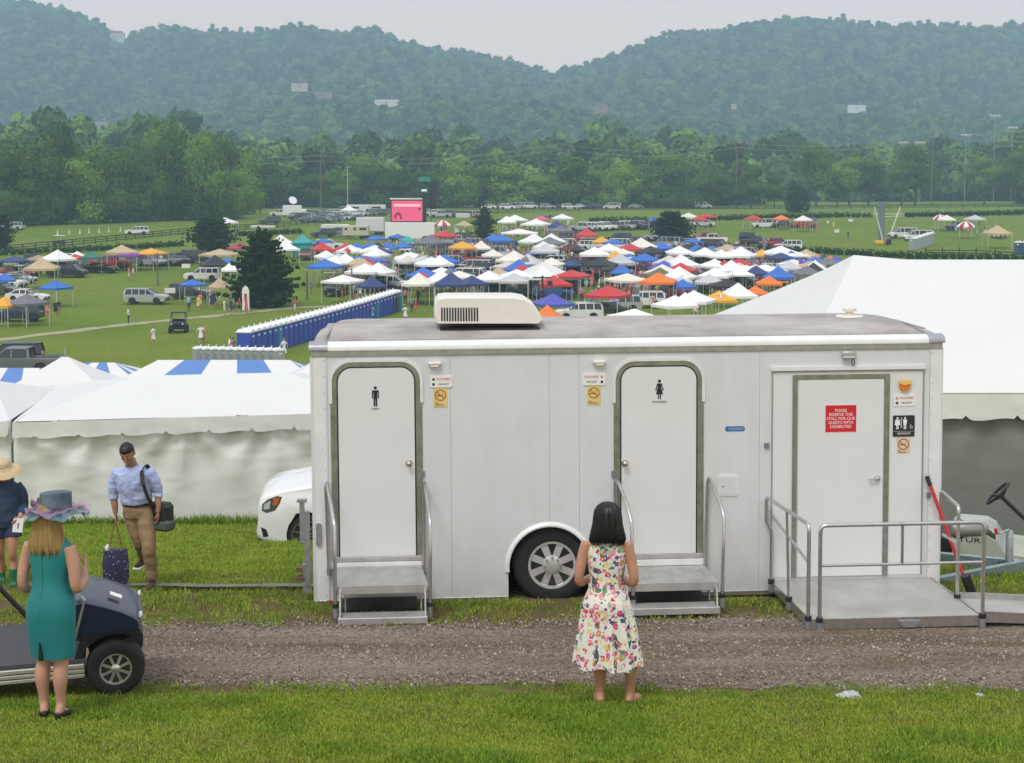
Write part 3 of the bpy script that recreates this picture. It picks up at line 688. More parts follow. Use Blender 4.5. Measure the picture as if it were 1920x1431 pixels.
m.box(((c0+c1)/2,.118,ZR+.003),(c1-c0,.03,.006)); m.build('roof_screw_row',M['drip'],T)
m=MB()
for u0 in (.16,L-.17): m.box((u0,.62,roof_z(.6)+.0),(.03,1.0,.012))
m.build('roof_batten',M['tr_cap'],T)
# ---- doors
def door(px0,px1,pt,pb,knob_px,sex,gx,gy,hinge_px):
    u0,z1=U(px0,pt); u1,_=U(px1,pt); z0=U((px0+px1)/2,pb)[1]; r=.19
    # white upper surround
    o=rrect(u0,u1,z0,z1,r,8,(0,0,1,1))
    def ring_part(name,grow_o,grow_i,zlow,y0,y1,mt,ri=None):
        oo=rrect(u0-grow_o,u1+grow_o,zlow,z1+grow_o,r+grow_o,8,(0,0,1,1)); ii=rrect(u0-grow_i,u1+grow_i,zlow,z1+grow_i,r+grow_i,8,(0,0,1,1))
        A=[(u,y0,z) for u,z in oo];B=[(u,y0,z) for u,z in ii];C=[(u,y1,z) for u,z in oo];D=[(u,y1,z) for u,z in ii]; n=len(oo); mb=MB(); fs=[]
        order=list(range(1,n))+[0]
        for a,b in zip(order[:-1],order[1:]):
            fs+=[(a,b,n+b,n+a),(2*n+b,2*n+a,3*n+a,3*n+b),(a,2*n+a,2*n+b,b),(n+b,3*n+b,3*n+a,n+a)]
        mb.add(A+B+C+D,fs); return mb.build(name,mt,T)
    ring_part('door_surround',.045,.012,U(px0,pt+75)[1],-.016,-.0015,M['tr_trim'])
    ring_part('door_frame',.030,-.035,z0-.02,-.012,-.0012,M['frame_alu'])
    ring_part('door_gasket',-.036,-.048,z0-.0,-.0085,-.0012,M['black'])
    s=MB(); s.prism(rrect(u0+.05,u1-.05,z0+.02,z1-.05,r-.05,8,(0,0,1,1)),-.016,-.0012,'Y'); d=s.build('door',M['tr_door'],T)
    MB().box(((u0+u1)/2,-.010,z0-.01),(u1-u0+.06,.02,.05),b=.004).build('sill',M['step_alu'],T)
    MB().box(((u0+u1)/2,-.012,z0-.075),(u1-u0+.10,.022,.07),b=.004).build('sill',M['tr_trim'],T)
    ku,kz=U(knob_px,868); k=MB(); k.lathe([(.036,-.017),(.036,-.022),(.014,-.026),(.013,-.045),(.028,-.058),(.031,-.074),(.026,-.086),(.010,-.092)],16,'Y',(ku,0,kz)); k.build('knob',mat('knob_steel',(.50,.47,.40),.25,metal=.95,var=.1),d,smooth=50)
    hm_=MB()
    hu=U(hinge_px,888)[0]; hz_=U(hinge_px,888)[1]; MB().box((hu,-.014,hz_),(.032,.026,.07),b=.004).build('door_latch',M['lock'],T)
    # pictogram
    pu,pz=U(gx,gy); pc=MB(); y0,y1=-.0176,-.0166
    pc.prism([(pu+.017*math.cos(R(a)),pz+.105+.017*math.sin(R(a))) for a in range(0,360,24)],y0,y1,'Y')
    if sex=='m':
        pc.prism(rrect(pu-.036,pu-.024,pz-.005,pz+.078,.005,2),y0,y1,'Y'); pc.prism(rrect(pu+.024,pu+.036,pz-.005,pz+.078,.005,2),y0,y1,'Y')
        pc.prism(rrect(pu-.034,pu+.034,pz+.058,pz+.080,.009,3),y0-.0002,y1,'Y'); pc.prism([(pu-.020,pz-.012),(pu+.020,pz-.012),(pu+.020,pz+.075),(pu-.020,pz+.075)],y0-.0004,y1,'Y')
        pc.prism([(pu-.019,pz-.085),(pu-.002,pz-.085),(pu-.002,pz-.005),(pu-.019,pz-.005)],y0-.0006,y1,'Y'); pc.prism([(pu+.002,pz-.085),(pu+.019,pz-.085),(pu+.019,pz-.005),(pu+.002,pz-.005)],y0-.0006,y1,'Y')
    else:
        pc.prism([(pu-.038,pz-.035),(pu+.038,pz-.035),(pu+.018,pz+.04),(pu+.022,pz+.082),(pu-.022,pz+.082),(pu-.018,pz+.04)],y0,y1,'Y')
        pc.prism([(pu-.045,pz+.008),(pu-.034,pz+.002),(pu-.018,pz+.066),(pu-.024,pz+.080)],y0-.0002,y1,'Y'); pc.prism([(pu+.045,pz+.008),(pu+.034,pz+.002),(pu+.018,pz+.066),(pu+.024,pz+.080)],y0-.0002,y1,'Y')
        pc.prism([(pu-.016,pz-.085),(pu-.004,pz-.085),(pu-.004,pz-.03),(pu-.016,pz-.03)],y0-.0004,y1,'Y'); pc.prism([(pu+.004,pz-.085),(pu+.016,pz-.085),(pu+.016,pz-.03),(pu+.004,pz-.03)],y0-.0004,y1,'Y')
    pc.build('pictogram',M['ink'],d)
    lettering('lettering','MEN' if sex=='m' else 'WOMEN',.034,M['ink'],d,(pu,-.0172,pz-.115),1.15)
    return d,u0,u1,z0
D1=door(624,785,682,1046,767,'m',704,746,793)
D2=door(1156,1314,680,1041,1171,'w',1236,733,1149)
# third, wide recessed opening
u0,z1=U(1447,696); u1,_=U(1733,692); z0=U(1590,1080)[1]
m=MB(); wd=.012
for a in ((u0,z0,u0+wd,z1),(u1-wd,z0,u1,z1),(u0+wd,z1-wd,u1-wd,z1)): m.box(((a[0]+a[2])/2,-.006,(a[1]+a[3])/2),(a[2]-a[0],.012,a[3]-a[1]))
m.build('opening_gasket',M['drip'],T)
MB().prism(rrect(u0-.01,u1+.01,z1+.004,z1+.045,.012,3),-.030,-.0015,'Y').build('awning_roll',M['tr_trim'],T)
MB().box(((u0+u1)/2,-.0035,(z0+z1)/2-.01),(u1-u0-.03,.004,z1-z0-.03)).build('recess_panel',M['tr_door'],T)
f0,ft=U(1486,703); f1,_=U(1668,700)
m=MB()
for a in ((f0,z0,f0+.05,ft),(f1-.055,z0,f1,ft),(f0+.05,ft-.05,f1-.055,ft)): m.box(((a[0]+a[2])/2,-.013,(a[1]+a[3])/2),(a[2]-a[0],.016,a[3]-a[1]),b=.003)
m.build('door_frame',M['frame_alu'],T)
D3=MB().box(((f0+f1)/2,-.011,(z0+ft-.05)/2),(f1-f0-.125,.010,ft-.06-z0),b=.003).build('door',M['tr_door'],T)
hu,hz_=U(1644,896); k=MB(); k.lathe([(.032,-.0165),(.032,-.024),(.016,-.03),(.016,-.05),(.006,-.055)],16,'Y',(hu,0,hz_)); k.tube([(hu,-.048,hz_),(hu-.03,-.052,hz_-.004),(hu-.10,-.05,hz_-.006)],.011,8); k.build('handle',M['alu'],D3,smooth=50)
MB().box((U(1437,835)[0],-.014,U(1437,835)[1]),(.05,.026,.055),b=.004).build('door_latch',M['lock'],T); MB().box((U(1740,928)[0],-.016,U(1740,928)[1]),(.04,.02,.06),b=.004).build('door_latch',M['lock'],T)
# red notice
def plate(name,px0,py0,px1,py1,m_,parent=T,y0=-.006,y1=-.0055,r=.01):
    a,zt=U(px0,py0); b,zb=U(px1,py1); return MB().prism(rrect(a,b,zb,zt,r,3),y0,y1,'Y').build(name,m_,parent),a,b,zb,zt
s_,a,b,zb,zt=plate('notice',1546,759,1605,810,M['sign_white'],D3,-.0185,-.0165,.002)
MB().prism(rrect(a+.005,b-.005,zb+.005,zt-.005,.002,2),-.0192,-.0186,'Y').build('notice_face',M['sign_red'],D3)
lettering('lettering','PLEASE\nRESERVE THIS\nSTALL FOR OUR\nGUESTS WITH\nDISABILITIES',.045,M['ink_white'],D3,((a+b)/2,-.0202,(zb+zt)/2),.93,.95)
# occupied / vacant indicators, no-smoking stickers
def indicator(px0,py0,px1,py1,left,busy):
    p,a,b,zb,zt=plate('indicator_sign',px0,py0,px1,py1,M['sign_white'],T,-.012,-.0015,.015); zc=(zb+zt)/2; w_=b-a; h_=zt-zb
    lx=a+w_*.16 if left else b-w_*.16
    d1=MB(); d1.lathe([(.014,-.014),(.014,-.0122)],16,'Y',(lx,0,zc+h_*.2)); d1.build('lamp',M['ink_red'] if busy else M['ink'],p)
    if busy: MB().lathe([(.006,-.0152),(.006,-.0142)],12,'Y',(lx,0,zc+h_*.2)).build('lamp_core',M['ink_white'],p)
    d2=MB(); d2.lathe([(.014,-.014),(.014,-.0122)],16,'Y',(lx,0,zc-h_*.22)); d2.build('lamp',M['ink'],p)
    tx=a+w_*.60 if left else a+w_*.40
    lettering('lettering','OCCUPIED',.033,M['ink_red'],p,(tx,-.0132,zc+h_*.2),.92); lettering('lettering','VACANT',.030,M['ink'],p,(tx,-.0132,zc-h_*.22),.95)
indicator(806,705,848,726,True,False); indicator(1092,700,1135,722,False,True); indicator(1675,740,1715,761,True,True)
def nosmoke(px0,py0,px1,py1,bgm):
    p,a,b,zb,zt=plate('no_smoking_sticker',px0,py0,px1,py1,bgm,T,-.0062,-.0012 if True else 0,.004); cx=(a+b)/2; cz=zt-(b-a)*.52; r=(b-a)*.42
    mb=MB(); n=24; A=[];B=[]
    for j in range(n):
        t=2*math.pi*j/n; A.append((cx+r*math.cos(t),-.0068,cz+r*math.sin(t))); B.append((cx+r*.80*math.cos(t),-.0068,cz+r*.80*math.sin(t)))
    mb.add(A+B,[(j,(j+1)%n,n+(j+1)%n,n+j) for j in range(n)]); mb.box((cx,-.0072,cz),(r*1.7,.0006,r*.17),(0,R(40),0)); mb.build('ban_ring',M['ink_rust'],p)
    c_=MB(); c_.box((cx-.008,-.0066,cz-.004),(r*1.05,.0004,r*.17)); c_.tube([(cx+r*.35,-.0066,cz+.01),(cx+r*.2,-.0066,cz+r*.3),(cx+r*.5,-.0066,cz+r*.45)],.002,4); c_.build('cigarette',M['ink'],p)
    lettering('lettering','NO\nSMOKING',.024,M['ink'],p,(cx-(b-a)*.40,-.0066,zb+(zt-zb)*.15),.85,.8,align='LEFT')
nosmoke(813,728,839,763,M['sign_yellow']); nosmoke(1101,724,1126,759,M['sign_yellow']); nosmoke(1681,820,1706,851,M['sign_peach'])
# restroom plate
p,a,b,zb,zt=plate('restroom_sign',1674,779,1714,818,M['ink'],T,-.012,-.0015,.012); w_=b-a; h_=zt-zb; mb=MB()
for fx,sk in ((.20,1),(.55,0)):
    cx=a+w_*fx; t=zb+h_*.93; y0,y1=-.0132,-.0122
    mb.prism([(cx+w_*.045*math.cos(R(q)),t-w_*.05+w_*.045*math.sin(R(q))) for q in range(0,360,30)],y0,y1,'Y')
    k=w_*(.13 if sk else .09)
    mb.prism([(cx-k*(1 if sk else .8),t-h_*.38),(cx+k*(1 if sk else .8),t-h_*.38),(cx+w_*.09,t-h_*.12),(cx-w_*.09,t-h_*.12)],y0,y1,'Y')
    for q in(-1,1): mb.prism([(cx+q*w_*.012,t-h_*.58),(cx+q*w_*.055,t-h_*.58),(cx+q*w_*.055,t-h_*.36),(cx+q*w_*.012,t-h_*.36)],y0-.0002,y1,'Y')
mb.box((a+w_*.375,-.0128,zb+h_*.66),(w_*.03,.001,h_*.5)); mb.build('pictogram',M['ink_white'],p)
wc=MB(); cx=a+w_*.83; cz=zb+h_*.46; wc.tube([(cx+.013*math.cos(R(q)),-.0128,cz-.004+.013*math.sin(R(q))) for q in range(100,400,25)],.0025,4); wc.tube([(cx-.006,-.0128,cz+.03),(cx-.003,-.0128,cz+.008),(cx+.010,-.0128,cz+.006),(cx+.017,-.0128,cz-.012)],.003,4); wc.build('wheelchair_symbol',M['ink_white'],p)
MB().box(((a+b)/2,-.0126,zb+h_*.25),(w_*.96,.0008,.002)).build('rule',M['ink_white'],p); lettering('lettering','RESTROOM',.030,M['ink_white'],p,((a+b)/2,-.0132,zb+h_*.14),.9)
# lamps
for px,py in ((815,683),(1123,680)):
    u,z=U(px,py); m=MB(); m.box((u,-.03,z+.012),(.13,.06,.028),b=.008); m.prism([(u-.05,z),(u+.05,z),(u+.036,z-.022),(u-.036,z-.022)],-.055,-.003,'Y'); m.build('porch_light',M['cream'],T,smooth=30)
u,z=U(1695,722); m=MB(); ol=[(u-.062,z+.035),(u+.062,z+.035),(u+.058,z-.01),(u+.035,z-.05),(u,z-.066),(u-.035,z-.05),(u-.058,z-.01)]; m.prism(ol,-.035,-.0015,'Y'); am=m.build('amber_light',M['amber'],T)
MB().prism([(u-.066,z+.060),(u+.066,z+.060),(u+.066,z+.024),(u,z+.002),(u-.066,z+.024)],-.042,-.0358,'Y').build('lens_cap',M['amber2'],am)
u,z=U(1590,664); m=MB(); m.box((u,-.03,z+.008),(.15,.05,.055),b=.012); m.tube([(u-.07,-.05,z-.03),(u+.06,-.05,z-.03)],.018,8); lt=m.build('awning_latch',M['step_alu'],T,smooth=40)
m=MB(); m.tube([(u+.04+.014*math.cos(R(q)),-.055,z-.082+.035*math.sin(R(q))) for q in range(90,451,30)],.005,6,caps=False); m.build('pull_loop',M['dark_metal'],lt)
u,z=U(1378,804); bd=MB().prism(rrect(u-.105,u+.105,z-.027,z+.027,.026,5),-.0045,-.0015,'Y').build('badge',M['badge'],T); MB().prism(rrect(u-.07,u+.095,z-.017,z+.017,.012,3),-.0055,-.0046,'Y').build('badge_face',mat('badge_face',(.16,.28,.50),.4,var=.2,vscale=60),bd)
u,z=U(1365,910); h_=MB().prism(rrect(u-.108,u+.108,z-.115,z+.115,.03,4),-.009,-.0015,'Y').build('access_hatch',M['tr_trim'],T); MB().prism(rrect(u-.092,u+.092,z-.099,z+.099,.024,4),-.013,-.0092,'Y').build('hatch_lid',M['tr_white'],h_); MB().lathe([(.008,-.015),(.008,-.0132)],10,'Y',(u-.055,0,z-.01)).build('hatch_lock',M['ink'],h_)
# fender flare and wheel
m=MB(); rr=[]
for a in range(-6,187,6):
    c,s=math.cos(R(a)),math.sin(R(a)); 
    rr.append([(acx+q*c,y,acz+q*s) for q,y in ((AR+.040,-.0012),(AR+.034,-.012),(AR+.006,-.028),(AR-.010,-.024),(AR-.004,-.0012))])
m.loft(rr,0,True,True); m.build('fender_flare',M['tr_trim'],T,smooth=40)
def wheel(name,r,wdt,rimr,spokes,parent,loc,rotz=0,rimmat=None,dish=.03,tw=.55,hub=.30,double=False):
    """wheel in the XZ plane, outer face towards -Y"""
    m=MB(); m.lathe([(rimr*.98,-wdt*.45),(rimr*1.05,-wdt*.5),(r*.86,-wdt*.52),(r*.96,-wdt*.44),(r,-wdt*.3),(r,wdt*.3),(r*.96,wdt*.44),(r*.86,wdt*.5),(rimr,wdt*.5)],40,'Y')
    t_=m.build(name,M['rubber'],parent,loc,(0,0,rotz),smooth=50)
    m=MB(); m.lathe([(rimr*1.0,-wdt*.47),(rimr*1.03,-wdt*.50),(rimr*.93,-wdt*.49),(rimr*.88,-wdt*.40),(rimr*.86,wdt*.2)],40,'Y',caps=False)
    m.lathe([(rimr*hub,-wdt*.2),(rimr*hub,-wdt*.47),(rimr*hub*.8,-wdt*.5),(rimr*hub*.55,-wdt*.53),(.004,-wdt*.54)],20,'Y')
    for i in range(spokes):
        a=2*math.pi*(i+.5)/spokes
        for da in ((-.13,.13) if double else (0,)):
            ca,sa=math.cos(a+da*.4),math.sin(a+da*.4); cb,sb_=math.cos(a+da*1.5),math.sin(a+da*1.5); h0=rimr*hub*.9; h1=rimr*.93; w0=rimr*.11*tw*(1 if not double else .8); w1=w0*1.15
            A=Vector((ca*h0,-wdt*.47,sa*h0)); B=Vector((cb*h1,-wdt*.45,sb_*h1)); dd=(B-A).normalized(); q=Vector((-dd.z,0,dd.x))
            V=[A+q*w0,A-q*w0,B-q*w1,B+q*w1]; V+= [v+Vector((0,.03,0)) for v in V]
            m.add(V,[(0,1,2,3),(7,6,5,4),(0,4,5,1),(1,5,6,2),(2,6,7,3),(3,7,4,0)])
    m.build('rim',rimmat or M['alu'],t_,smooth=35)
    MB().lathe([(rimr*.875,-wdt*.31),(rimr*.875,-wdt*.29)],24,'Y').build('spoke_gap_shade',M['dark_void'],t_)  # near-black disc close behind the spokes paints shade into the gaps
    return t_
M['rim_alu']=mat('rim_alu',(.62,.62,.62),.35,metal=.45,var=.1,vscale=12)
wh=wheel('wheel',wr,.24,wr*.60,8,T,(wcx,.16,wcz),rimmat=M['rim_alu'],hub=.42,tw=1.25)
m=MB()
for i in range(8):
    a=2*math.pi*i/8; m.lathe([(.014,-.135),(.011,-.15)],6,'Y',(.085*math.cos(a),0,.085*math.sin(a)))
m.build('lug_nut',M['alu'],wh)
# air conditioner and vent
aY=.55; zb=roof_z(aY)+.005
def UA(px,py): return U(px,py,-aY)
pts=[UA(818,606),UA(815,595),UA(816,566),UA(822,559),UA(835,557),UA(965,557),UA(985,560),UA(1000,570),UA(1012,588),UA(1018,600),UA(1012,606)]
m=MB(); n=len(pts); cx=sum(p[0] for p in pts)/n; cz=sum(p[1] for p in pts)/n; rings=[]
for y,k in ((aY+.04,.93),(aY,1.0),(aY+.35,1.015),(aY+.62,1.0),(aY+.68,.93)):
    rings.append([(cx+(p[0]-cx)*k,y,zb+(max(p[1]-zb,0))*(.5+.5*k if k<1 else k)) for p in pts])
rings[0]=[(cx+(p[0]-cx)*.965,aY-.012,zb+max(p[1]-zb,0)*.955) for p in pts]; rings[1]=[(p[0],aY+.03,zb+max(p[1]-zb,0)) for p in pts]
m.loft(rings); ac=m.build('air_conditioner',mat('ac_shell',(.74,.72,.67),.45,var=.03),T,smooth=35)
for k in range(14):
    a,z=UA(827+k*5.1,577); b,z2=UA(830+k*5.1,602); MB().box(((a+b)/2,aY-.0135,(z+z2)/2),(b-a,.006,z-z2)).build('louver_slot',M['dark_void'],ac)
MB().box((cx,aY+.33,zb-.006),((pts[8][0]-pts[0][0])*.96,.72,.035)).build('base_gasket',M['black'],ac)
u,_=U(1598,590,-1.2); m=MB(); m.lathe([(.16,.0),(.15,.012),(.05,.02),(.045,.06),(.075,.062),(.078,.095),(.06,.105)],16,'Z',(u,1.3,roof_z(1.3)-.002)); m.build('roof_vent',M['cream'],T,smooth=40)
# ---- fold-down steps with handrails
def steps(pxa,pxb,fxa,fxb,front_py,rail_top_py,rl,rr_,low_py,frontbase):
    ua,zb_=U(pxa,1062); ub,_=U(pxb,1062); zt=zb_
    fa,w_=UH(fxa,front_py,zt); fb,_=UH(fxb,front_py,zt); w_=max(.42,min(w_,.75))
    m=MB(); m.prism([(ua,-.03),(ub,-.03),(fb,-w_),(fa,-w_)],zt-.035,zt,'Z'); m.prism([(fa-.01,-w_-.006),(fb+.01,-w_-.006),(fb+.01,-w_+.0),(fa-.01,-w_+.0)],zt-.075,zt+.004,'Z'); sf=m.build('step_platform',M['step_alu'],T)
    m=MB()
    for k in range(22):
        t=(k+.5)/22; m.prism([(ua+(ub-ua)*(.06+.88*t)-.008,-.07),(ua+(ub-ua)*(.06+.88*t)+.008,-.07),(fa+(fb-fa)*(.06+.88*t)+.008,-w_+.05),(fa+(fb-fa)*(.06+.88*t)-.008,-w_+.05)],zt+.0005,zt+.006,'Z')
    m.build('tread_rib',M['step_alu'],sf)
    lz=U((fxa+fxb)/2,low_py,w_+.05)[1]; m=MB(); m.box(((fa+fb)/2,-w_-.06,lz),(fb-fa-.02,.2,.03),b=.005)
    m.box(((fa+fb)/2,-w_-.155,lz-.02),(fb-fa-.02,.012,.06)); m.build('lower_tread',M['step_alu'],sf)
    for q,s in ((fa,1),(fb,-1)):
        m=MB(); m.box((q+s*.03,-w_-.05,(lz+zt)/2-.03),(.014,.12,zt-lz),(R(-18),0,0)); m.box((q+s*.07,-w_+.1,(lz+zt)/2-.03),(.014,.06,zt-lz)); m.build('stringer',M['alu'],sf)
    m=MB(); m.box(((ua+ub)/2,-.25,lz-.06),(ub-ua-.1,.4,.05)); m.build('fold_arm',M['dark_metal'],sf)
    for (bx,tx,fx,ty,fy,endy) in (rl,rr_):
        bu,bz=U(bx,1068,.05); tu,tz=U(tx,ty,.05); fu,fz=U(fx,fy,w_+.02); eu,ez=U(endy[0],endy[1],w_+.03)
        P0=Vector((bu,-.05,bz)); P1=Vector((tu,-.05,tz-.06)); P2=Vector((tu+.01,-.075,tz)); P3=Vector((tu+(fu-tu)*.35,-.05-(w_-.03)*.35,tz-.045)); P4=Vector((fu,-w_-.01,fz)); P5=Vector((eu,-w_-.03,ez))
        pts=[P0,P0.lerp(P1,.5),P1,P1.lerp(P2,.55)+Vector((0,.004,.006)),P2,P2.lerp(P3,.5)+Vector((0,0,.008)),P3,P3.lerp(P4,.5)+Vector((0,-.02,.03)),P3.lerp(P4,.85)+Vector((0,-.015,.02)),P4,P4.lerp(P5,.5),P5]
        h=MB(); h.tube(pts,.019,10); ho_=h.build('handrail',M['alu'],T,smooth=60)
        f=MB(); f.lathe([(.027,-.11),(.027,0)],10,'Z',(eu,-w_-.03,ez)); f.lathe([(.03,-.01),(.03,.03)],10,'Z',(eu,-w_-.03,ez),1); f.lathe([(.024,-.06),(.026,.02)],10,'Z',(bu,-.05,bz),0); f.build('rail_socket',[M['galv'],M['rubber']],ho_)
steps(630,790,631,803,1108,905,(617,611,627,905,988,(629,1138)),(795,795,807,905,985,(806,1135)),1155,0)
steps(1158,1320,1168,1349,1096,898,(1156,1153,1185,898,985,(1187,1122)),(1322,1327,1358,896,972,(1354,1118)),1137,0)
# ---- accessible platform and ramp
zp=U(1590,1085)[1]-.005; ua,_=U(1447,1088); ub,_=U(1738,1088)
fa,w_=UH(1535,1163,zp); fb,_=UH(1845,1160,zp); fa0,_=UH(1522,1163,zp)
m=MB(); m.prism([(ua,-.02),(ub+.02,-.02),(fb,-w_),(fa0,-w_)],zp-.02,zp,'Z'); pf=m.build('ramp_platform',M['plank_alu'],T)
m=MB(); m.prism([(fa0-.01,-w_-.012),(fb+.01,-w_-.012),(fb+.01,-w_-.0005),(fa0-.01,-w_-.0005)],zp-.09,zp+.012,'Z'); m.build('front_edge',M['alu'],pf)
def edge(a,b,nm):
    A=Vector((a[0],a[1],zp)); B=Vector((b[0],b[1],zp)); m=MB(); d=(B-A); c=(A+B)/2; m.box((c.x,c.y,zp-.04),(d.length,.014,.10),(0,0,math.atan2(d.y,d.x))); m.build(nm,M['alu'],pf)
edge((ua-.008,-.03),(fa0-.012,-w_),'side_edge'); edge((ub+.028,-.03),(fb+.012,-w_),'side_edge')
m=MB(); hu=(fa0+fb)/2+.12; m.prism([(hu-.11,zp-.02),(hu+.11,zp-.02),(hu+.06,zp-.085),(hu-.06,zp-.085)],-w_-.03,-w_-.0125,'Y'); m.build('pull_handle',M['galv'],pf)
def gnd(u,wv): q=TM@Vector((u,-wv,0)); return (TI@Vector((q.x,q.y,zsmall(q.x,q.y)))).z
def rail(pts,mid,posts,name='handrail'):
    m=MB(); m.tube(pts,.0195,10); o=m.build(name,M['alu'],pf,smooth=60)
    mm=MB()
    for a,b in mid: mm.tube([a,b],.015,8)
    mm.build('mid_rail',M['alu'],o,smooth=60)
    s=MB()
    for p in posts: s.lathe([(.032,-.10),(.032,0)],10,'Z',p,0); s.lathe([(.034,-.01),(.034,.035)],10,'Z',p,1)
    s.build('post_socket',[M['galv'],M['rubber']],o,smooth=40)
def bend(a,b,c,r=.07):
    a,b,c=Vector(a),Vector(b),Vector(c); p=b+(a-b).normalized()*r; q=b+(c-b).normalized()*r
    return [p,p.lerp(b,.55).lerp(q.lerp(b,.55),.2),p.lerp(q,.5).lerp(b,.45),q.lerp(b,.55).lerp(p.lerp(b,.55),.2),q]
# front rail
top=U(1690,982,w_+.02)[1]; midz=U(1690,1057,w_+.02)[1]; A=Vector((fa,-w_-.03,zp)); B=Vector((fb+.005,-w_-.03,zp)); At=A.copy();At.z=top;Bt=B.copy();Bt.z=top
c=A.lerp(B,.5); rail([A]+bend(A,At,Bt)+bend(At,Bt,B)+[B],[((A.x,A.y,midz),(B.x,B.y,midz)),((c.x,c.y,midz),(c.x,c.y,top))],[A,B])
# left rail (along the platform's side)
lb=Vector((ua-.02,-.06,zp)); lf=Vector((fa0-.03,-w_+.02,zp)); lt=U(1436,932,.06)[1]; Lt=lb.copy();Lt.z=lt;Ft=lf.copy();Ft.z=top+.0; Lt=Vector((U(1437,932,.06)[0],-.06,lt))
lm=lb.lerp(lf,.5); lmt=Lt.lerp(Ft,.5)
rail([lb,Vector((ua-.02,-.06,(zp+lt)*.5+.1)),Vector((Lt.x,-.06,(zp+lt)*.5+.2))]+bend((Lt.x,-.06,zp+.4),Lt,Ft)+bend(Lt,Ft,lf)+[lf],[((lb.x,lb.y,midz+.18),(lf.x,lf.y,midz+.02)),(lm,lmt)],[lb,lf,lm])
# right rail at the ramp
rb=Vector((ub+.10,-.10,zp)); rf=Vector((U(1795,1110,.75)[0],-.75,zp)); rt_=U(1748,921,.1)[1]; Rt=rb.copy();Rt.z=rt_;Rf=rf.copy();Rf.z=U(1795,950,.75)[1]
rail([Vector((rb.x,rb.y,U(1748,975,.1)[1]))]+bend((rb.x,rb.y,rt_-.2),Rt,Rf)+bend(Rt,Rf,rf)+[rf],[((rb.x+.03,rb.y,U(1755,1003,.1)[1]),(rf.x,rf.y,U(1795,1020,.75)[1]))],[rf])
# ramp going down to the right
ra,rwf=UH(1850,1160,zp); rw0=.72
x1=fb+1.75; m=MB(); g1=gnd(x1,w_)+.02
m.add([(fb+.03,-w_+.0,zp-.01),(fb+.03,-rw0,zp-.01),(x1,-rw0,g1),(x1,-w_,g1)],[(0,1,2,3)]); m.add([(fb+.03,-w_+.0,zp-.03),(fb+.03,-rw0,zp-.03),(x1,-rw0,g1-.02),(x1,-w_,g1-.02)],[(3,2,1,0)]); rp=m.build('ramp',M['plank_alu'],T)
m=MB()
for wv in (w_,rw0): 
    m.add([(fb+.03,-wv-.012,zp-.06),(fb+.03,-wv+.012,zp-.06),(fb+.03,-wv+.012,zp+.05),(fb+.03,-wv-.012,zp+.05),(x1,-wv-.012,g1-.03),(x1,-wv+.012,g1-.03),(x1,-wv+.012,g1+.05),(x1,-wv-.012,g1+.05)],[(0,1,2,3),(7,6,5,4),(0,4,5,1),(1,5,6,2),(2,6,7,3),(3,7,4,0)])
m.build('ramp_kerb',M['alu'],rp)
# left end: hinge gear, stabiliser leg, marker light
u,z=U(598,1000); m=MB(); m.prism(rrect(u-.028,u+.028,z-.13,z+.11,.02,3),-.03,-.0062,'Y'); m.build('grab_recess',M['galv'],T)
m=MB(); m.box((-.06,.05,.45),(.055,.06,.78)); m.box((-.11,.06,.72),(.05,.05,.42)); m.box((-.11,.06,.95),(.10,.07,.03)); m.box((-.07,.07,.13),(.08,.06,.30)); m.build('stabilizer_leg',M['galv'],T)
m=MB(); m.box((-.13,.1,.22),(.10,.1,.05)); m.box((-.13,.1,.12),(.12,.12,.04)); m.build('jack_pad',mat('old_wood',(.16,.10,.05),.9,var=.3),T)
m=MB(); u,z=U(619,1128); m.box((u,-.012,z),(.05,.018,.03)); m.build('marker_light',M['red_paint'],T)
# underside frame
m=MB()
for y in (.35,2.0): m.box((L/2,y,Z0-.06),(L-.1,.06,.12))
for x in np.arange(.4,L,1.2): m.box((x,1.2,Z0-.04),(.06,1.7,.07))
m.build('chassis',M['dark_metal'],T)
wheel('wheel',wr,.24,wr*.60,6,T,(wcx,2.2,wcz),math.pi,rimmat=M['rim_alu'])
m=MB(); m.tube([(wcx,.2,wcz),(wcx,2.2,wcz)],.05,10); m.build('axle',M['dark_metal'],T)
# drawbar with jack
m=MB(); zt=U(1850,1062,-1.2)[1]
for y0 in (.35,2.05): 
    A=Vector((L-.3,y0,zt)); B=Vector((L+1.45,1.2,zt)); d=B-A; c=(A+B)/2; m.box(c,(d.length,.07,.13),(0,0,math.atan2(d.y,d.x)),b=.006)
db=m.build('drawbar',mat('galv_blue',(.30,.38,.42),.45,metal=.6,var=.15,vscale=15),T)
m=MB(); m.tube([(L+1.3,1.2,zt),(L+1.75,1.2,zt+.02)],.05,8); m.box((L+1.75,1.2,zt+.03),(.22,.12,.1),b=.02); m.build('coupler',M['galv'],db)
ju=U(1893,1000,-1.2)[0]; m=MB(); m.lathe([(.036,-.35),(.036,0),(.045,.005),(.045,.40),(.03,.42)],12,'Z',(ju,1.2,zt)); jk=m.build('jack',M['galv'],db,smooth=40)
m=MB(); m.tube([(ju,1.2,zt+.40),(ju-.03,1.15,zt+.44),(ju-.16,1.1,zt+.41),(ju-.20,1.1,zt+.43)],.011,6,0); m.tube([(ju-.20,1.1,zt+.40),(ju-.21,1.1,zt+.47)],.018,8,1); m.build('crank',[M['alu'],M['red_paint']],jk)
m=MB()
for k in range(14): m.box((ju-.12+.02*math.sin(k*2.),1.12+.02*math.cos(k*3.),zt+.03+.012*math.sin(k*1.3)),(.05,.05,.03),(k,k*.7,k*.3))
m.build('chain',M['dark_metal'],db)
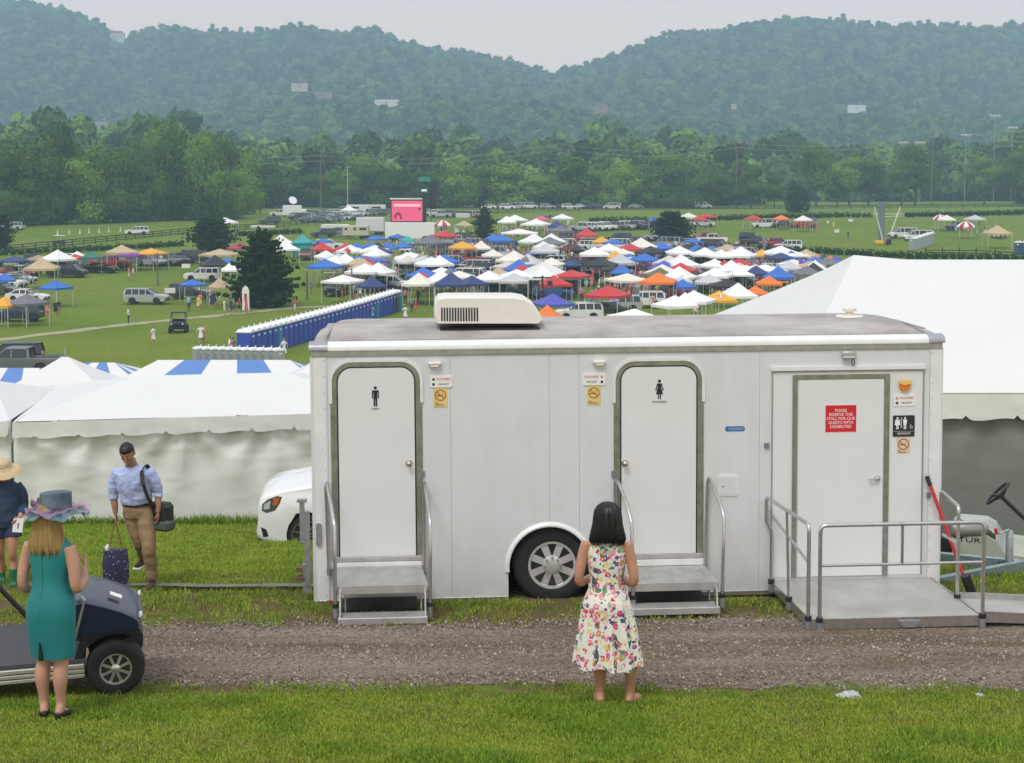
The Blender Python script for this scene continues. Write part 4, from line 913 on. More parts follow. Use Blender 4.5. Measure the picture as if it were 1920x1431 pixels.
m=MB(); tx=U(1815,992,-.5)[0]; tz_=U(1815,992,-.5)[1]; m.tube([(tx-.22,.5,tz_),(tx-.19,.5,tz_),(tx+.17,.5,tz_),(tx+.22,.5,tz_)],[.05,.085,.085,.05],14,0); m.tube([(tx-.1+.1*math.cos(R(a)),.5,tz_+.1*math.sin(R(a))) for a in range(0,361,30)],.012,6,1); m.build('gas_cylinder',[mat('tank_grey',(.27,.27,.25),.4,metal=.3,var=.1),M['black']],db,smooth=50)
# ---- red-handled squeegee leaning on the trailer corner
a=at_y(1738,893,14.52); b=at_y(1806,1078,14.15); e=at_y(1826,1112,14.05); o=empty('squeegee',(e.x,e.y,g(0,e.y)),0,'red-handled squeegee leaning against the trailer beside the ramp','squeegee')
off=Vector((e.x,e.y,g(0,e.y))); m=MB(); m.tube([a-off+(b-a)*.1,b-off],.020,8); m.build('handle',M['red_paint'],o,smooth=50); m=MB(); m.tube([a-off,a-off+(b-a)*.1],.024,8); m.build('grip',M['black'],o,smooth=50)
m=MB(); m.box((b+e)/2-off,(.10,.06,.22),(0,R(-22),0),b=.02,taper=(1.5,1)); m.build('head',M['black'],o)
# ------------------------------------------------------------------ frame tents
M['tent_wall']=mat('tent_wall',(.80,.80,.76),.5,var=.03,vscale=2.2,bump=.2,bscale=5.)
M['tent_val']=mat('tent_valance',(.78,.78,.75),.5,var=.05,vscale=1.5,bump=.3,bscale=4)
M['tent_roof']=mat('tent_roof',(.70,.70,.69),.5,var=.02,vscale=.8,bump=.1,bscale=2)
M['tent_seam']=mat('tent_seam',(.755,.755,.745),.5,var=.03)
M['tarp']=mat('grey_tarp',(.215,.222,.205),.6,var=.06,vscale=1.2,bump=.2,bscale=3.)
M['stripe_blue']=mat('tent_blue',(.10,.22,.52),.5,var=.06,vscale=1.)
M['pole_white']=mat('pole_white',(.7,.7,.68),.4,var=.05)
def cloth_wall(name,A,B,z0f,z1,m_,parent,amp=.05,seed=0,nx=220,nz=40,sag=True):
    A=Vector(A);B=Vector(B); d=(B-A); Ln=d.length; t=d.normalized(); q=Vector((t.y,-t.x,0)); V=[];Fc=[]
    for i in range(nx+1):
        s=Ln*i/nx; p=A+t*s
        for k in range(nz+1):
            h=k/nz; z=z0f(p)*(1-h)+z1*h
            fan=0.
            for xa in (math.floor(s/1.75)*1.75,math.floor(s/1.75)*1.75+1.75):
                ph=math.atan2(s-xa,z1-z+.12); ds=math.hypot(s-xa,z1-z); fan+=math.sin(ph*8.5+xa*2.1+seed)*math.exp(-ds/1.3)*min(1,ds/.5)
            broad=mnoise.noise(Vector((s*.55,z*.5,seed+3))); crease=.5*math.sin(s*7.+2.*math.sin(s*1.3)+.6*z)*(.5+.5*mnoise.noise(Vector((s*.8,z*.6,seed+51))))+.22*(1-abs(mnoise.noise(Vector((s*.55+z*.35,z*2.6,seed+41)))))**8
            o=amp*(broad*.6+fan*1.4+crease)*(.25+.75*math.sin(math.pi*min(1,.12+.95*(1-h))))-amp*.4
            v=p+q*o; V.append((v.x,v.y,z))
    for i in range(nx):
        for k in range(nz): Fc.append((i*(nz+1)+k,(i+1)*(nz+1)+k,(i+1)*(nz+1)+k+1,i*(nz+1)+k+1))
    o=link(name,raw_mesh(name,V,Fc,m_,True),parent); return o
def valance(A,B,z1,h,m_,parent,seed=0,step=.9,out=.14,name='valance'):
    A=Vector(A);B=Vector(B); d=(B-A); Ln=d.length; t=d.normalized(); q=Vector((t.y,-t.x,0)); V=[];Fc=[]; nx=int(Ln/.06); nz=5
    for i in range(nx+1):
        s=Ln*i/nx; p=A+t*s; ph=(s%step)/step; notch=max(0,1-abs(ph-.5)/.05)*h*.28; dip=.02*math.sin(2*math.pi*ph)
        for k in range(nz+1):
            f=k/nz; z=z1-h*f+(notch+dip)*f
            o=out+.018*f*mnoise.noise(Vector((s*1.7,f*1.3,seed)))+.010*f*mnoise.noise(Vector((s*5,f*3,seed+4)))
            v=p+q*o; V.append((v.x,v.y,z))
    for i in range(nx):
        for k in range(nz): Fc.append((i*(nz+1)+k,i*(nz+1)+k+1,(i+1)*(nz+1)+k+1,(i+1)*(nz+1)+k))
    return link(name,raw_mesh(name,V,Fc,m_,True),parent)
def hip_tent(label,cx,cy,rz,W,D,zE,rise,ridge,base,roofm=None,stripe=None,wall=None,val=.4,peakup=0.0,seed=0,cols=(8,4),name='frame_tent',sag=1.0):
    o=empty(name,(cx,cy,base),rz,label,'tent'); ze=zE-base
    nxc,nyc=cols
    eave=[]
    for i in range(nxc): eave.append((-W/2+W*i/nxc,-D/2,0))
    for i in range(nyc): eave.append((W/2,-D/2+D*i/nyc,1))
    for i in range(nxc): eave.append((W/2-W*i/nxc,D/2,2))
    for i in range(nyc): eave.append((-W/2,D/2-D*i/nyc,3))
    def at(e,t):
        x,y,_=e; x2=max(-ridge/2,min(ridge/2,x*(ridge/max(W,1e-3)))); z=ze+rise*t**sag
        up=peakup*max(0,1-abs(abs(x2)-ridge/2)/1.0)*t**6 if ridge>.1 else peakup*t**6
        return (x+(x2-x)*t,y*(1-t),z+up)
    NT=8; n=len(eave)
    for i in range(n):
        j=(i+1)%n; mb=MB(); mb.loft([[at(eave[i],k/NT),at(eave[j],k/NT)] for k in range(NT+1)],0,False,False)
        blue = stripe and i%2==stripe%2
        mb.build('roof_panel',M['stripe_blue'] if blue else (roofm or M['tent_roof']),o)
    C=[(-W/2,-D/2),(W/2,-D/2),(W/2,D/2),(-W/2,D/2)]
    for k in range(4):
        a,b=C[k],C[(k+1)%4]
        valance((a[0],a[1],0),(b[0],b[1],0),ze+.005,val,M['tent_val'],o,seed+k)
        if wall and k in wall[1]:
            Mx=Matrix.Translation((cx,cy,base))@Matrix.Rotation(rz,4,'Z')
            cloth_wall('side_wall',(a[0],a[1],0),(b[0],b[1],0),lambda p:(g(0,(Mx@p).y)-base-.02),ze-.03,wall[0],o,seed=seed+k*3,amp=wall[2])
        gz_=g(0,(Matrix.Translation((cx,cy,base))@Matrix.Rotation(rz,4,'Z')@Vector((a[0],a[1],0))).y)-base
        MB().tube([(a[0]*.995,a[1]*.995,gz_),(a[0]*.995,a[1]*.995,ze)],.035,8).build('pole',M['pole_white'],o,smooth=60)
    return o
# right-hand big tent
zE=at_y(1840,737,24).z; zR=at_y(1700,487,30.2).z
x0=4.75; x1=24.; cxr=(x0+x1)/2
hip_tent('large white tent with grey side wall behind the right end of the trailer',cxr,30.2,0,x1-x0,12.4,zE,zR-zE,2*(cxr-7.45),g(0,24)-.0,wall=(M['tarp'],(0,3),.035),val=.45,peakup=.10,seed=3,cols=(12,6))
# left white marquee, low roof
zA=at_y(587,776,30).z; a=at_z(25,791,zA); b=at_z(640,773,zA); rzA=math.atan2(b.y-a.y,b.x-a.x); W=(b-a).length+1.2; mid=a+(b-a).normalized()*W/2; q=Vector((-math.sin(rzA),math.cos(rzA),0)); c=mid+q*2.6
zrid=at_y(380,700,32.4).z
hip_tent('long white marquee with wrinkled side walls left of the trailer',c.x,c.y,rzA,W,5.2,zA,zrid-zA,W-4.6,g(0,30),wall=(M['tent_wall'],(0,3),.065),val=.34,seed=1,cols=(7,3))
# small white marquee at the left edge, in front of the pole
a2=at_z(-190,795,zA); b2=at_z(18,788,zA+.04); rz2=math.atan2(b2.y-a2.y,b2.x-a2.x); W2=(b2-a2).length; mid=a2.lerp(b2,.5); q=Vector((-math.sin(rz2),math.cos(rz2),0)); c=mid+q*2.3
hip_tent('white marquee cut by the left edge beside the long marquee',c.x,c.y,rz2,W2,4.6,zA+.03,.55,.4,g(0,29.),wall=(M['tent_wall'],(0,),.05),val=.34,seed=9,cols=(4,3))
# peaked white tent behind it
def peak_tent(label,px,py_apex,Y,W,D,rise,stripe=None,ridge=.15,roofm=None,seed=0,cols=(4,4),rz=0.,sag=1.3,name='peak_tent'):
    ap=at_y(px,py_apex,Y); return hip_tent(label,ap.x,Y,rz,W,D,ap.z-rise,rise,ridge,g(0,Y),roofm,stripe,None,.3,0,seed,cols,name,sag)
pk=peak_tent('peaked white tent with a thin pole rising behind the left marquee',122,669,36.5,8.6,7.0,1.75,seed=21,sag=1.6)
MB().tube([(0,0,at_y(122,672,36.5).z-g(0,36.5)-.05),(0,0,at_y(122,650,36.5).z-g(0,36.5))],.02,6).build('mast',M['galv'],pk)
peak_tent('blue and white striped tent at far left behind the marquee',15,690,44,9,8,1.7,stripe=1,ridge=3.,seed=22,cols=(6,4),sag=1.,name='striped_tent')
peak_tent('blue and white striped tent right of the peaked white tent',186,680,46,8,8,1.5,stripe=2,ridge=1.0,seed=23,cols=(4,4),sag=1.,name='striped_tent')
peak_tent('long blue and white striped tent in front of the grey toilets',420,675,44,10.6,7,1.6,stripe=1,ridge=4.2,seed=24,cols=(5,3),sag=1.,name='striped_tent')
peak_tent('white tent roof rising just left of the trailer corner',625,660,41,7.5,7,1.7,seed=25)

# ------------------------------------------------------------------ portable toilets
M['wc_blue']=mat('toilet_blue',(.035,.075,.46),.45,var=.08); M['wc_sky']=mat('toilet_sky_blue',(.04,.22,.48),.45,var=.08); M['wc_grey']=mat('toilet_grey',(.33,.37,.38),.5,var=.06); M['wc_white']=mat('toilet_roof',(.82,.82,.83),.5,var=.03); M['wc_navy']=mat('toilet_navy',(.04,.07,.16),.45,var=.08)
def toilet_proto():
    o=empty('portable_toilet',(0,0,-500))
    m=MB(); m.box((0,0,1.02),(1.12,1.12,2.04),b=.04); m.build('body',M['wc_blue'],o)
    m=MB(); m.box((0,-.575,1.05),(.80,.03,1.86),b=.01); d=m.build('door',M['wc_blue'],o); MB().box((0,-.592,1.72),(.36,.012,.14)).build('door_label',M['sign_white'],d)
    m=MB(); rg=[]
    for x in (-.60,-.30,0,.30,.60):
        hh=.26 if x==0 else .20 if abs(x)<.4 else .05
        rg.append([(x,-.61,2.02),(x,-.58,2.05+hh*.8),(x,0,2.06+hh),(x,.58,2.05+hh*.8),(x,.61,2.02)])
    m.loft(rg,0,True,True); m.build('roof',M['wc_white'],o,smooth=30)
    m=MB(); m.tube([(.35,.4,2.0),(.35,.4,2.42)],.06,8); m.build('vent_pipe',M['wc_white'],o)
    return o
WC=toilet_proto()
def toilet(p,rz,colr,label,group,s=1.0):
    o=copy_tree(WC); o.location=p; o.rotation_euler=(0,0,rz); o.scale=(s,s,s); tag(o,label,'toilet',group)
    for ch in KIDS[o.name]:
        if ch.name.split('.')[0] in('body','door'): ch.material_slots[0].link='OBJECT'; ch.material_slots[0].material=M[colr]
    return o
a=on_ground(462,672); b=on_ground(742,583); d=b-a; n=max(10,int(d.length/1.2)); rzT=math.atan2(d.y,d.x)
for i in range(n+1):
    p=a.lerp(b,i/n); p.z=g(0,p.y)
    cl='wc_sky' if i in (5,n-7,n) else 'wc_navy' if i in(n-1,n-2) else 'wc_blue'
    lb={0:'blue portable toilet at the near left end of the long row',n:'sky blue portable toilet at the far right end of the long row',5:'sky blue portable toilet near the near end of the long row',n-7:'sky blue portable toilet two thirds along the long row'}.get(i)
    toilet(p,rzT-math.pi*0+ (0),cl,lb or ('navy portable toilet next to the far end of the long row, %s from it'%('first' if i==n-1 else 'second') if cl=='wc_navy' else '%s portable toilet from the near end of the long blue row'%(ordn(i) if i<20 else '%s'%(['twenty-','thirty-','forty-','fifty-'][(i+1)//10-2]+ords[(i+1)%10-1] if (i+1)%10 else {30:'thirtieth',40:'fortieth',50:'fiftieth',20:'twentieth'}[i+1]))),'row of blue portable toilets')
b=on_ground(522,694); c_=on_ground(352,690); 
for i in range(11):
    p=b+Vector(((352-522)/pxm(b.y)*i/10.*.98,.30*i,0)); p.z=g(0,p.y)-.02*i
    toilet(p,R(33),'wc_grey','%s small grey toilet from the right in the row behind the striped tent'%ordn(i),'row of grey toilets',.62 if False else .70)
for i in range(6):
    p=on_ground(1712+i*6.4,470-i*2.2); toilet(p,R(-52),'wc_grey','%s grey toilet from the left in the group on the right field'%ordn(i),'grey toilets on the right field')
for i in range(2): toilet(on_ground(1908+i*13,478),R(-20),'wc_navy','%s dark blue toilet with white roof at the right picture edge'%('nearer' if i==0 else 'farther'),'toilets at the right edge')
for ch in KIDS[WC.name]:
    for c2 in KIDS.get(ch.name,[]): bpy.data.objects.remove(c2)
for ch in KIDS[WC.name]: bpy.data.objects.remove(ch)
bpy.data.objects.remove(WC)

# ------------------------------------------------------------------ pop-up canopies
CC={'white':(.84,.84,.83),'cream':(.80,.76,.66),'tan':(.52,.40,.24),'brown':(.36,.27,.17),'blue':(.035,.15,.55),'navy':(.03,.05,.17),'black':(.022,.022,.028),'grey':(.16,.165,.18),'red':(.55,.035,.04),'orange':(.80,.19,.02),'gold':(.78,.38,.03),'green':(.025,.17,.11),'purple':(.20,.03,.38),'violet':(.09,.09,.45),'pink':(.72,.10,.22),'teal':(.03,.36,.36),'olive':(.13,.15,.06),'maroon':(.36,.05,.07),'silver':(.55,.55,.57),'beige':(.66,.59,.52)}
for k,c in CC.items(): M['cloth_'+k]=mat('cloth_'+k,c,.6,var=.07,vscale=.9)
def canopy_meshes(pitch,valn=.28):
    top=MB(); n=4; NT=5; E=[]
    for sx_,sy_,ex,ey in ((-1,-1,1,-1),(1,-1,1,1),(1,1,-1,1),(-1,1,-1,-1)):
        for i in range(n): t=i/n; E.append((sx_+(ex-sx_)*t,sy_+(ey-sy_)*t,t))
    rings=[]
    rings.append([(x*1.525,y*1.525,2.05-.0) for x,y,t in E])
    for k in range(NT+1):
        s=1-k/NT; rings.append([(x*1.52*s,y*1.52*s,2.05+valn+pitch*((k/NT)**1.25)-(.05*math.sin(math.pi*t)*s)) for x,y,t in E])
    top.loft(rings,0,False,True); return top.mesh('canopy_top',M['cloth_white'])
CTOP=[canopy_meshes(.85),canopy_meshes(1.15),canopy_meshes(.6,.24)]
CLEG=MB().box((0,0,1.03),(.05,.05,2.06)).mesh('leg',M['pole_white'])
THINGS=[]   # (object, colour word, kind word, category, px, py)
def canopy(px,py,wpx,colr,k=0,extra=None,long=1.0,rz=None):
    hgt=2.33+(.85,1.15,.6)[k]; s=1.0
    p=on_ground(px,py,hgt); Wm=wpx/pxm(p.y); s=max(.75,min(1.35,Wm/3.3))
    p=on_ground(px,py,hgt*(.55+.45*s)); Wm=wpx/pxm(p.y); s=max(.8,min(2.2,Wm/3.0*1.06)); zs=(.55+.45*min(s,1.4))
    o=empty('pop_up_canopy',p,rng.uniform(-.5,.5) if rz is None else rz)
    t=link('canopy_top',CTOP[k],o,None,None,(s*long,s,zs)); t.material_slots[0].link='OBJECT'; t.material_slots[0].material=M['cloth_'+colr]
    for sx_ in(-1,1):
        for sy_ in(-1,1): link('leg',CLEG,o,(sx_*1.46*s*long,sy_*1.46*s,0),None,(1,1,zs))
    THINGS.append((o,colr,'pop-up canopy','canopy',px,py)); 
    return o,p,s,zs
CAN=[(8,513,30,'blue'),(78,487,54,'tan'),(27,482,42,'navy'),(72,480,40,'brown'),(108,472,46,'white'),(141,477,25,'red'),(145,472,25,'white'),(171,474,36,'green'),(228,462,52,'tan'),(244,473,38,'purple'),(283,468,44,'gold'),(412,467,58,'tan'),(403,482,48,'black'),(425,484,30,'blue'),(433,492,34,'white'),(412,521,38,'tan'),(362,525,40,'blue'),(104,528,42,'blue'),(8,558,40,'gold'),(50,555,54,'grey'),(450,457,36,'maroon'),(422,410,34,'white'),
(526,443,40,'white'),(533,454,44,'white'),(542,461,30,'blue'),(606,447,26,'blue'),(706,443,30,'blue'),(745,439,24,'blue'),(669,457,30,'blue'),(698,456,30,'blue'),(727,455,30,'blue'),(755,455,28,'blue'),(764,443,24,'teal'),(648,478,44,'white'),(610,490,44,'white'),(643,518,58,'white'),(698,521,42,'navy'),(791,514,45,'red'),(809,485,50,'white'),(828,504,46,'white'),(846,502,32,'blue'),(833,480,50,'blue'),(789,478,38,'brown'),(762,476,40,'cream'),(833,434,40,'red'),(807,443,42,'grey'),(870,416,28,'tan'),(654,387,22,'white'),
(867,455,44,'gold'),(902,454,34,'cream'),(940,442,42,'blue'),(925,441,30,'blue'),(950,407,30,'white'),(966,405,36,'white'),(1016,407,28,'pink'),(1005,411,44,'white'),(1032,404,30,'black'),(1054,403,30,'white'),(1044,415,32,'navy'),(1052,425,38,'grey'),(1100,430,38,'red'),(1001,441,42,'white'),(1034,441,42,'white'),(1030,447,46,'grey'),(1128,446,32,'gold'),(1152,450,36,'blue'),(1142,459,44,'white'),(1202,449,46,'cream'),(1240,457,38,'blue'),(1220,464,42,'black'),(1115,466,52,'white'),(1022,461,50,'silver'),(964,473,50,'cream'),(1000,468,26,'blue'),(1154,474,38,'gold'),(1209,478,44,'blue'),(1125,485,52,'black'),(1072,491,38,'navy'),(979,487,36,'navy'),(1149,499,40,'black'),(1166,496,30,'blue'),(1245,492,44,'violet'),(1238,505,50,'olive'),(935,504,40,'tan'),(885,520,48,'navy'),(1140,539,64,'red'),(1234,515,62,'orange'),(1037,555,62,'violet'),(1026,573,42,'orange'),(1190,583,76,'white'),
(1291,401,28,'cream'),(1312,404,22,'red'),(1325,402,28,'red'),(1227,407,18,'blue'),(1412,405,26,'red'),(1465,405,26,'orange'),(1506,406,30,'cream'),(1517,408,22,'purple'),(1274,464,46,'white'),(1307,461,38,'blue'),(1337,461,26,'blue'),(1364,460,38,'tan'),(1380,464,26,'blue'),(1389,465,48,'white'),(1322,467,48,'white'),(1352,471,44,'white'),(1429,470,36,'gold'),(1464,462,56,'white'),(1484,471,50,'white'),(1517,476,28,'red'),(1532,478,24,'orange'),(1545,478,24,'navy'),(1557,480,24,'orange'),(1567,481,22,'violet'),(1485,487,38,'blue'),(1502,489,28,'purple'),(1520,492,46,'tan'),(1277,481,54,'white'),(1340,489,46,'white'),(1358,490,36,'red'),(1386,487,40,'red'),(1386,496,46,'beige'),(1417,498,40,'silver'),(1419,506,28,'blue'),(1341,505,54,'white'),(1367,500,40,'beige'),(1390,507,46,'white'),(1280,516,36,'silver'),(1280,525,30,'blue'),(1330,517,50,'silver'),(1362,526,56,'black'),(1442,521,44,'orange'),(1384,535,60,'white'),(1416,537,30,'orange'),(1265,559,60,'white'),(1301,550,64,'white'),(1285,553,50,'white'),
(1775,405,30,'cream'),(1828,405,28,'silver'),(1870,425,42,'tan'),(1300,448,28,'blue')]
for c in CAN: canopy(*c,k=rng.choice([0,0,1,2]))
q=random.Random(77)
for i in range(74):
    px,py=q.choice([(q.uniform(780,1000),q.uniform(462,520)),(q.uniform(1000,1300),q.uniform(455,520)),(q.uniform(1290,1560),q.uniform(466,505)),(q.uniform(590,780),q.uniform(455,500))])
    canopy(px,py,(py-350)*q.uniform(.30,.38),q.choice(['white','white','white','blue','navy','black','tan','cream','grey','silver','red','beige']),q.choice([0,1,2]))
canopy(680,482,46,'blue',2,long=1.9,rz=.05); canopy(974,431,40,'white',2,long=1.6,rz=0.)
# canopy with a pale emblem, canopy with a white letter
o,p,s,zs=canopy(1180,479,40,'blue',0,rz=0.); M['emblem']=mat('emblem_white',(.8,.82,.85),.6,var=.03)
def on_front(o,s,zs,mb_or_me,t,name,m_,size,pitch=.85):
    # lay a flat mark on the sloping front panel, just proud of the cloth
    y=-1.52*s*(1-t); z=(2.33+pitch*(t**1.25))*zs; dz=pitch*1.25*(max(t,.05)**.25)*zs; a=math.atan2(dz,1.52*s)
    return link(name,mb_or_me,o,(0,y-.05,z+.05),(a,0,0),size)
lf=MB()
for a in (-50,-25,0,25,50): lf.prism([(0,0),(.16*math.cos(R(90+a-14)),.34*math.sin(R(90+a-14))),(.62*math.cos(R(90+a)),.62*math.sin(R(90+a))),(.16*math.cos(R(90+a+14)),.34*math.sin(R(90+a+14)))],-.005+a*.00002,.005+a*.00002,'Z')
on_front(o,s,zs,lf.mesh('emblem',M['emblem']),.25,'emblem',None,s)
o,p,s,zs=canopy(1349,549,56,'gold',0,rz=0.); tm=text_mesh('T',1.2); tm.materials.clear(); tm.materials.append(M['emblem']); on_front(o,s,zs,tm,.42,'lettering',None,s*.95)
# large white tent in the middle of the field
_y=on_ground(1020,553).y; ap=at_y(1020,491,_y); H=ap.z-g(0,_y); wm=122/pxm(_y)
hip_tent('large white peaked tent in the middle of the canopy field',ap.x,_y,R(8),wm*.93,wm*.86,g(0,_y)+2.3,H-2.3,.2,g(0,_y),val=.35,seed=31,cols=(4,4),name='peak_tent',wall=(M['tent_wall'],(1,2,3),.05),sag=1.1)
# teal walled booth
o,p,s,zs=canopy(567,443,36,'teal',1,rz=.1); MB().box((0,1.4*s,1.0),(2.9*s,.04,2.0)).build('wall',M['cloth_teal'],o); MB().box((-1.4*s,0,1.0),(.04,2.8*s,2.0)).build('wall',M['cloth_teal'],o); MB().box((0,-1.4*s,1.0),(2.9*s,.04,2.0)).build('wall',M['cloth_teal'],o)
THINGS.pop(); tag(o,'teal booth canopy with teal side walls behind the large cedar','canopy')
# striped parasols
def parasol(px,py,wpx,label):
    p=on_ground(px,py,3.3); Wm=wpx/pxm(p.y); o=empty('striped_parasol',p,0,label,'parasol','red and white parasols')
    n=12
    for i in range(n):
        a0,a1=2*math.pi*i/n,2*math.pi*(i+1)/n; m=MB(); rg=[]
        for k in range(6):
            t=k/5; r=Wm/2*t; z=3.3-.95*t**1.7; rg.append([(r*math.cos(a0),r*math.sin(a0),z),(r*math.cos((a0+a1)/2),r*math.sin((a0+a1)/2),z-.03*t),(r*math.cos(a1),r*math.sin(a1),z)])
        r=Wm/2; rg.append([(r*math.cos(a0),r*math.sin(a0),2.1),(r*math.cos((a0+a1)/2),r*math.sin((a0+a1)/2),2.05),(r*math.cos(a1),r*math.sin(a1),2.1)])
        m.loft(rg,0,False,False); m.build('canopy_panel',M['cloth_red'] if i%2 else M['cloth_white'],o)
    MB().tube([(0,0,0),(0,0,3.3)],.05,8).build('pole',M['pole_white'],o)
    for k in range(4): a=k*math.pi/2+.4; MB().tube([(Wm*.42*math.cos(a),Wm*.42*math.sin(a),0),(Wm*.42*math.cos(a),Wm*.42*math.sin(a),2.3)],.04,6).build('leg',M['pole_white'],o)
parasol(830,413,36,'red and white striped parasol right of the pink screen'); parasol(1811,415,34,'red and white striped parasol on the right field, nearer one'); parasol(1763,402,28,'red and white striped parasol on the right field, farther one')

# ------------------------------------------------------------------ vehicles
PC={'white':(.80,.80,.79),'silver':(.48,.49,.50),'grey':(.17,.18,.19),'black':(.015,.016,.018),'red':(.42,.02,.025),'blue':(.035,.09,.30),'navy':(.02,.03,.08),'maroon':(.12,.015,.02),'gold':(.42,.36,.26),'teal':(.10,.20,.20),'charcoal':(.06,.065,.07),'brown':(.28,.10,.07),'steel':(.20,.23,.27)}
for k,c in PC.items(): M['paint_'+k]=mat('paint_'+k,c,.28,metal=.25 if k in('silver','grey','gold','steel') else 0,var=.03,coat=.6,vscale=2)
M['lamp']=mat('headlamp',(.55,.57,.60),.1,var=.1,spec=.8); M['tail']=mat('tail_lamp',(.35,.02,.02),.2,var=.1); M['underbody']=mat('underbody',(.012,.012,.013),.9,var=0)
def arc(cx,cz,r,a0,a1,n): return [(cx+r*math.cos(R(a0+(a1-a0)*i/n)),cz+r*math.sin(R(a0+(a1-a0)*i/n))) for i in range(n+1)]
CARS={}
def car_proto(kind,seg=7):
    S={'suv':dict(L=4.9,W=1.95,wb=(-1.42,1.45),wr=.39,body=[(2.28,.33),(2.42,.55),(2.42,.82),(2.28,.98),(1.9,1.05),(1.0,1.12),(-2.28,1.10),(-2.42,.95),(-2.44,.5),(-2.3,.36)],gh=[(1.08,1.10),(.42,1.66),(.15,1.75),(-1.95,1.77),(-2.18,1.68),(-2.32,1.09)],pil=(.12,-.62,-1.42)),
       'sedan':dict(L=4.8,W=1.84,wb=(-1.38,1.42),wr=.34,body=[(2.2,.26),(2.38,.45),(2.38,.62),(2.2,.78),(1.0,.95),(-1.7,.97),(-2.28,.92),(-2.38,.6),(-2.3,.3)],gh=[(1.1,.94),(.25,1.38),(-.05,1.45),(-.75,1.44),(-1.1,1.36),(-1.85,.96)],pil=(.1,-.6)),
       'pickup':dict(L=5.8,W=2.0,wb=(-1.75,1.85),wr=.41,body=[(2.75,.40),(2.88,.6),(2.88,.95),(2.72,1.10),(1.45,1.17),(-2.82,1.16),(-2.90,1.05),(-2.90,.55),(-2.75,.42)],gh=[(1.5,1.15),(.85,1.75),(.6,1.84),(-.55,1.84),(-.75,1.78),(-.85,1.16)],pil=(.35,)),
       'van':dict(L=5.4,W=2.0,wb=(-1.65,1.75),wr=.38,body=[(2.55,.36),(2.68,.6),(2.66,.9),(2.45,1.05),(1.75,1.2),(-2.58,1.22),(-2.66,1.0),(-2.66,.5),(-2.5,.38)],gh=[(1.8,1.18),(1.05,1.92),(.7,2.05),(-2.3,2.05),(-2.55,1.98),(-2.62,1.2)],pil=(.75,-.1,-1.6)),}[kind]
    o=empty({'suv':'suv_car','sedan':'sedan_car','pickup':'pickup_truck','van':'passenger_van'}[kind],(0,0,-500)); W=S['W']; r=S['wr']; body=S['body']; zb=min(z for _,z in body)
    # outline with wheel arches along the sill
    ol=list(body)+[(-2.3 if kind!='pickup' else -2.7,zb)]
    ol=[p for p in body]
    low=[]
    for wx in S['wb']: low+= arc(wx,r,r*1.16,180+8,0-8,8) if False else [(wx+r*1.18*math.cos(R(a)),max(zb,r+r*1.18*math.sin(R(a)))) for a in (185,160,135,110,90,70,45,20,-5)]
    ol=ol+low
    m=MB(); cxm=sum(p[0] for p in ol)/len(ol); rings=[]
    for y,k,dz in ((-W/2+.0,.965,-.03),(-W/2+.06,.992,0),(-W/2+.3,1,.012),(0,1.006,.03),(W/2-.3,1,.012),(W/2-.06,.992,0),(W/2,.965,-.03)):
        rings.append([(x*k,y,z+(dz if z>.8 else 0)) for x,z in ol])
    m.loft(rings,0,True,True); m.build('body',M['paint_white'],o,smooth=38)
    m=MB(); m.box((0,0,zb+.22),(S['L']*.86,W*.80,.34)); m.build('underbody',M['underbody'],o)
    gh=S['gh']; m=MB(); rings=[]; zt=max(z for _,z in gh); zl=min(z for _,z in gh)
    for y,ins in ((-1,0),(-.5,0),(.5,0),(1,0)):
        rings.append([(x,(y/abs(y))*(W/2-.07-.20*(z-zl)/(zt-zl)) if abs(y)==1 else y*(W/2-.3),z) for x,z in gh])
    m.loft(rings,0,True,True); m.build('glass',M['glass'],o,smooth=30)
    top=[p for p in gh if p[1]>zt-.14]; m=MB(); xs_=[p[0] for p in top]
    m.box(((max(xs_)+min(xs_))/2,0,zt-.01),(max(xs_)-min(xs_)+.02,W-.50,.055),b=.02); m.build('roof',M['paint_white'],o)
    for sgn in(-1,1):
        def at(x,z): return Vector((x,sgn*(W/2-.07-.20*(z-zl)/(zt-zl)+.008),z))
        m=MB()
        def strip_(a,b,w_):
            A=at(*a);B=at(*b); m.add([A+Vector((-w_/2,0,0)),A+Vector((w_/2,0,0)),B+Vector((w_/2,0,0)),B+Vector((-w_/2,0,0))],[(0,1,2,3)])
            m.add([A+Vector((-w_/2,-sgn*.03,0)),A+Vector((w_/2,-sgn*.03,0)),B+Vector((w_/2,-sgn*.03,0)),B+Vector((-w_/2,-sgn*.03,0))],[(3,2,1,0)])
        strip_(gh[0],gh[1],.10); strip_(gh[-1],gh[-2] if len(gh)<6 else gh[-2],.16)
        for x in S['pil']: strip_((x,zl),(x,zt-.08),.09)
        A=[at(gh[1][0],gh[1][1]),at(gh[2][0],gh[2][1]-.02),at(gh[3][0],gh[3][1]-.02),at(gh[-2][0],gh[-2][1]-.05)]
        m.tube([v+Vector((0,0,-.02)) for v in A],.045,6); m.build('pillar_frame',M['paint_white'],o)
        zl2=zl-.2; xf=max(p[0] for p in body)
        MB().box((xf-.09,sgn*(W/2-.28),.80 if kind!='sedan' else .64),(.16,.34,.15),b=.03).build('headlight',M['lamp'],o)
        MB().box((-xf+.05,sgn*(W/2-.14),.95 if kind!='sedan' else .78),(.10,.16,.30),b=.02).build('tail_light',M['tail'],o)
        MB().box((gh[0][0]-.1,sgn*(W/2+.06),zl+.08),(.10,.18,.12),b=.02).build('mirror',M['black'],o)
    xf=max(p[0] for p in body)
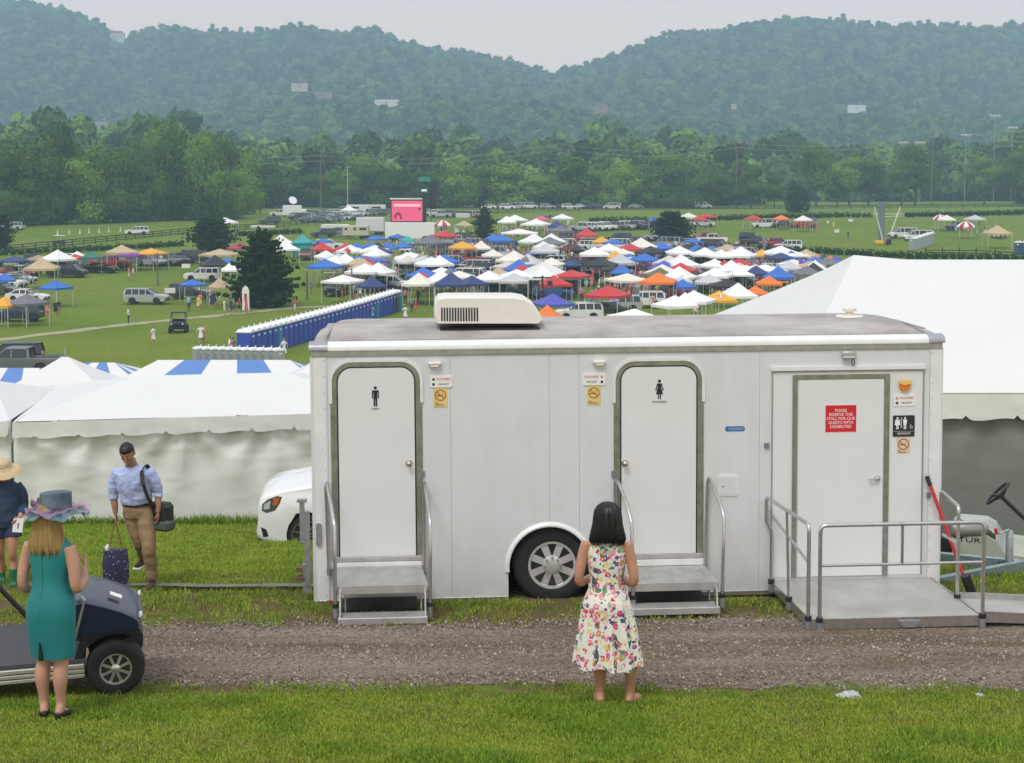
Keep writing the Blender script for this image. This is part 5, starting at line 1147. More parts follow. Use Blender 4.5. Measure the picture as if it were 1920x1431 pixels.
    MB().box((xf-.05,0,.62 if kind!='sedan' else .5),(.12,W*.62,.22),b=.02).build('grille',M['black'],o); MB().box((xf-.06,0,.42 if kind!='sedan' else .33),(.16,W*.9,.14),b=.04).build('bumper',M['dark_metal'],o); MB().box((-xf+.06,0,.48),(.16,W*.9,.14),b=.04).build('bumper',M['dark_metal'],o)
    if kind=='pickup': MB().box((-1.86,0,1.13),(1.9,W-.34,.14)).build('bed_hollow_shade',M['black'],o)  # flat black slab stands in for the shaded hollow of the bed
    for wx in S['wb']:
        for sgn in(-1,1):
            t=MB(); t.lathe([(r*.66,-.11),(r*.92,-.11),(r,-.07),(r,.07),(r*.92,.11),(r*.66,.11)],18,'Y'); w_=t.build('wheel',M['rubber'],o,(wx,sgn*(W/2-.12),r),smooth=40)
            rm_=MB(); rm_.lathe([(r*.66,-.05),(r*.62,-.112),(r*.5,-.09),(r*.2,-.10),(.01,-.105)],14,'Y'); rm_.build('rim',M['rim_alu'],w_,(0,0,0),(0,0,0 if sgn<0 else math.pi),smooth=30)
    CARS[kind]=o
for k in ('suv','sedan','pickup','van'): car_proto(k)
def car(kind,px,py,colr,heading,label=None,scale=1.0,reg=True):
    p=on_ground(px,py); o=copy_tree(CARS[kind])
    o.location=p; o.rotation_euler=(0,0,R(heading)); o.scale=(scale,)*3
    for ch in KIDS[o.name]:
        if ch.name.split('.')[0] in('body','roof','pillar_frame'):
            ch.material_slots[0].link='OBJECT'; ch.material_slots[0].material=M['paint_'+colr]
    kw={'suv':'sport utility car','sedan':'saloon car','pickup':'pickup truck','van':'van'}[kind]
    if label: tag(o,label,'car' if kind in('suv','sedan') else 'truck' if kind=='pickup' else 'van','vehicles parked around the field')
    else: THINGS.append((o,colr,kw,'car' if kind in('suv','sedan') else 'truck' if kind=='pickup' else 'van',px,py))
    return o
# headings: 0 faces right, 180 left, -90 towards the camera
CARL=[('suv',258,441,'white',185,'white sport utility car driving along the far paddock track'),('van',126,520,'black',-8,'black van parked nose right beside the tan canopies'),('sedan',190,512,'black',-12),('pickup',208,503,'red',175,'bright red pickup truck parked beneath the purple canopy'),('pickup',138,498,'white',-15),('suv',250,500,'grey',200),('suv',284,500,'silver',-30),('pickup',312,498,'steel',-32),('suv',338,497,'black',-60),('van',372,494,'charcoal',-20),('suv',380,527,'white',182,'white sport utility car left of the large cedar under canopies'),('suv',356,560,'charcoal',-10),('suv',275,570,'silver',-2,'silver sport utility car standing alone on the grass, nose right'),('sedan',30,520,'red',-25),('sedan',46,517,'white',-20),('sedan',36,531,'silver',-20),('suv',18,541,'white',-25),('sedan',5,552,'charcoal',-20),('sedan',52,566,'white',-5,'white saloon car behind the grey canopy at left'),('suv',34,603,'navy',178,'dark sport utility car with open tailgate at the left edge'),('pickup',38,700,'grey',183,'grey pickup truck at left edge behind the striped tents'),('suv',18,688,'black',190,'black car hidden behind the grey pickup at left'),('pickup',60,500,'navy',-15),('sedan',20,500,'silver',200),('suv',100,502,'charcoal',160),('pickup',165,500,'grey',185),
('pickup',527,406,'white',182),('suv',506,421,'charcoal',180),('suv',606,445,'charcoal',200),('pickup',636,444,'steel',0),('suv',601,475,'white',5),('suv',618,468,'white',0),('suv',576,487,'brown',-95,'brownish red sport utility car behind the large cedar, rear on'),('pickup',582,478,'red',-70),('suv',641,483,'silver',-95),('suv',766,476,'white',-100),('suv',706,528,'gold',-5,'gold sport utility car left of the two white canopies'),('suv',768,518,'white',0,'white sport utility car right of the gold one'),('suv',738,543,'white',-8),('sedan',714,546,'black',-5),('van',630,553,'black',-95),('pickup',903,506,'red',3,'red pickup truck in the middle of the canopy field'),('pickup',908,485,'black',2),('suv',968,515,'black',-5),('sedan',990,522,'charcoal',195),('pickup',940,538,'silver',-98),('suv',948,559,'navy',-4,'navy car in front of the large field tent, nose right'),('suv',1038,560,'blue',-3,'bright blue sport utility car beside the camera pole'),('suv',1098,533,'charcoal',-92),('van',1068,470,'white',-15),('suv',1093,466,'silver',170),('suv',1112,470,'white',-10),('van',1172,470,'white',-30),('suv',1205,577,'white',182,'white sport utility car in front of the dark red pickup'),('suv',1160,585,'silver',184),('sedan',1132,592,'charcoal',184),('suv',1085,600,'white',185),('pickup',1258,563,'maroon',178,'dark maroon pickup truck beneath the orange canopy'),('van',1292,530,'white',-20),('suv',1303,545,'teal',-60),('van',1262,492,'white',-15),('suv',1250,486,'white',-20),('suv',1342,548,'charcoal',-30),('pickup',1330,538,'grey',-50),('sedan',1318,500,'charcoal',170),
('van',1433,428,'white',182),('pickup',1470,428,'charcoal',183),('pickup',1507,428,'red',2),('van',1692,447,'white',184),('van',1720,452,'white',182),('suv',1795,432,'charcoal',190),('suv',1873,447,'white',-92,'white car parked rear on under the tan canopy at right'),('van',1318,391,'white',4),('sedan',1192,391,'silver',6),('sedan',1320,425,'white',180),('sedan',1302,424,'silver',178),('suv',25,432,'silver',175)]
for c in CARL: car(*c)
q=random.Random(21)
for row,(y0,x0,x1,n) in enumerate(((403,560,640,5),(408,556,660,8),(413,560,690,9),(417,575,640,4),(404,655,725,6),(398,640,735,6))):
    for i in range(n):
        car(q.choice(['sedan','suv','sedan']),x0+(x1-x0)*i/n+q.uniform(-3,3),y0+q.uniform(-1,1),q.choice(['silver','grey','steel','charcoal','silver','white','steel']),q.choice([170,178,186,-6,4]))
for i in range(11): car(q.choice(['suv','pickup','suv']),1092+i*12.5,433-i*.4+q.uniform(-1,1),q.choice(['charcoal','grey','black','white','silver','brown','white']),q.choice([-30,-20,160,-40]))
for i in range(13): car(q.choice(['suv','sedan','van']),915+i*19+q.uniform(-4,4),392+q.uniform(-1.5,1.),q.choice(['white','grey','charcoal','silver','white','black']),q.choice([0,180,175,10]))
for i in range(9): car(q.choice(['suv','sedan','pickup']),800+i*13,406+q.uniform(-4,3),q.choice(['white','grey','charcoal','silver','white']),q.choice([0,180,160,-20]))
for i in range(105):
    car(q.choice(['suv','sedan','pickup','van']),q.choice([q.uniform(780,1000),q.uniform(1000,1250),q.uniform(1250,1480)]),q.uniform(452,545),q.choice(['white','charcoal','silver','black','grey','red','navy']),q.uniform(-40,20)+q.choice([0,180]))
# ------------------------------------------------------------------ big screen, trailers, loudspeaker column
M['screen_pink']=mat('screen_pink',(.80,.10,.22),.4,var=.04,emit=.35); M['screen_pale']=mat('screen_pale',(.90,.50,.55),.4,var=.04,emit=.35); M['screen_dark']=mat('screen_dark',(.30,.02,.05),.4,var=.1,emit=.15)
p=on_ground(764,452); o=empty('video_screen',p,0,'pink video screen standing on a white trailer','screen'); k=pxm(p.y); H=lambda py:(at_y(764,py,p.y).z-p.z); W=58/k
MB().box((0,0,(H(414)+H(377))/2),(W*1.08,.5,H(374)-H(416))).build('housing',M['dark_metal'],o)
sc=MB().box((0,-.28,(H(414)+H(377))/2),(W,.06,H(377)-H(415))).build('display',M['screen_pink'],o)
MB().box((0,-.32,H(385)),(W*.86,.02,H(382)-H(387))).build('caption_band',M['screen_pale'],sc)
m=MB(); m.prism([(-W*.42,H(410)),(-W*.40,H(402)),(-W*.30,H(397)),(-W*.20,H(400)),(-W*.16,H(411)),(-W*.22,H(411)),(-W*.25,H(404)),(-W*.34,H(404)),(-W*.36,H(411))],-.33,-.315,'Y'); m.build('pictured_figure',M['screen_dark'],sc)
MB().box((W*.4,-.32,H(392)),(W*.08,.02,.5)).build('mark',M['screen_dark'],sc)
MB().box((0,.05,H(374)+.12),(W*1.12,.8,.25)).build('top_cap',M['white_vinyl'],o)
MB().box((.5,0,(H(417)+.4)/2),(92/k,1.6,H(417)-.4),b=.05).build('trailer_body',M['white_vinyl'],o)
for x in (-30/k,-22/k,34/k): MB().lathe([(.5,-.12),(.5,.12)],16,'Y',(x,-.7,.5)).build('wheel',M['rubber'],o)
p=on_ground(796,452); o=empty('loudspeaker_column',p,0,'black column with pale cap and green flag right of the pink screen','column'); H=lambda py:(at_y(796,py,p.y).z-p.z); k=pxm(p.y)
MB().box((0,0,H(360)/2),(7/k,7/k,H(360))).build('mast',M['black'],o); MB().lathe([(.2,H(362)),(6/k,H(359)),(6/k,H(357)),(.3,H(355))],14,'Z').build('lamp_head',M['white_vinyl'],o)
MB().box((16/k,.6,(H(390)+H(352))/2),(10/k,.8,H(350)-H(392)),b=.1).build('speaker_stack',M['black'],o); MB().tube([(12/k,.6,0),(12/k,.6,H(338))],.07,6).build('flag_pole',M['black'],o)
m=MB(); rg=[[(12/k-.1-x*2.2,.6+.15*math.sin(x*5),H(342)+.25*math.sin(x*3)-.1*x+z) for z in (0,.45,.9)] for x in np.linspace(0,1,7)]; m.loft(rg,0,False,False); m.build('flag',mat('flag_green',(.04,.28,.17),.7),o)
def boxtrailer(px,py,wpx,hpx,colr,label,name,windows=(),wheels=2,rz=0.,d=2.5):
    p=on_ground(px,py); k=pxm(p.y); o=empty(name,p,rz,label,'trailer' if 'trailer' in name else 'board' if 'board' in name else 'coach'); W=wpx/k; Hh=hpx/k; mm=mat(name+'_shell',colr,.5,var=.05)
    MB().box((0,0,.55+(Hh-.55)/2),(W,d,Hh-.55),b=.12).build('body',mm,o)
    for (x,z,w_,h_) in windows: MB().box((x*W,-d/2-.01,z*Hh),(w_*W,.06,h_*Hh),b=.02).build('window',M['window'],o)
    for i in range(wheels):
        for s_ in(-1,1): MB().lathe([(.42,-.12),(.42,.12)],14,'Y',(W*.22+i*.95-(0 if wheels>1 else 0),s_*(d/2-.2),.42)).build('wheel',M['rubber'],o)
    MB().box((0,-d/2-.015,.72),(W*.98,.05,.12)).build('side_trim',M['drip'],o)
    return o
o=boxtrailer(668,448,49,25,(.56,.52,.40),'cream horse trailer with dark windows left of the pink screen','horse_trailer',((-.36,.75,.10,.18),(-.03,.75,.09,.2),(.28,.75,.26,.18)))
boxtrailer(695,440,52,32,(.70,.70,.70),'tall white box trailer behind the horse trailer','box_trailer')
boxtrailer(629,437,52,16,(.72,.72,.66),'low pale stage trailer left of the horse trailer','stage_trailer')
boxtrailer(672,402,44,18,(.74,.75,.76),'white coach behind the parked cars, left one','motor_coach',((-.2,.7,.5,.2),),2); boxtrailer(702,401,42,17,(.74,.74,.74),'white coach behind the parked cars, right one','motor_coach',((.1,.7,.4,.2),),2)
boxtrailer(493,434,46,11,(.62,.62,.56),'pale banner board on the fence left of the parked cars','banner_board',wheels=0,d=.3); boxtrailer(868,414,27,14,(.62,.62,.55),'pale board left of the small conical cedar','notice_board',wheels=0,d=.3)
# satellite truck
p=on_ground(548,407); o=empty('satellite_truck',p,0,'white satellite truck with dish left of the parked cars','truck'); MB().box((0,0,1.7),(4.6,2.2,2.6),b=.1).build('body',M['white_vinyl'],o); MB().box((2.9,0,1.2),(1.5,2.1,1.6),b=.2).build('cab',M['white_vinyl'],o)
m=MB(); m.lathe([(1.1,0),(.8,-.22),(.4,-.36),(.02,-.42)],18,'Z'); m.build('dish',M['white_vinyl'],o,(.2,0,4.3),(R(60),0,R(30)),smooth=60); MB().tube([(.2,0,3),(.2,0,4.1)],.12,8).build('dish_post',M['galv'],o)
for x in(-1.5,2.6):
    for s_ in(-1,1): MB().lathe([(.45,-.12),(.45,.12)],14,'Y',(x,s_*.95,.45)).build('wheel',M['rubber'],o)
# bungee tower
p=on_ground(1653,458); o=empty('bungee_tower',p,0,'grey tower with two slanting white poles and yellow base on the right field','ride'); k=pxm(p.y); H=lambda py:(at_y(1653,py,p.y).z-p.z)
MB().box((0,.3,H(380)/2),(11/k,.5,H(380))).build('tower',mat('tower_grey',(.16,.19,.23),.7),o)
for x0,x1 in ((2,-15),(16,34)): MB().tube([(x0/k,0,H(440) if x0>5 else H(450)),(x1/k,0,H(388))],[.14,.10],8).build('slanting_pole',M['pole_white'],o)
MB().lathe([(13/k,0),(13/k,.5),(11/k,.7)],20,'Z').build('base_ring',mat('yellow_vinyl',(.62,.46,.03),.6),o); MB().lathe([(7/k,.0),(7/k,.95)],16,'Z',(8/k,-1,0)).build('cushion',M['black'],o)
# ------------------------------------------------------------------ fences
POST=MB().box((0,0,.65),(.14,.14,1.3)).mesh('post',M['wood_pole'])
M['fence_black']=mat('fence_black',(.02,.02,.02),.8,var=.2); POST.materials.clear(); POST.materials.append(M['fence_black'])
def fence(pts,label,step=2.8,rails=3,mt='fence_black',h=1.3):
    P_=[Vector(p) for p in pts]; o=empty('paddock_fence',P_[0],0,label,'fence'); base=Vector(P_[0])
    for a,b in zip(P_[:-1],P_[1:]):
        d=b-a; n=max(1,int(d.length/step)); RM=None
        for i in range(n):
            p=a.lerp(b,i/n); q_=a.lerp(b,(i+1)/n); p.z=g(0,p.y); q_.z=g(0,q_.y)
            po=link('post',POST,o,p-base,None,(1,1,h/1.3)); po.material_slots[0].link='OBJECT'; po.material_slots[0].material=M[mt]
            dd=q_-p
            if RM is None: RM=MB().box((dd.length/2,0,0),(dd.length,.05,.15)).mesh('rail',M[mt])
            for k in range(rails): link('rail',RM,o,p-base+Vector((0,-.09,h*(.28+.33*k))),(0,-math.atan2(dd.z,math.hypot(dd.x,dd.y)),math.atan2(dd.y,dd.x)))
fence([on_ground(18,474),on_ground(200,456),on_ground(366,438)],'black board fence of the left paddock below the wood')
fence([on_ground(440,434),on_ground(520,428),on_ground(610,418)],'black board fence in front of the parked cars left of screen')
fence([on_ground(820,408),on_ground(1000,398),on_ground(1300,394),on_ground(1620,392),on_ground(1960,389)],'long dark fence along the far edge of the racetrack',4.5,3)
fence([on_ground(1735,478),on_ground(1830,479),on_ground(1902,483)],'short dark fence in front of the toilets at right',2.6,2)
M['rail_white']=mat('rail_white',(.7,.7,.68),.5)
fence([on_ground(1575,404),on_ground(1700,403),on_ground(1830,399)],'white racetrack running rail on the right',6,1,'rail_white',1.1); fence([on_ground(1650,409),on_ground(1880,401)],'second white running rail nearer the striped parasols',6,1,'rail_white',1.1)
# ------------------------------------------------------------------ poles
def pole(px,base,top,r,label,kind='utility',mt='wood_pole',Y=None):
    p=on_ground(px,base) if Y is None else Vector((at_y(px,base,Y).x,Y,g(0,Y))); H=at_y(px,top,p.y).z-p.z
    o=empty({'utility':'utility_pole','light':'light_pole','flood':'floodlight_pole','plain':'marker_pole'}[kind],p,0,label,'pole'); MB().tube([(0,0,-.2),(0,0,H)],[r,r*.7],8).build('shaft',M[mt],o,smooth=60)
    if kind=='utility':
        for z in (H-.6,H-2.2): MB().box((0,0,z),(2.6,.14,.16)).build('crossarm',M[mt],o)
        for x in(-1.1,0,1.1): MB().lathe([(.07,H-.5),(.07,H-.2)],6,'Z',(x,0,0)).build('insulator',M['pole_white'],o)
    if kind=='light': MB().box((.5,0,H),(1.1,.3,.14),b=.04).build('lamp_head',M['pole_white'],o)
    if kind=='flood':
        MB().box((0,0,H-.3),(4.2,.15,.2)).build('crossarm',M['galv'],o)
        for x in (-1.6,-.5,.5,1.6): MB().box((x,-.2,H+.1),(.8,.5,.6),(R(25),0,0),b=.08).build('floodlight',M['pole_white'],o)
    return o,p,H
UP=[pole(602,392,290,.22,'wooden utility pole behind the parked cars left of screen'),pole(1052,390,268,.22,'wooden utility pole above the white canopies at centre'),pole(1380,390,265,.22,'wooden utility pole left of the clipped round tree'),pole(1746,389,246,.24,'tall wooden utility pole among the right-hand trees')]
pole(652,398,313,.10,'slim pale light pole left of the pink screen','light','pole_white')
for px,b_,t_,i in ((1808,384,254,'left'),(1862,384,218,'tallest'),(1692,384,268,'small'),(1722,384,268,'slim'),(1895,384,240,'right edge')): pole(px,b_,t_,.18,'%s floodlight mast above the right-hand trees'%i,'flood','galv',Y=560)
M['wire']=mat('wire',(.30,.32,.34),.5,var=0)
wl=empty('power_line',(0,UP[0][1].y,0),0,'sagging power wires strung between the utility poles','wire')
for z_ in (-.3,-1.9):
    for xo in(-1.1,1.1):
        pts=[]; ends=[Vector((-260,UP[0][1].y,UP[0][1].z+UP[0][2]))]+[u[1]+Vector((0,0,u[2])) for u in UP]+[Vector((300,UP[-1][1].y,UP[-1][1].z+UP[-1][2]))]
        for a,b in zip(ends[:-1],ends[1:]):
            for k in range(12): t=k/12; v=a.lerp(b,t); v.z-=4*t*(1-t)*2.6; pts.append(v+Vector((xo*.2,xo,z_))-Vector((0,UP[0][1].y,0)))
        MB().tube(pts,.035,4).build('wire',M['wire'],wl)
pole(296,536,474,.11,'brown post standing in the grass behind the silver car','plain'); pole(660,560,503,.11,'brown post behind the blue toilet row','plain'); pole(576,562,508,.12,'brown post right of the large cedar','plain'); pole(1363,520,497,.08,'short brown post among white canopies at right','plain')
o,p,H=pole(1017,598,517,.14,'dark pole with crossarm cameras in front of the field tent','plain','dark_metal'); k=pxm(p.y)
MB().box((-1/k,0,H-.2),(34/k,.12,.14)).build('crossarm',M['dark_metal'],o)
for x in (-17,-9,12,16): MB().box((x/k,0,H-.75),(.32,.32,.5),b=.06).build('camera_unit',M['dark_metal'],o)
MB().box((0,-.2,H-1.8),(.5,.3,.7),b=.05).build('junction_box',M['dark_metal'],o)
# signs, boards, feather banner, utility buggy, cones
def sign(px,py,wpx,hpx,m_,label,txt=None,post=1.0,tm_=None):
    p=on_ground(px,py); k=pxm(p.y); o=empty('sign_board',p,0,label,'sign'); h0=post
    MB().box((0,0,h0+hpx/k/2),(wpx/k,.06,hpx/k)).build('board',M[m_],o)
    for x in(-.35,.35): MB().box((x*wpx/k,.05,(h0+hpx/k*.5)/2),(.07,.07,h0+hpx/k*.5)).build('post',M['wood_pole'],o)
    if txt: lettering('lettering',txt,.5,M[tm_],o,(0,-.04,h0+hpx/k/2),.8,.9)
sign(319,565,20,10,'sign_white','pink and white sign beside the silver car',None,.9); sign(349,515,16,8,'sign_white','white sign board left of the large cedar',None,.9); sign(983,556,19,11,'sign_peach','pale pink sign board in front of the large field tent',None,1.0); sign(857,445,8,16,'sign_white','pale arched sign board left of the small conical cedar',None,.2)
sign(1569,441,9,6,'sign_white','small white sign on the right field, nearer one',None,.5); sign(1595,420,8,5,'sign_white','small white sign on the right field, farther one',None,.5)
p=on_ground(461,588); o=empty('feather_banner',p,0,'white feather banner beside the group at the large cedar','banner'); k=pxm(p.y); m=MB(); rg=[[(x*.38*(1 if t<.75 else math.sqrt(max(.02,1-((t-.75)/.25)**2))),.03*math.sin(t*6),.3+t*2.6) for x in(-1,0,1)] for t in np.linspace(0,1,12)]; m.loft(rg,0,False,False); m.build('cloth',M['sign_white'],o); MB().tube([(-.42,0,0),(-.42,0,2.6),(-.2,0,2.95)],.025,6).build('pole',M['dark_metal'],o); MB().prism(rrect(-.12,.12,1.2,2.1,.1,3),-.06,-.05,'Y').build('emblem',M['red_paint'],o)
def buggy(px,py,label,rz=0.):
    p=on_ground(px,py); o=empty('utility_buggy',p,rz,label,'buggy')
    MB().box((0,0,.62),(1.45,2.4,.42),b=.08,taper=(.92,.95)).build('body',M['black'],o); MB().box((0,-1.0,.92),(1.35,.7,.34),b=.1,taper=(.85,.7)).build('hood',M['black'],o); MB().box((0,.35,1.0),(1.2,.5,.5),b=.08).build('seat',M['rubber'],o)
    m=MB(); 
    for s_ in(-1,1): m.tube([(s_*.68,-.6,.9),(s_*.62,-.35,1.85),(s_*.62,.75,1.85),(s_*.68,.95,.9)],.035,8)
    for y in(-.35,.75): m.tube([(-.62,y,1.85),(.62,y,1.85)],.035,8)
    tag(m.build('roll_cage',M['black'],o),kind='stuff'); MB().box((0,.2,1.88),(1.3,1.2,.04)).build('roof',M['black'],o)
    for s_ in(-1,1): MB().lathe([(.09,-.02),(.09,.02)],10,'Y',(s_*.5,-1.36,.92)).build('headlight',M['lamp'],o)
    for x in(-1,1):
        for y in(-.85,.85): MB().lathe([(.33,-.13),(.33,.13)],16,'X',(x*.68,y,.33)).build('wheel',M['rubber'],o)
buggy(335,624,'black utility buggy on the footpath facing the camera',R(8)); 
p=on_ground(112,461); o=empty('golf_buggy',p,0,'small golf buggy with white roof beside the left paddock fence','buggy'); MB().box((0,0,.6),(2.3,1.2,.5),b=.1).build('body',M['paint_navy'],o); MB().box((0,0,1.85),(1.9,1.2,.08),b=.03).build('roof',M['white_vinyl'],o)
for x in(-.8,.8): MB().tube([(x,-.5,.7),(x,-.5,1.85)],.03,6).build('post',M['black'],o); MB().lathe([(.25,-.1),(.25,.1)],12,'Y',(x,-.55,.25)).build('wheel',M['rubber'],o)
CONE=MB().lathe([(.22,0),(.22,.05),(.12,.06),(.03,.75)],10,'Z').mesh('marker_cone',M['pole_white'])
for i,px in enumerate((108,130,150,167,186,204,226)): tag(link('marker_cone',CONE,None,on_ground(px,441-i*.9),None,1.5),'%s white marker cone from the left along the paddock track'%ordn(i),'cone','marker cones on the paddock track')
p=on_ground(775,452); o=empty('yellow_flag',p,0,'yellow flag on a pole right of the blue canopies','flag'); MB().tube([(0,0,0),(0,0,4.6)],.05,6).build('pole',M['dark_metal'],o); m=MB(); m.loft([[(.0+x*1.7,.15*math.sin(x*5),4.5-.5*x-z) for z in(0,.6,1.3)] for x in np.linspace(0,1,6)],0,False,False); m.build('cloth',mat('flag_yellow',(.75,.50,.05),.7),o)
# ------------------------------------------------------------------ field crowd
def remesh(mb,vox,smooth=4,mats=(),name='body',dec=None):
    me=mb.mesh('tmp'); o=bpy.data.objects.new('tmp',me); md=o.modifiers.new('r','REMESH'); md.mode='VOXEL'; md.voxel_size=vox
    if smooth: s=o.modifiers.new('s','SMOOTH'); s.iterations=smooth; s.factor=.5
    if dec: d=o.modifiers.new('d','DECIMATE'); d.ratio=dec
    out=bake(o); out.name=name; out.materials.clear()
    for m_ in mats: out.materials.append(m_)
    out.polygons.foreach_set('use_smooth',[True]*len(out.polygons)); return out
SK={'light':(.52,.30,.21),'tan':(.42,.22,.14),'dark':(.12,.06,.04)}
for k,c in SK.items(): M['skin_'+k]=mat('skin_'+k,c,.5,var=.05)
M['hair_dark']=mat('hair_dark',(.012,.008,.006),.5,var=.2); M['hair_blonde']=mat('hair_blonde',(.50,.34,.14),.5,col2=(.33,.20,.08),vscale=30); M['hair_brown']=mat('hair_brown',(.07,.035,.018),.5,var=.3)
WC_={'white':(.78,.78,.77),'pink':(.70,.22,.32),'red':(.55,.05,.06),'blue':(.12,.25,.58),'navy':(.03,.05,.14),'yellow':(.75,.58,.10),'green':(.10,.36,.24),'coral':(.75,.22,.16),'lilac':(.45,.33,.62),'khaki':(.38,.30,.18),'black':(.02,.02,.022),'grey':(.28,.29,.30),'skyblue':(.35,.55,.75)}
for k,c in WC_.items(): M['wear_'+k]=mat('wear_'+k,c,.8,var=.08,vscale=8)
def crowd_mesh(kind,seed):
    r=random.Random(seed); m=MB(); st=r.uniform(.02,.14); aw=r.uniform(.0,.18); bend=r.choice([0,0,.3,.5])
    for s_ in(-1,1):
        m.tube([(s_*.10,st*s_*.6,.03),(s_*.10,st*s_*.3,.48),(s_*.09,0,.92)],[.055,.065,.095],8); m.tube([(s_*.10,st*s_*.6+.03,.035),(s_*.10,st*s_*.6-.14,.03)],[.05,.035],6)
        m.tube([(s_*.19,0,1.42),(s_*(.24+aw),0,1.14),(s_*(.22+aw*.6),-.05-bend*.5,.90+bend*.4)],[.06,.05,.035],7)
    m.ell([(0,0,.84,.15,.11),(0,0,.98,.16,.11),(0,0,1.12,.14,.10),(0,0,1.30,.18,.11),(0,0,1.44,.18,.09),(0,0,1.50,.07,.06),(0,0,1.56,.055,.055)],12)
    m.ell([(0,-.01,1.50,.05,.06),(0,-.01,1.56,.075,.09),(0,-.01,1.66,.088,.10),(0,-.01,1.73,.07,.08),(0,-.01,1.765,.03,.03)],10)
    if kind=='dress': m.ell([(0,0,.52,.27,.22),(0,0,.75,.22,.17),(0,0,1.0,.15,.12),(0,0,1.1,.13,.10)],12)
    if kind=='hat': m.ell([(0,0,.55,.25,.20),(0,0,.8,.2,.16),(0,0,1.05,.14,.11)],12); m.ell([(0,-.01,1.67,.21,.22),(0,-.01,1.69,.21,.22),(0,-.01,1.70,.10,.11),(0,-.01,1.80,.085,.09)],12)
    me=remesh(m,.042,2,[M['skin_light'],M['wear_white'],M['wear_khaki'],M['hair_brown']],'person',.45)
    idx=[]
    for p_ in me.polygons:
        c=p_.center; 
        if c.z>1.69 or (c.z>1.58 and c.y>.02): i=3
        elif c.z>1.49: i=0
        elif abs(c.x)>.215 and c.z<1.22 and c.z>.5 and kind!='hat': i=0
        elif kind in('dress','hat'): i=1 if c.z>.54 else 0
        else: i=1 if c.z>.95 else 2 if c.z>(.10 if kind=='trousers' else .5) else (3 if c.z<.08 else 0)
        idx.append(i)
    me.polygons.foreach_set('material_index',idx); return me
PM=[(k,crowd_mesh(k,s)) for s,k in enumerate(['trousers','shorts','dress','hat','trousers','dress','shorts','trousers'])]
def person_at(p,top,bottom,kind,rz,px,py,label=None,h=None,hair='hair_brown'):
    k,me=rng.choice([q for q in PM if q[0]==kind]); o=link('person',me,None,p,(0,0,rz),(h or rng.uniform(.93,1.06))*.985)
    for i,mn in ((1,'wear_'+top),(2,'wear_'+bottom),(3,hair)): o.material_slots[i].link='OBJECT'; o.material_slots[i].material=M[mn]
    if label: tag(o,label,'person','people out on the field')
    else: THINGS.append((o,'person in %s %s'%(top,'dress' if kind in('dress','hat') else 'top'),'','person',px,py))
    return o
PPL=[(241,608,'white','black','trousers','person in white shirt and black trousers walking alone on the grass'),(288,649,'white','white','dress','person in white outfit and dark boots near the footpath'),(377,646,'white','white','dress','person in white beside the coral dress below the buggy'),(382,644,'coral','coral','dress','person in coral dress below the utility buggy'),(354,584,'skyblue','navy','trousers','person in pale blue shirt and jeans near blue canopy'),(372,583,'yellow','yellow','dress','person in yellow dress left of the large cedar'),(421,592,'white','white','shorts','person in pale shirt, leftmost of the group at large cedar'),(433,591,'navy','navy','dress','person in navy dress in the group at large cedar'),(438,588,'green','navy','shorts','person in mint green shirt at the large cedar'),(449,588,'red','black','shorts','person in red shirt at the large cedar'),(462,590,'red','red','dress','person in red in front of the feather banner'),(242,526,'coral','white','shorts','person in coral top near the far post'),(250,526,'white','grey','shorts','person in white top near the far post'),(104,593,'black','black','dress','person in black dress beside the dark car at left, nearer'),(110,592,'black','grey','trousers','person in black top beside the dark car at left, farther'),(89,594,'coral','khaki','dress','person in patterned coral dress beside the dark car at left'),(50,541,'skyblue','white','trousers','person in pale blue left of the lone blue canopy'),(62,541,'white','skyblue','trousers','person in white left of the lone blue canopy'),(553,588,'red','white','shorts','person in red shirt right of the large cedar'),(697,602,'skyblue','skyblue','dress','person in sky blue dress walking by the blue toilets'),(772,586,'grey','navy','trousers','person in grey beside the far end of the toilets'),(780,588,'red','red','dress','person in red dress near the far end of the toilets'),(760,570,'pink','black','trousers','person in pink top just beyond the toilet row'),(784,570,'navy','navy','trousers','person in dark suit beyond the toilet row'),(1090,566,'pink','black','trousers','person in pink shirt beside the red canopy at centre'),(760,604,'white','khaki','dress','person in pale dress just behind the trailer roof'),(533,676,'white','white','dress','person in white by the grey toilets'),(437,672,'pink','white','shorts','person in pink by the near toilet end'),(431,674,'white','grey','shorts','person in white cap at the near toilet end'),(583,551,'blue','khaki','trousers','person in blue shirt right of the large cedar, by posts'),(1732,460,'white','white','dress','person in white on the right field beside the tower'),(1660,462,'coral','khaki','shorts','person in coral at the grey tower'),(1590,448,'black','black','trousers','person in black on the right field'),(1552,428,'white','khaki','shorts','person in white near the red pickup at right'),(1563,429,'yellow','white','dress','person in pale yellow near the red pickup at right')]
for px,py,t_,b_,kd,lb in PPL: person_at(on_ground(px,py),t_,b_,kd,rng.uniform(-3,3),px,py,lb)
CR=[(620,760,500,560,26),(780,900,470,560,56),(900,1000,470,520,18),(1080,1200,500,560,26),(1160,1240,510,560,44),(1240,1330,470,500,12),(1400,1560,500,525,50),(1290,1340,575,600,8),(940,1070,425,455,16),(990,1060,470,505,16),(690,760,462,480,12),(800,900,430,450,10),(1440,1520,420,428,4),(1770,1880,425,445,12),(640,700,535,560,8),(300,320,485,500,4),(370,420,560,580,6),(870,930,545,570,14)]
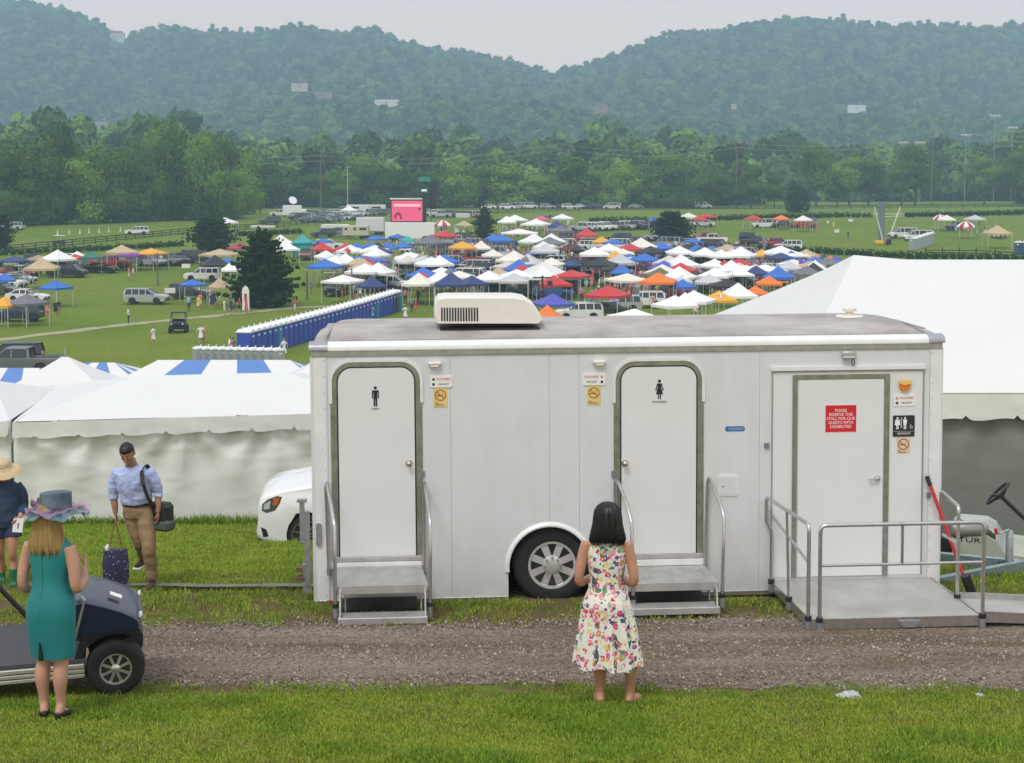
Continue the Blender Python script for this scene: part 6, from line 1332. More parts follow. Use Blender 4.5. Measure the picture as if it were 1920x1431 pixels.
for (xa,xb,ya,yb,n) in CR:
    for i in range(n):
        px=rng.uniform(xa,xb); py=rng.uniform(ya,yb); kd=rng.choice(['trousers','shorts','dress','dress','hat','shorts'])
        person_at(on_ground(px,py),rng.choice(['white','white','pink','red','blue','navy','yellow','green','coral','lilac','skyblue','white','grey','black']),rng.choice(['khaki','khaki','navy','white','grey','coral','black']),kd,rng.uniform(-3.1,3.1),px,py,hair=rng.choice(['hair_brown','hair_dark','hair_blonde']))
# the densest knots of people, too small and packed to pick apart
_cp=[];_cr=[];_cs=[];_ci=[]
for (xa,xb,ya,yb,n) in ((780,1000,465,560,120),(1000,1300,470,550,150),(1400,1570,500,520,80),(940,1070,425,450,40),(1240,1450,468,520,80),(620,780,465,540,60),(1090,1300,545,590,40)):
    for i in range(n):
        p=on_ground(rng.uniform(xa,xb),rng.uniform(ya,yb)); _cp.append(p); _cr.append((0,0,rng.uniform(0,6.28))); _cs.append((.97,.97,rng.uniform(.9,1.03))); _ci.append(rng.randrange(9))
_CV=[]
for i,(t_,b_,k_) in enumerate((('white','khaki','trousers'),('pink','white','dress'),('red','navy','shorts'),('blue','khaki','shorts'),('white','white','hat'),('coral','coral','dress'),('navy','grey','trousers'),('yellow','yellow','dress'),('skyblue','khaki','trousers'))):
    me=next(q[1] for q in PM if q[0]==k_).copy(); me.materials[1]=M['wear_'+t_]; me.materials[2]=M['wear_'+b_]; _CV.append(variant('crowd_person',me))
tag(scatter('crowd',_cp,_cr,_cs,_ci,_CV),'packed crowd of tiny people among the farther canopies','crowd')
# furniture under the canopies: folding tables with coolers
TBL=MB().box((0,0,.74),(1.8,.76,.04)).mesh('table_top',M['sign_white']); TL=MB().box((0,0,.36),(.04,.04,.72)).mesh('leg',M['galv'])
for i in range(26):
    px=rng.choice([rng.uniform(620,760),rng.uniform(780,960),rng.uniform(1080,1240),rng.uniform(1400,1540)]); py=rng.uniform(480,550); p=on_ground(px,py)
    o=empty('folding_table',p,rng.uniform(-1,1)); link('table_top',TBL,o)
    for sx_ in(-.8,.8):
        for sy_ in(-.3,.3): link('leg',TL,o,(sx_,sy_,0))
    THINGS.append((o,'white','folding table','table',px,py))
for o in list(CARS.values()):
    for ch in KIDS[o.name]:
        for c2 in KIDS.get(ch.name,[]): bpy.data.objects.remove(c2)
    for ch in KIDS[o.name]: bpy.data.objects.remove(ch)
    bpy.data.objects.remove(o)
# ------------------------------------------------------------------ labels for the many: nearest findable landmark, side and rank
LMK=[(762,396,'the pink screen'),(492,500,'the large conical cedar'),(398,440,'the broad rounded cedar'),(908,420,'the small conical cedar'),(1260,430,'the right-hand round cedar'),(1020,515,'the big field tent'),(567,460,'the teal booth'),(1653,415,'the grey bungee tower'),(275,555,'the lone silver car'),(1600,480,'the right tent peak'),(1349,552,'the lettered gold canopy'),(668,438,'the cream horse trailer'),(903,497,'the central red pickup'),(1258,552,'the maroon pickup'),(205,490,'the bright red pickup'),(1438,420,'the far red canopy'),(765,508,'the gold car'),(1811,420,'the near striped parasol'),(745,560,'the far toilet end'),(1180,480,'the emblem canopy')]
bk={}
for (o,colr,kw,cat,px,py) in THINGS:
    lx,ly,ln=min(LMK,key=lambda l:(l[0]-px)**2+((l[1]-py)*1.6)**2); dx,dy=px-lx,(py-ly)*1.6
    rel=('right of' if dx>0 else 'left of') if abs(dx)>abs(dy) else ('in front of' if dy>0 else 'behind')
    bk.setdefault((colr,kw,cat,rel,ln),[]).append((dx*dx+dy*dy,o))
for (colr,kw,cat,rel,ln),L_ in bk.items():
    L_.sort(key=lambda t:t[0]); nm=(colr+' '+kw).strip()
    for i,(d,o) in enumerate(L_):
        pre='' if len(L_)==1 else 'nearest ' if i==0 else ordn(i)+'-nearest '
        tag(o,'%s%s %s %s'%(pre,nm,rel,ln),cat,{'canopy':'pop-up canopies on the field','person':'crowd among the canopies','table':'folding tables among the canopies'}.get(cat,'vehicles parked around the field'))
# ------------------------------------------------------------------ foreground people
M['skin_warm']=mat('skin_warm',(.50,.25,.16),.5,var=.06,vscale=9); M['skin_rose']=mat('skin_rose',(.52,.28,.20),.5,var=.06,vscale=9); M['skin_olive']=mat('skin_olive',(.36,.19,.12),.5,var=.06,vscale=9)
def limb(m,pts,rs,seg=12): m.tube(pts,rs,seg)
def smooth_path(pts,n=5):
    P_=[Vector(p) for p in pts]; out=[]
    for i in range(len(P_)-1):
        a=P_[max(i-1,0)];b=P_[i];c=P_[i+1];d=P_[min(i+2,len(P_)-1)]
        for k in range(n):
            t=k/n; out.append(.5*((2*b)+(c-a)*t+(2*a-5*b+4*c-d)*t*t+(3*b-a-3*c+d)*t**3))
    out.append(P_[-1]); return out
def spath(pts,rs,n=5):
    P_=smooth_path(pts,n); R_=[]
    for i in range(len(rs)-1):
        for k in range(n):
            t=k/n; t=t*t*(3-2*t); a,b=rs[i],rs[i+1]; R_.append(a+(b-a)*t)
    R_.append(rs[-1]); return P_,R_
def hand(m,wrist,d,side,palm_n,curl=.5,L=.17):
    """palm plus five fingers; d: pointing direction, palm_n: direction the palm faces, side: towards the thumb"""
    wrist=Vector(wrist); d=Vector(d).normalized(); nrm=Vector(palm_n); nrm=(nrm-d*nrm.dot(d)).normalized(); s=Vector(side); s=(s-d*s.dot(d)-nrm*s.dot(nrm)).normalized()
    pc=wrist+d*L*.26
    m.tube([wrist-d*.01,wrist+d*L*.12,wrist+d*L*.35,wrist+d*L*.52],[(.022,.022),(.030,.018),(.037,.016),(.036,.014)],10) if False else None
    rings=[]
    for t,wd,th in ((-.02,.022,.018),(.15,.030,.018),(.35,.039,.016),(.50,.040,.013)):
        c=wrist+d*L*t; rings.append([c+s*wd*math.cos(2*math.pi*j/10)+nrm*th*math.sin(2*math.pi*j/10) for j in range(10)])
    m.loft(rings)
    for i,(off,ln) in enumerate(((.031,.40),(.0105,.45),(-.0105,.42),(-.031,.33))):
        b=wrist+d*L*.48+s*off; a1=curl*.9; p1=b+(d*math.cos(a1*.5)+nrm*math.sin(a1*.5))*L*ln*.45+s*off*.12; p2=p1+(d*math.cos(a1*1.3)+nrm*math.sin(a1*1.3))*L*ln*.33; p3=p2+(d*math.cos(a1*2.0)+nrm*math.sin(a1*2.0))*L*ln*.25
        m.tube([b-d*.01,p1,p2,p3],[.0095,.009,.008,.0065],7)
    b=wrist+d*L*.16+s*.028; p1=b+(d*.6+s*.7+nrm*.35).normalized()*L*.22; p2=p1+(d*.85+s*.15+nrm*.4).normalized()*L*.19; m.tube([b-s*.012,p1,p2],[.013,.0105,.008],7)
def foot(m,ankle,fwd,heel=0.0,L=.23,r=.036):
    a=Vector(ankle); f=Vector(fwd).normalized(); g0=Vector((a.x,a.y,0))
    m.tube([a+Vector((0,0,.04)),a-f*.02,Vector((a.x,a.y,.028+heel))-f*.045],[r*.95,r*.98,.032],10)
    m.tube([Vector((a.x,a.y,.032+heel))-f*.05,Vector((a.x,a.y,.036+heel*.7))+f*.03,Vector((a.x,a.y,.026+heel*.1))+f*.11,Vector((a.x,a.y,.020))+f*.165],[.032,.037,.040,.026],10)
def head(m,c,rot,s=1.0):
    """head centred at c (mid height), facing -Y before rotation; full face"""
    Mx=Matrix.Translation(c)@rot.to_4x4()@Matrix.Scale(s,4)
    sub=MB()
    sub.ell([(0,-.012,-.112,.020,.022),(0,-.018,-.104,.036,.040),(0,-.012,-.085,.052,.066),(0,-.004,-.055,.062,.082),(0,0,-.02,.069,.091),(0,.004,.02,.074,.097),(0,.008,.055,.073,.095),(0,.010,.085,.060,.078),(0,.010,.105,.038,.050),(0,.010,.115,.012,.016)],20)
    sub.tube([(0,-.088,.022),(0,-.103,-.006),(0,-.112,-.028),(0,-.098,-.036)],[.008,.011,.014,.010],8)
    sub.tube([(-.022,-.086,-.062),(0,-.096,-.063),(.022,-.086,-.062)],[.006,.0095,.006],6)
    sub.tube([(0,-.074,-.098),(0,-.062,-.106)],[.018,.016],8)
    for q_ in(-1,1):
        sub.tube([(q_*.012,-.089,.026),(q_*.034,-.086,.030),(q_*.052,-.074,.024)],[.008,.009,.007],6)
        sub.tube([(q_*.073,.004,.020),(q_*.081,.014,.006),(q_*.078,.008,-.022),(q_*.070,.0,-.032)],[.010,.014,.012,.006],8)
        sub.ell([(q_*.038,-.070,-.028,.018,.016),(q_*.038,-.074,-.018,.020,.016),(q_*.040,-.070,-.006,.016,.014)],8)
    m.add([Mx@Vector(v) for v in sub.v],sub.f); return Mx
def face_bits(Mx,parent,skin):
    for q_ in(-1,1):
        e=MB(); e.ell([(q_*.030,-.080,.004-.005,.003,.003),(q_*.030,-.0815,.004-.003,.009,.005),(q_*.030,-.082,.004,.011,.006),(q_*.030,-.0815,.007,.009,.005),(q_*.030,-.080,.009,.003,.003)],10); v=[Mx@Vector(p) for p in e.v]; e.v=v; e.build('eye',M['ink_white'],parent,smooth=60)
        i=MB(); i.lathe([(.0045,-.0865),(.004,-.0885)],10,'Y',(q_*.030,0,.004)); i.v=[Mx@Vector(p) for p in i.v]; i.build('iris',M['ink'],parent)
        b=MB(); b.tube([(q_*.012,-.097,.033),(q_*.032,-.096,.039),(q_*.052,-.083,.033)],[.0025,.0035,.002],6); b.v=[Mx@Vector(p) for p in b.v]; b.build('eyebrow',M['hair_dark'],parent)
    l=MB(); l.tube([(-.023,-.090,-.0625),(0,-.1035,-.0625),(.023,-.090,-.0625)],[.003,.0055,.003],6); l.v=[Mx@Vector(p) for p in l.v]; l.build('lips',mat('lips',(.38,.13,.11),.5,var=.05),parent)
def wrinkle(me,amp,fs=(7,7,3),seed=0,mask=None):
    n_=len(me.vertices); C_=np.empty(n_*3,np.float32); N_=np.empty(n_*3,np.float32); me.vertices.foreach_get('co',C_); me.vertices.foreach_get('normal',N_); C_=C_.reshape(-1,3); N_=N_.reshape(-1,3)
    k=np.array([mnoise.noise(Vector((x*fs[0],y*fs[1],z*fs[2]+seed)))+.6*(1-abs(mnoise.noise(Vector((x*fs[0]*1.7+z*4,y*fs[1]*1.7,z*fs[2]*1.6+seed)))))**3-.2 for x,y,z in C_.tolist()],np.float32)
    me.vertices.foreach_set('co',(C_+N_*(amp*k)[:,None]).ravel())
    me.update(); return me
def facing(o,px,py,rz,s): o.location=on_ground(px,py); o.rotation_euler=(0,0,rz); o.scale=(s,)*3; return o

def strands(parent,rg,m_,n,seed):
    r=random.Random(seed); mb=MB(); nj=len(rg[0])
    for i in range(n):
        j=r.uniform(0,nj); dr=r.uniform(-1.2,1.2); pts=[]; k0=r.choice([0,1,1,2,2,3])
        for k in range(k0,len(rg)):
            jj=(j+dr*(k-k0)/len(rg))%nj; a,b=Vector(rg[k][int(jj)]),Vector(rg[k][(int(jj)+1)%nj]); p=a.lerp(b,jj-int(jj)); c=sum((Vector(v) for v in rg[k]),Vector())/nj
            if p.y<c.y-.03 and k>2: break
            pts.append(c+(p-c)*r.uniform(1.0,1.045)+Vector((0,0,0 if k<len(rg)-1 else -r.uniform(0,.03))))
        if len(pts)>2: mb.tube(pts,[.0032]*(len(pts)-1)+[.0012],5)
    tag(mb.build('hair_strand',m_,parent,smooth=60),kind='stuff')
# ---------- woman in floral dress (seen from behind)
def fabric_floral():
    m=bpy.data.materials.new('floral_cotton'); m.use_nodes=True; t=m.node_tree; b=t.nodes['Principled BSDF']; b.inputs['Roughness'].default_value=.85; b.inputs['Specular IOR Level'].default_value=.2
    co=t.nodes.new('ShaderNodeTexCoord'); cur=None
    def layer(scale,stretch,rad0,rad1,cols,base,seed,ring=None,rot=0.):
        mp=t.nodes.new('ShaderNodeMapping'); mp.inputs['Scale'].default_value=stretch; mp.inputs['Location'].default_value=(seed,seed*.7,seed*.3); mp.inputs['Rotation'].default_value=(rot,rot*.6,rot)
        t.links.new(co.outputs['Object'],mp.inputs[0])
        ns=t.nodes.new('ShaderNodeTexNoise'); ns.inputs['Scale'].default_value=scale*1.6; t.links.new(mp.outputs[0],ns.inputs['Vector'])
        mxv=t.nodes.new('ShaderNodeMix'); mxv.data_type='VECTOR'; mxv.inputs['Factor'].default_value=.035; t.links.new(mp.outputs[0],mxv.inputs['A']); t.links.new(ns.outputs['Color'],mxv.inputs['B'])
        v=t.nodes.new('ShaderNodeTexVoronoi'); v.inputs['Scale'].default_value=scale; t.links.new(mxv.outputs['Result'],v.inputs['Vector'])
        sep=t.nodes.new('ShaderNodeSeparateColor'); t.links.new(v.outputs['Color'],sep.inputs[0])
        cr=t.nodes.new('ShaderNodeValToRGB'); cr.color_ramp.interpolation='CONSTANT'; e=cr.color_ramp.elements
        e[0].position=0; e[0].color=(*cols[0],1); e[1].position=1/len(cols); e[1].color=(*cols[1],1)
        for i,c in enumerate(cols[2:]): q=e.new((i+2)/len(cols)); q.color=(*c,1)
        t.links.new(sep.outputs[0],cr.inputs[0])
        rad=t.nodes.new('ShaderNodeMapRange'); rad.inputs['To Min'].default_value=rad0; rad.inputs['To Max'].default_value=rad1; t.links.new(sep.outputs[1],rad.inputs['Value'])
        lt=t.nodes.new('ShaderNodeMath'); lt.operation='LESS_THAN'; t.links.new(v.outputs['Distance'],lt.inputs[0]); t.links.new(rad.outputs[0],lt.inputs[1])
        x=t.nodes.new('ShaderNodeMix'); x.data_type='RGBA'; t.links.new(lt.outputs[0],x.inputs['Factor'])
        if isinstance(base,tuple): x.inputs['A'].default_value=(*base,1)
        else: t.links.new(base,x.inputs['A'])
        t.links.new(cr.outputs[0],x.inputs['B']); out=x.outputs['Result']
        if ring:
            h=t.nodes.new('ShaderNodeMath'); h.operation='MULTIPLY'; h.inputs[1].default_value=.42; t.links.new(rad.outputs[0],h.inputs[0])
            l2=t.nodes.new('ShaderNodeMath'); l2.operation='LESS_THAN'; t.links.new(v.outputs['Distance'],l2.inputs[0]); t.links.new(h.outputs[0],l2.inputs[1])
            y=t.nodes.new('ShaderNodeMix'); y.data_type='RGBA'; t.links.new(l2.outputs[0],y.inputs['Factor']); t.links.new(out,y.inputs['A']); y.inputs['B'].default_value=(*ring,1); out=y.outputs['Result']
        return out
    cur=layer(15,(1,1,.42),.22,.50,[(.16,.28,.16),(.30,.42,.28),(.06,.13,.11),(.74,.74,.66),(.40,.50,.36)],(.74,.74,.68),3.,rot=.7)
    cur=layer(17,(.45,1,1.1),.15,.45,[(.10,.22,.14),(.72,.73,.66),(.35,.46,.30),(.05,.10,.14)],cur,8.,rot=-.5)
    cur=layer(22,(1,1,1),.24,.56,[(.62,.05,.07),(.75,.20,.34),(.75,.60,.12),(.12,.06,.30),(.70,.24,.08),(.60,.08,.22)],cur,13.,ring=(.78,.62,.40))
    cur=layer(30,(1,1,1),.14,.42,[(.70,.10,.14),(.74,.74,.68),(.70,.42,.45),(.06,.08,.20),(.74,.74,.68)],cur,21.)
    t.links.new(cur,b.inputs['Base Color']); return m
M['floral']=fabric_floral()
def woman_floral():
    m=MB()   # faces -Y locally; turned to look away from the camera
    legs=[(-.115,.0),( .085,.02)]
    for i,(x,y) in enumerate(((-.20,0.),(.05,.02))):
        hx=-.085 if i==0 else .085
        P_,R_=spath([(hx,0,.86),(x*.75+hx*.25,-.015,.62),(x,-.005,.44),(x,.022,.30),(x,.022,.13),(x,.02,.065)],[.082,.070,.052,.056,.036,.033]); limb(m,P_,R_)
        foot(m,(x,.02,.07),(-.5 if i==0 else .15,-1,0),heel=.012)
    m.ell([(0,.005,.80,.140,.10),(0,.008,.90,.140,.105),(0,0,1.0,.126,.095),(0,0,1.06,.125,.092),(0,-.005,1.18,.150,.105),(0,0,1.28,.165,.10),(0,.005,1.345,.150,.075),(0,.01,1.385,.075,.058),(0,.008,1.44,.052,.052),(0,0,1.50,.048,.05)],20)
    for s_ in(-1,1):
        P_,R_=spath([(s_*.155,.005,1.335),(s_*.195,.012,1.21),(s_*.222,.02,1.03),(s_*.17,-.12,.985),(s_*.08,-.24,1.02)],[.052,.046,.038,.035,.025]); limb(m,P_,R_)
        hand(m,(s_*.08,-.24,1.02),(-s_*.75,-.55,.12),(0,.1,1),(0,.6,-.3) if False else (0,1,0),.7)
    rot=Euler((R(4),R(-6),R(-18))).to_matrix(); Mx=head(m,Vector((.005,-.012,1.545)),rot,1.0)
    me=remesh(m,.0085,3,[M['skin_warm']],'person')
    o=link('person',me); tag(o,'woman with black bob in a sleeveless floral dress, back turned','person')
    face_bits(Mx,o,'skin_warm')
    # hair: straight bob down to the shoulders
    h=MB(); rg=[]; n=40
    for z,rx,ry,cy in ((1.668,.015,.02,.008),(1.660,.048,.058,.010),(1.638,.080,.092,.012),(1.60,.102,.112,.014),(1.55,.110,.118,.018),(1.50,.116,.116,.026),(1.45,.126,.112,.034),(1.405,.138,.106,.040),(1.372,.142,.096,.044),(1.36,.128,.080,.044)):
        ring=[]
        for j in range(n):
            a=2*math.pi*j/n; front=max(0,-math.sin(a)); k=1.0
            if z<1.60: k=1-.55*max(0,front-.25)
            w_=1+.05*math.sin(j*2.9+z*4)*(1.70-z)*2.2+.02*mnoise.noise(Vector((j*.9,z*6,0)))
            ring.append((rx*math.cos(a)*w_-.006,cy+ry*math.sin(a)*k*w_,z-.012*(1 if z<1.35 else 0)*math.sin(j*2.7)))
        rg.append(ring)
    hb=mat('hair_black',(.006,.005,.006),.42,var=.3,vscale=60); h.loft(rg); h.build('hair',hb,o,smooth=70); strands(o,rg,hb,230,1)
    # bodice
    b=MB(); N=48; rg=[]
    for z,rx,ry,cy in ((.985,.140,.110,.0),(1.06,.136,.102,0),(1.12,.146,.108,-.002),(1.20,.160,.118,-.006),(1.27,.168,.112,-.002),(1.315,.160,.094,.003),(1.345,.128,.078,.008),(1.368,.098,.066,.010)):
        rg.append([(rx*math.cos(2*math.pi*j/N),cy+ry*math.sin(2*math.pi*j/N)+.002*math.sin(j*3.1),z+(.0 if z<1.3 else -.010*abs(math.cos(2*math.pi*j/N)))) for j in range(N)])
    b.loft(rg,0,False); bo=b.mesh('bodice',M['floral'],80); wrinkle(bo,.006,(6,6,14)); link('bodice',bo,o)
    MB().loft([[(r_*.141*math.cos(2*math.pi*j/N),r_*.111*math.sin(2*math.pi*j/N),z) for j in range(N)] for z,r_ in ((.962,1.02),(.975,1.035),(.995,1.035),(1.005,1.01))],0,False).build('waistband',M['floral'],o,smooth=60)
    s=MB(); N=120; rg=[]
    for k in range(26):
        t=k/25; z=.975-.635*t; base=.140+.035*min(1,t*5)+.095*t; 
        ring=[]
        for j in range(N):
            a=2*math.pi*j/N; f=.022*t*math.sin(9*a+1.2*math.sin(3*a))+.014*t*math.sin(23*a+.7)+.012*t*mnoise.noise(Vector((math.cos(a)*3,math.sin(a)*3,t*2)))
            rx=base+f; ry=(base*.80+.012*math.sin(math.pi*min(1,t*3)))+f
            ring.append((rx*math.cos(a)-.02*t,ry*math.sin(a)+.005,z+.012*t*math.sin(5*a+1)))
        rg.append(ring)
    s.loft(rg,0,False); s.build('skirt',M['floral'],o,smooth=80)
    for x in(-.20,.05):
        sh=MB(); sh.tube([(x,.055,.008),(x,-.03,.008),(x*1.1,-.135,.006)],[.030,.036,.030],10); sh.v=[(v[0],v[1],max(0,min(v[2],.02))) for v in sh.v]; sh.box((x,.03,.052),(.085,.016,.03)); sh.build('sandal',mat('sandal_coral',(.72,.28,.14),.5,var=.1),o)
    return o
wf=woman_floral(); p=on_ground(1152,1322); facing(wf,1136,1322,math.pi+R(-4),(1322-937)/pxm(p.y)/1.668*.985)

# ---------- woman in teal sheath dress and hat
M['teal']=mat('teal_crepe',(.008,.175,.19),.6,col2=(.012,.225,.245),vscale=2.5,bump=.12,bscale=300)
def woman_teal():
    m=MB()
    for i,s_ in enumerate((-1,1)):
        x=s_*.075; P_,R_=spath([(s_*.085,0,.93),(s_*.083,-.01,.70),(x,-.005,.52),(x+s_*.004,.028,.38),(x,.022,.20),(x,.02,.125)],[.088,.074,.056,.060,.038,.034]); limb(m,P_,R_)
        foot(m,(x,.02,.13),(s_*.25+.35,-1,0),heel=.062)
    m.ell([(0,.01,.86,.178,.125),(0,.015,.96,.182,.135),(0,.0,1.08,.140,.108),(0,0,1.14,.135,.10),(0,-.005,1.26,.158,.11),(0,0,1.36,.172,.105),(0,.005,1.425,.158,.08),(0,.01,1.465,.078,.06),(0,.008,1.52,.053,.053),(0,0,1.58,.05,.052)],20)
    # right arm of the picture: upper arm down, forearm raised in front; other arm hangs with bent elbow
    P_,R_=spath([(-.165,.005,1.41),(-.205,.01,1.28),(-.225,.01,1.09),(-.20,-.14,1.10),(-.15,-.23,1.17)],[.055,.05,.041,.037,.026]); limb(m,P_,R_); hand(m,(-.15,-.23,1.17),(.25,-.75,.45),(0,0,1),(1,0,.2),.6)
    P_,R_=spath([(.165,.005,1.41),(.21,.012,1.28),(.23,.03,1.09),(.20,-.10,1.02),(.13,-.22,1.03)],[.055,.05,.041,.037,.026]); limb(m,P_,R_); hand(m,(.13,-.22,1.03),(-.6,-.6,.1),(0,0,1),(0,1,0),.6)
    Mx=head(m,Vector((0,-.02,1.63)),Euler((R(8),0,R(10))).to_matrix())
    o=link('person',remesh(m,.0085,3,[M['skin_rose']],'person')); tag(o,'blonde woman in teal sleeveless dress and wide hat, back turned','person'); face_bits(Mx,o,'skin_rose')
    d=MB(); N=64; rg=[]
    prof=[(.535,.178,.130,.0),(.60,.182,.134,.0),(.72,.190,.142,.004),(.84,.196,.150,.012),(.94,.196,.152,.014),(1.02,.176,.136,.008),(1.09,.152,.118,.0),(1.14,.148,.112,0),(1.22,.158,.118,-.004),(1.30,.172,.122,-.004),(1.37,.180,.114,.0),(1.42,.172,.094,.004),(1.455,.140,.078,.008),(1.472,.105,.068,.010)]
    for z,rx,ry,cy in prof: rg.append([(rx*math.cos(2*math.pi*j/N)*(1+.0*z),cy+ry*math.sin(2*math.pi*j/N),z) for j in range(N)])
    d.loft(rg,0,False); me=d.mesh('dress',M['teal'],80); wrinkle(me,.007,(4,4,12),3); dr=link('dress',me,o)
    MB().prism([(-.035,.535),(-.012,.68),(.0,.535)],.131,.150,'Y').build('back_slit',M['black'],o,(.03,.006,0))
    MB().tube([(0,.073,1.465),(0,.122,1.36),(0,.125,1.25),(0,.116,1.14),(0,.146,1.02),(0,.168,.92),(0,.16,.8)],.0022,5).build('zip_seam',M['teal'],o)
    h=MB(); rg=[]; n=44
    for z,rx,ry,cy in ((1.745,.02,.02,.01),(1.735,.06,.07,.01),(1.70,.092,.102,.012),(1.65,.104,.114,.018),(1.58,.110,.112,.026),(1.51,.122,.108,.036),(1.45,.136,.104,.046),(1.41,.142,.096,.052),(1.385,.132,.078,.056)):
        rg.append([(rx*math.cos(2*math.pi*j/n)*(1+.04*math.sin(j*4.7+z*9)*(1.76-z)*2),cy+ry*math.sin(2*math.pi*j/n)*(1-.5*max(0,-math.sin(2*math.pi*j/n)-.25) if z<1.68 else 1)*(1+.03*math.sin(j*6.1)),z-.022*(z<1.43)*math.sin(j*1.9)) for j in range(n)])
    hb=mat('hair_honey',(.52,.36,.16),.45,col2=(.30,.185,.075),vscale=26,detail=8); h.loft(rg); h.build('hair',hb,o,smooth=70); hs_=leaf_mat('hair_strand',(.30,.19,.07),(.60,.45,.22),tr=0,objvar=0); strands(o,rg,hs_,300,2)
    # hat rests on the head: a thing of its own
    hat=empty('sun_hat',(0,0,0),0,'wide-brimmed lilac and blue organza hat worn by the woman in teal','hat')
    def organza(nm,c1,c2,al):
        mm=mat(nm,c1,.6,col2=c2,vscale=5,thr=(.4,.6)); mm.node_tree.nodes['Principled BSDF'].inputs['Alpha'].default_value=al; return mm
    c_=MB(); rg=[]; N=40
    for z,r_ in ((-.005,.118),(.03,.116),(.10,.120),(.128,.118),(.136,.10),(.138,.02)): rg.append([(r_*math.cos(2*math.pi*j/N)*(1+.012*math.sin(9*2*math.pi*j/N+z*40)),r_*1.05*math.sin(2*math.pi*j/N),z) for j in range(N)])
    c_.loft(rg); c_.build('crown',mat('hat_blue',(.05,.075,.11),.6,col2=(.13,.18,.22),vscale=9),hat,smooth=50)
    for li,(rad,dz,mm) in enumerate(((.235,-.035,organza('organza_blue',(.08,.20,.25),(.20,.30,.38),.85)),(.25,-.01,organza('organza_lilac',(.34,.20,.38),(.50,.30,.42),.55)),(.20,.005,organza('organza_rose',(.48,.24,.36),(.30,.25,.42),.6)))):
        b=MB(); N=72; rg=[]
        for t in np.linspace(0,1,8):
            r_=.115+(rad-.115)*t; rg.append([((r_+.018*t*math.sin(7*a+li*2))*math.cos(a),(r_+.018*t*math.sin(7*a+li*2))*math.sin(a),-.002+.004*li+dz*t*t*1.4+.024*t*math.sin(5*a+li*1.7)+.010*t*math.sin(13*a)) for a in [2*math.pi*j/N for j in range(N)]])
        b.loft(rg,0,False); b.build('brim',mm,hat,smooth=80)
    bw=MB()
    for k in range(5): a=k*1.25; bw.tube([(.11,.05,.03),(.15+.03*math.cos(a),.06+.03*math.sin(a),.07+.03*math.sin(a*2)),(.17+.02*math.cos(a),.05,.02+.03*math.cos(a)),(.115,.05,.02)],[(.010,.004)]*4,8)
    bw.build('bow',organza('organza_bow',(.30,.22,.36),(.46,.30,.42),.8),hat,smooth=70)
    # heels
    for i,s_ in enumerate((-1,1)):
        x=s_*.075; f=Vector((s_*.25+.35,-1,0)).normalized(); a=Vector((x,.02,0)); sh=MB(); 
        sh.tube([a-f*.075+Vector((0,0,.085)),a-f*.045+Vector((0,0,.085)),a+f*.03+Vector((0,0,.070)),a+f*.11+Vector((0,0,.030)),a+f*.185+Vector((0,0,.020))],[.014,.038,.041,.043,.018],12); sh.tube([a-f*.06+Vector((0,0,.075)),a-f*.055+Vector((0,0,0))],[.020,.009],8); sh.build('shoe',M['black'],o,smooth=60)
    return o,hat
wt,hat=woman_teal(); p=on_ground(106,1354); s=(1354-937)/pxm(p.y)/1.745*.985; facing(wt,102,1354,math.pi-R(14),s)
hat.location=p+Vector((at_y(104,950,p.y).x-p.x,.0,1.69*s)); hat.location.y=p.y+.02; hat.rotation_euler=(R(5),R(4),math.pi-R(10)); hat.scale=(s*1.0,)*3

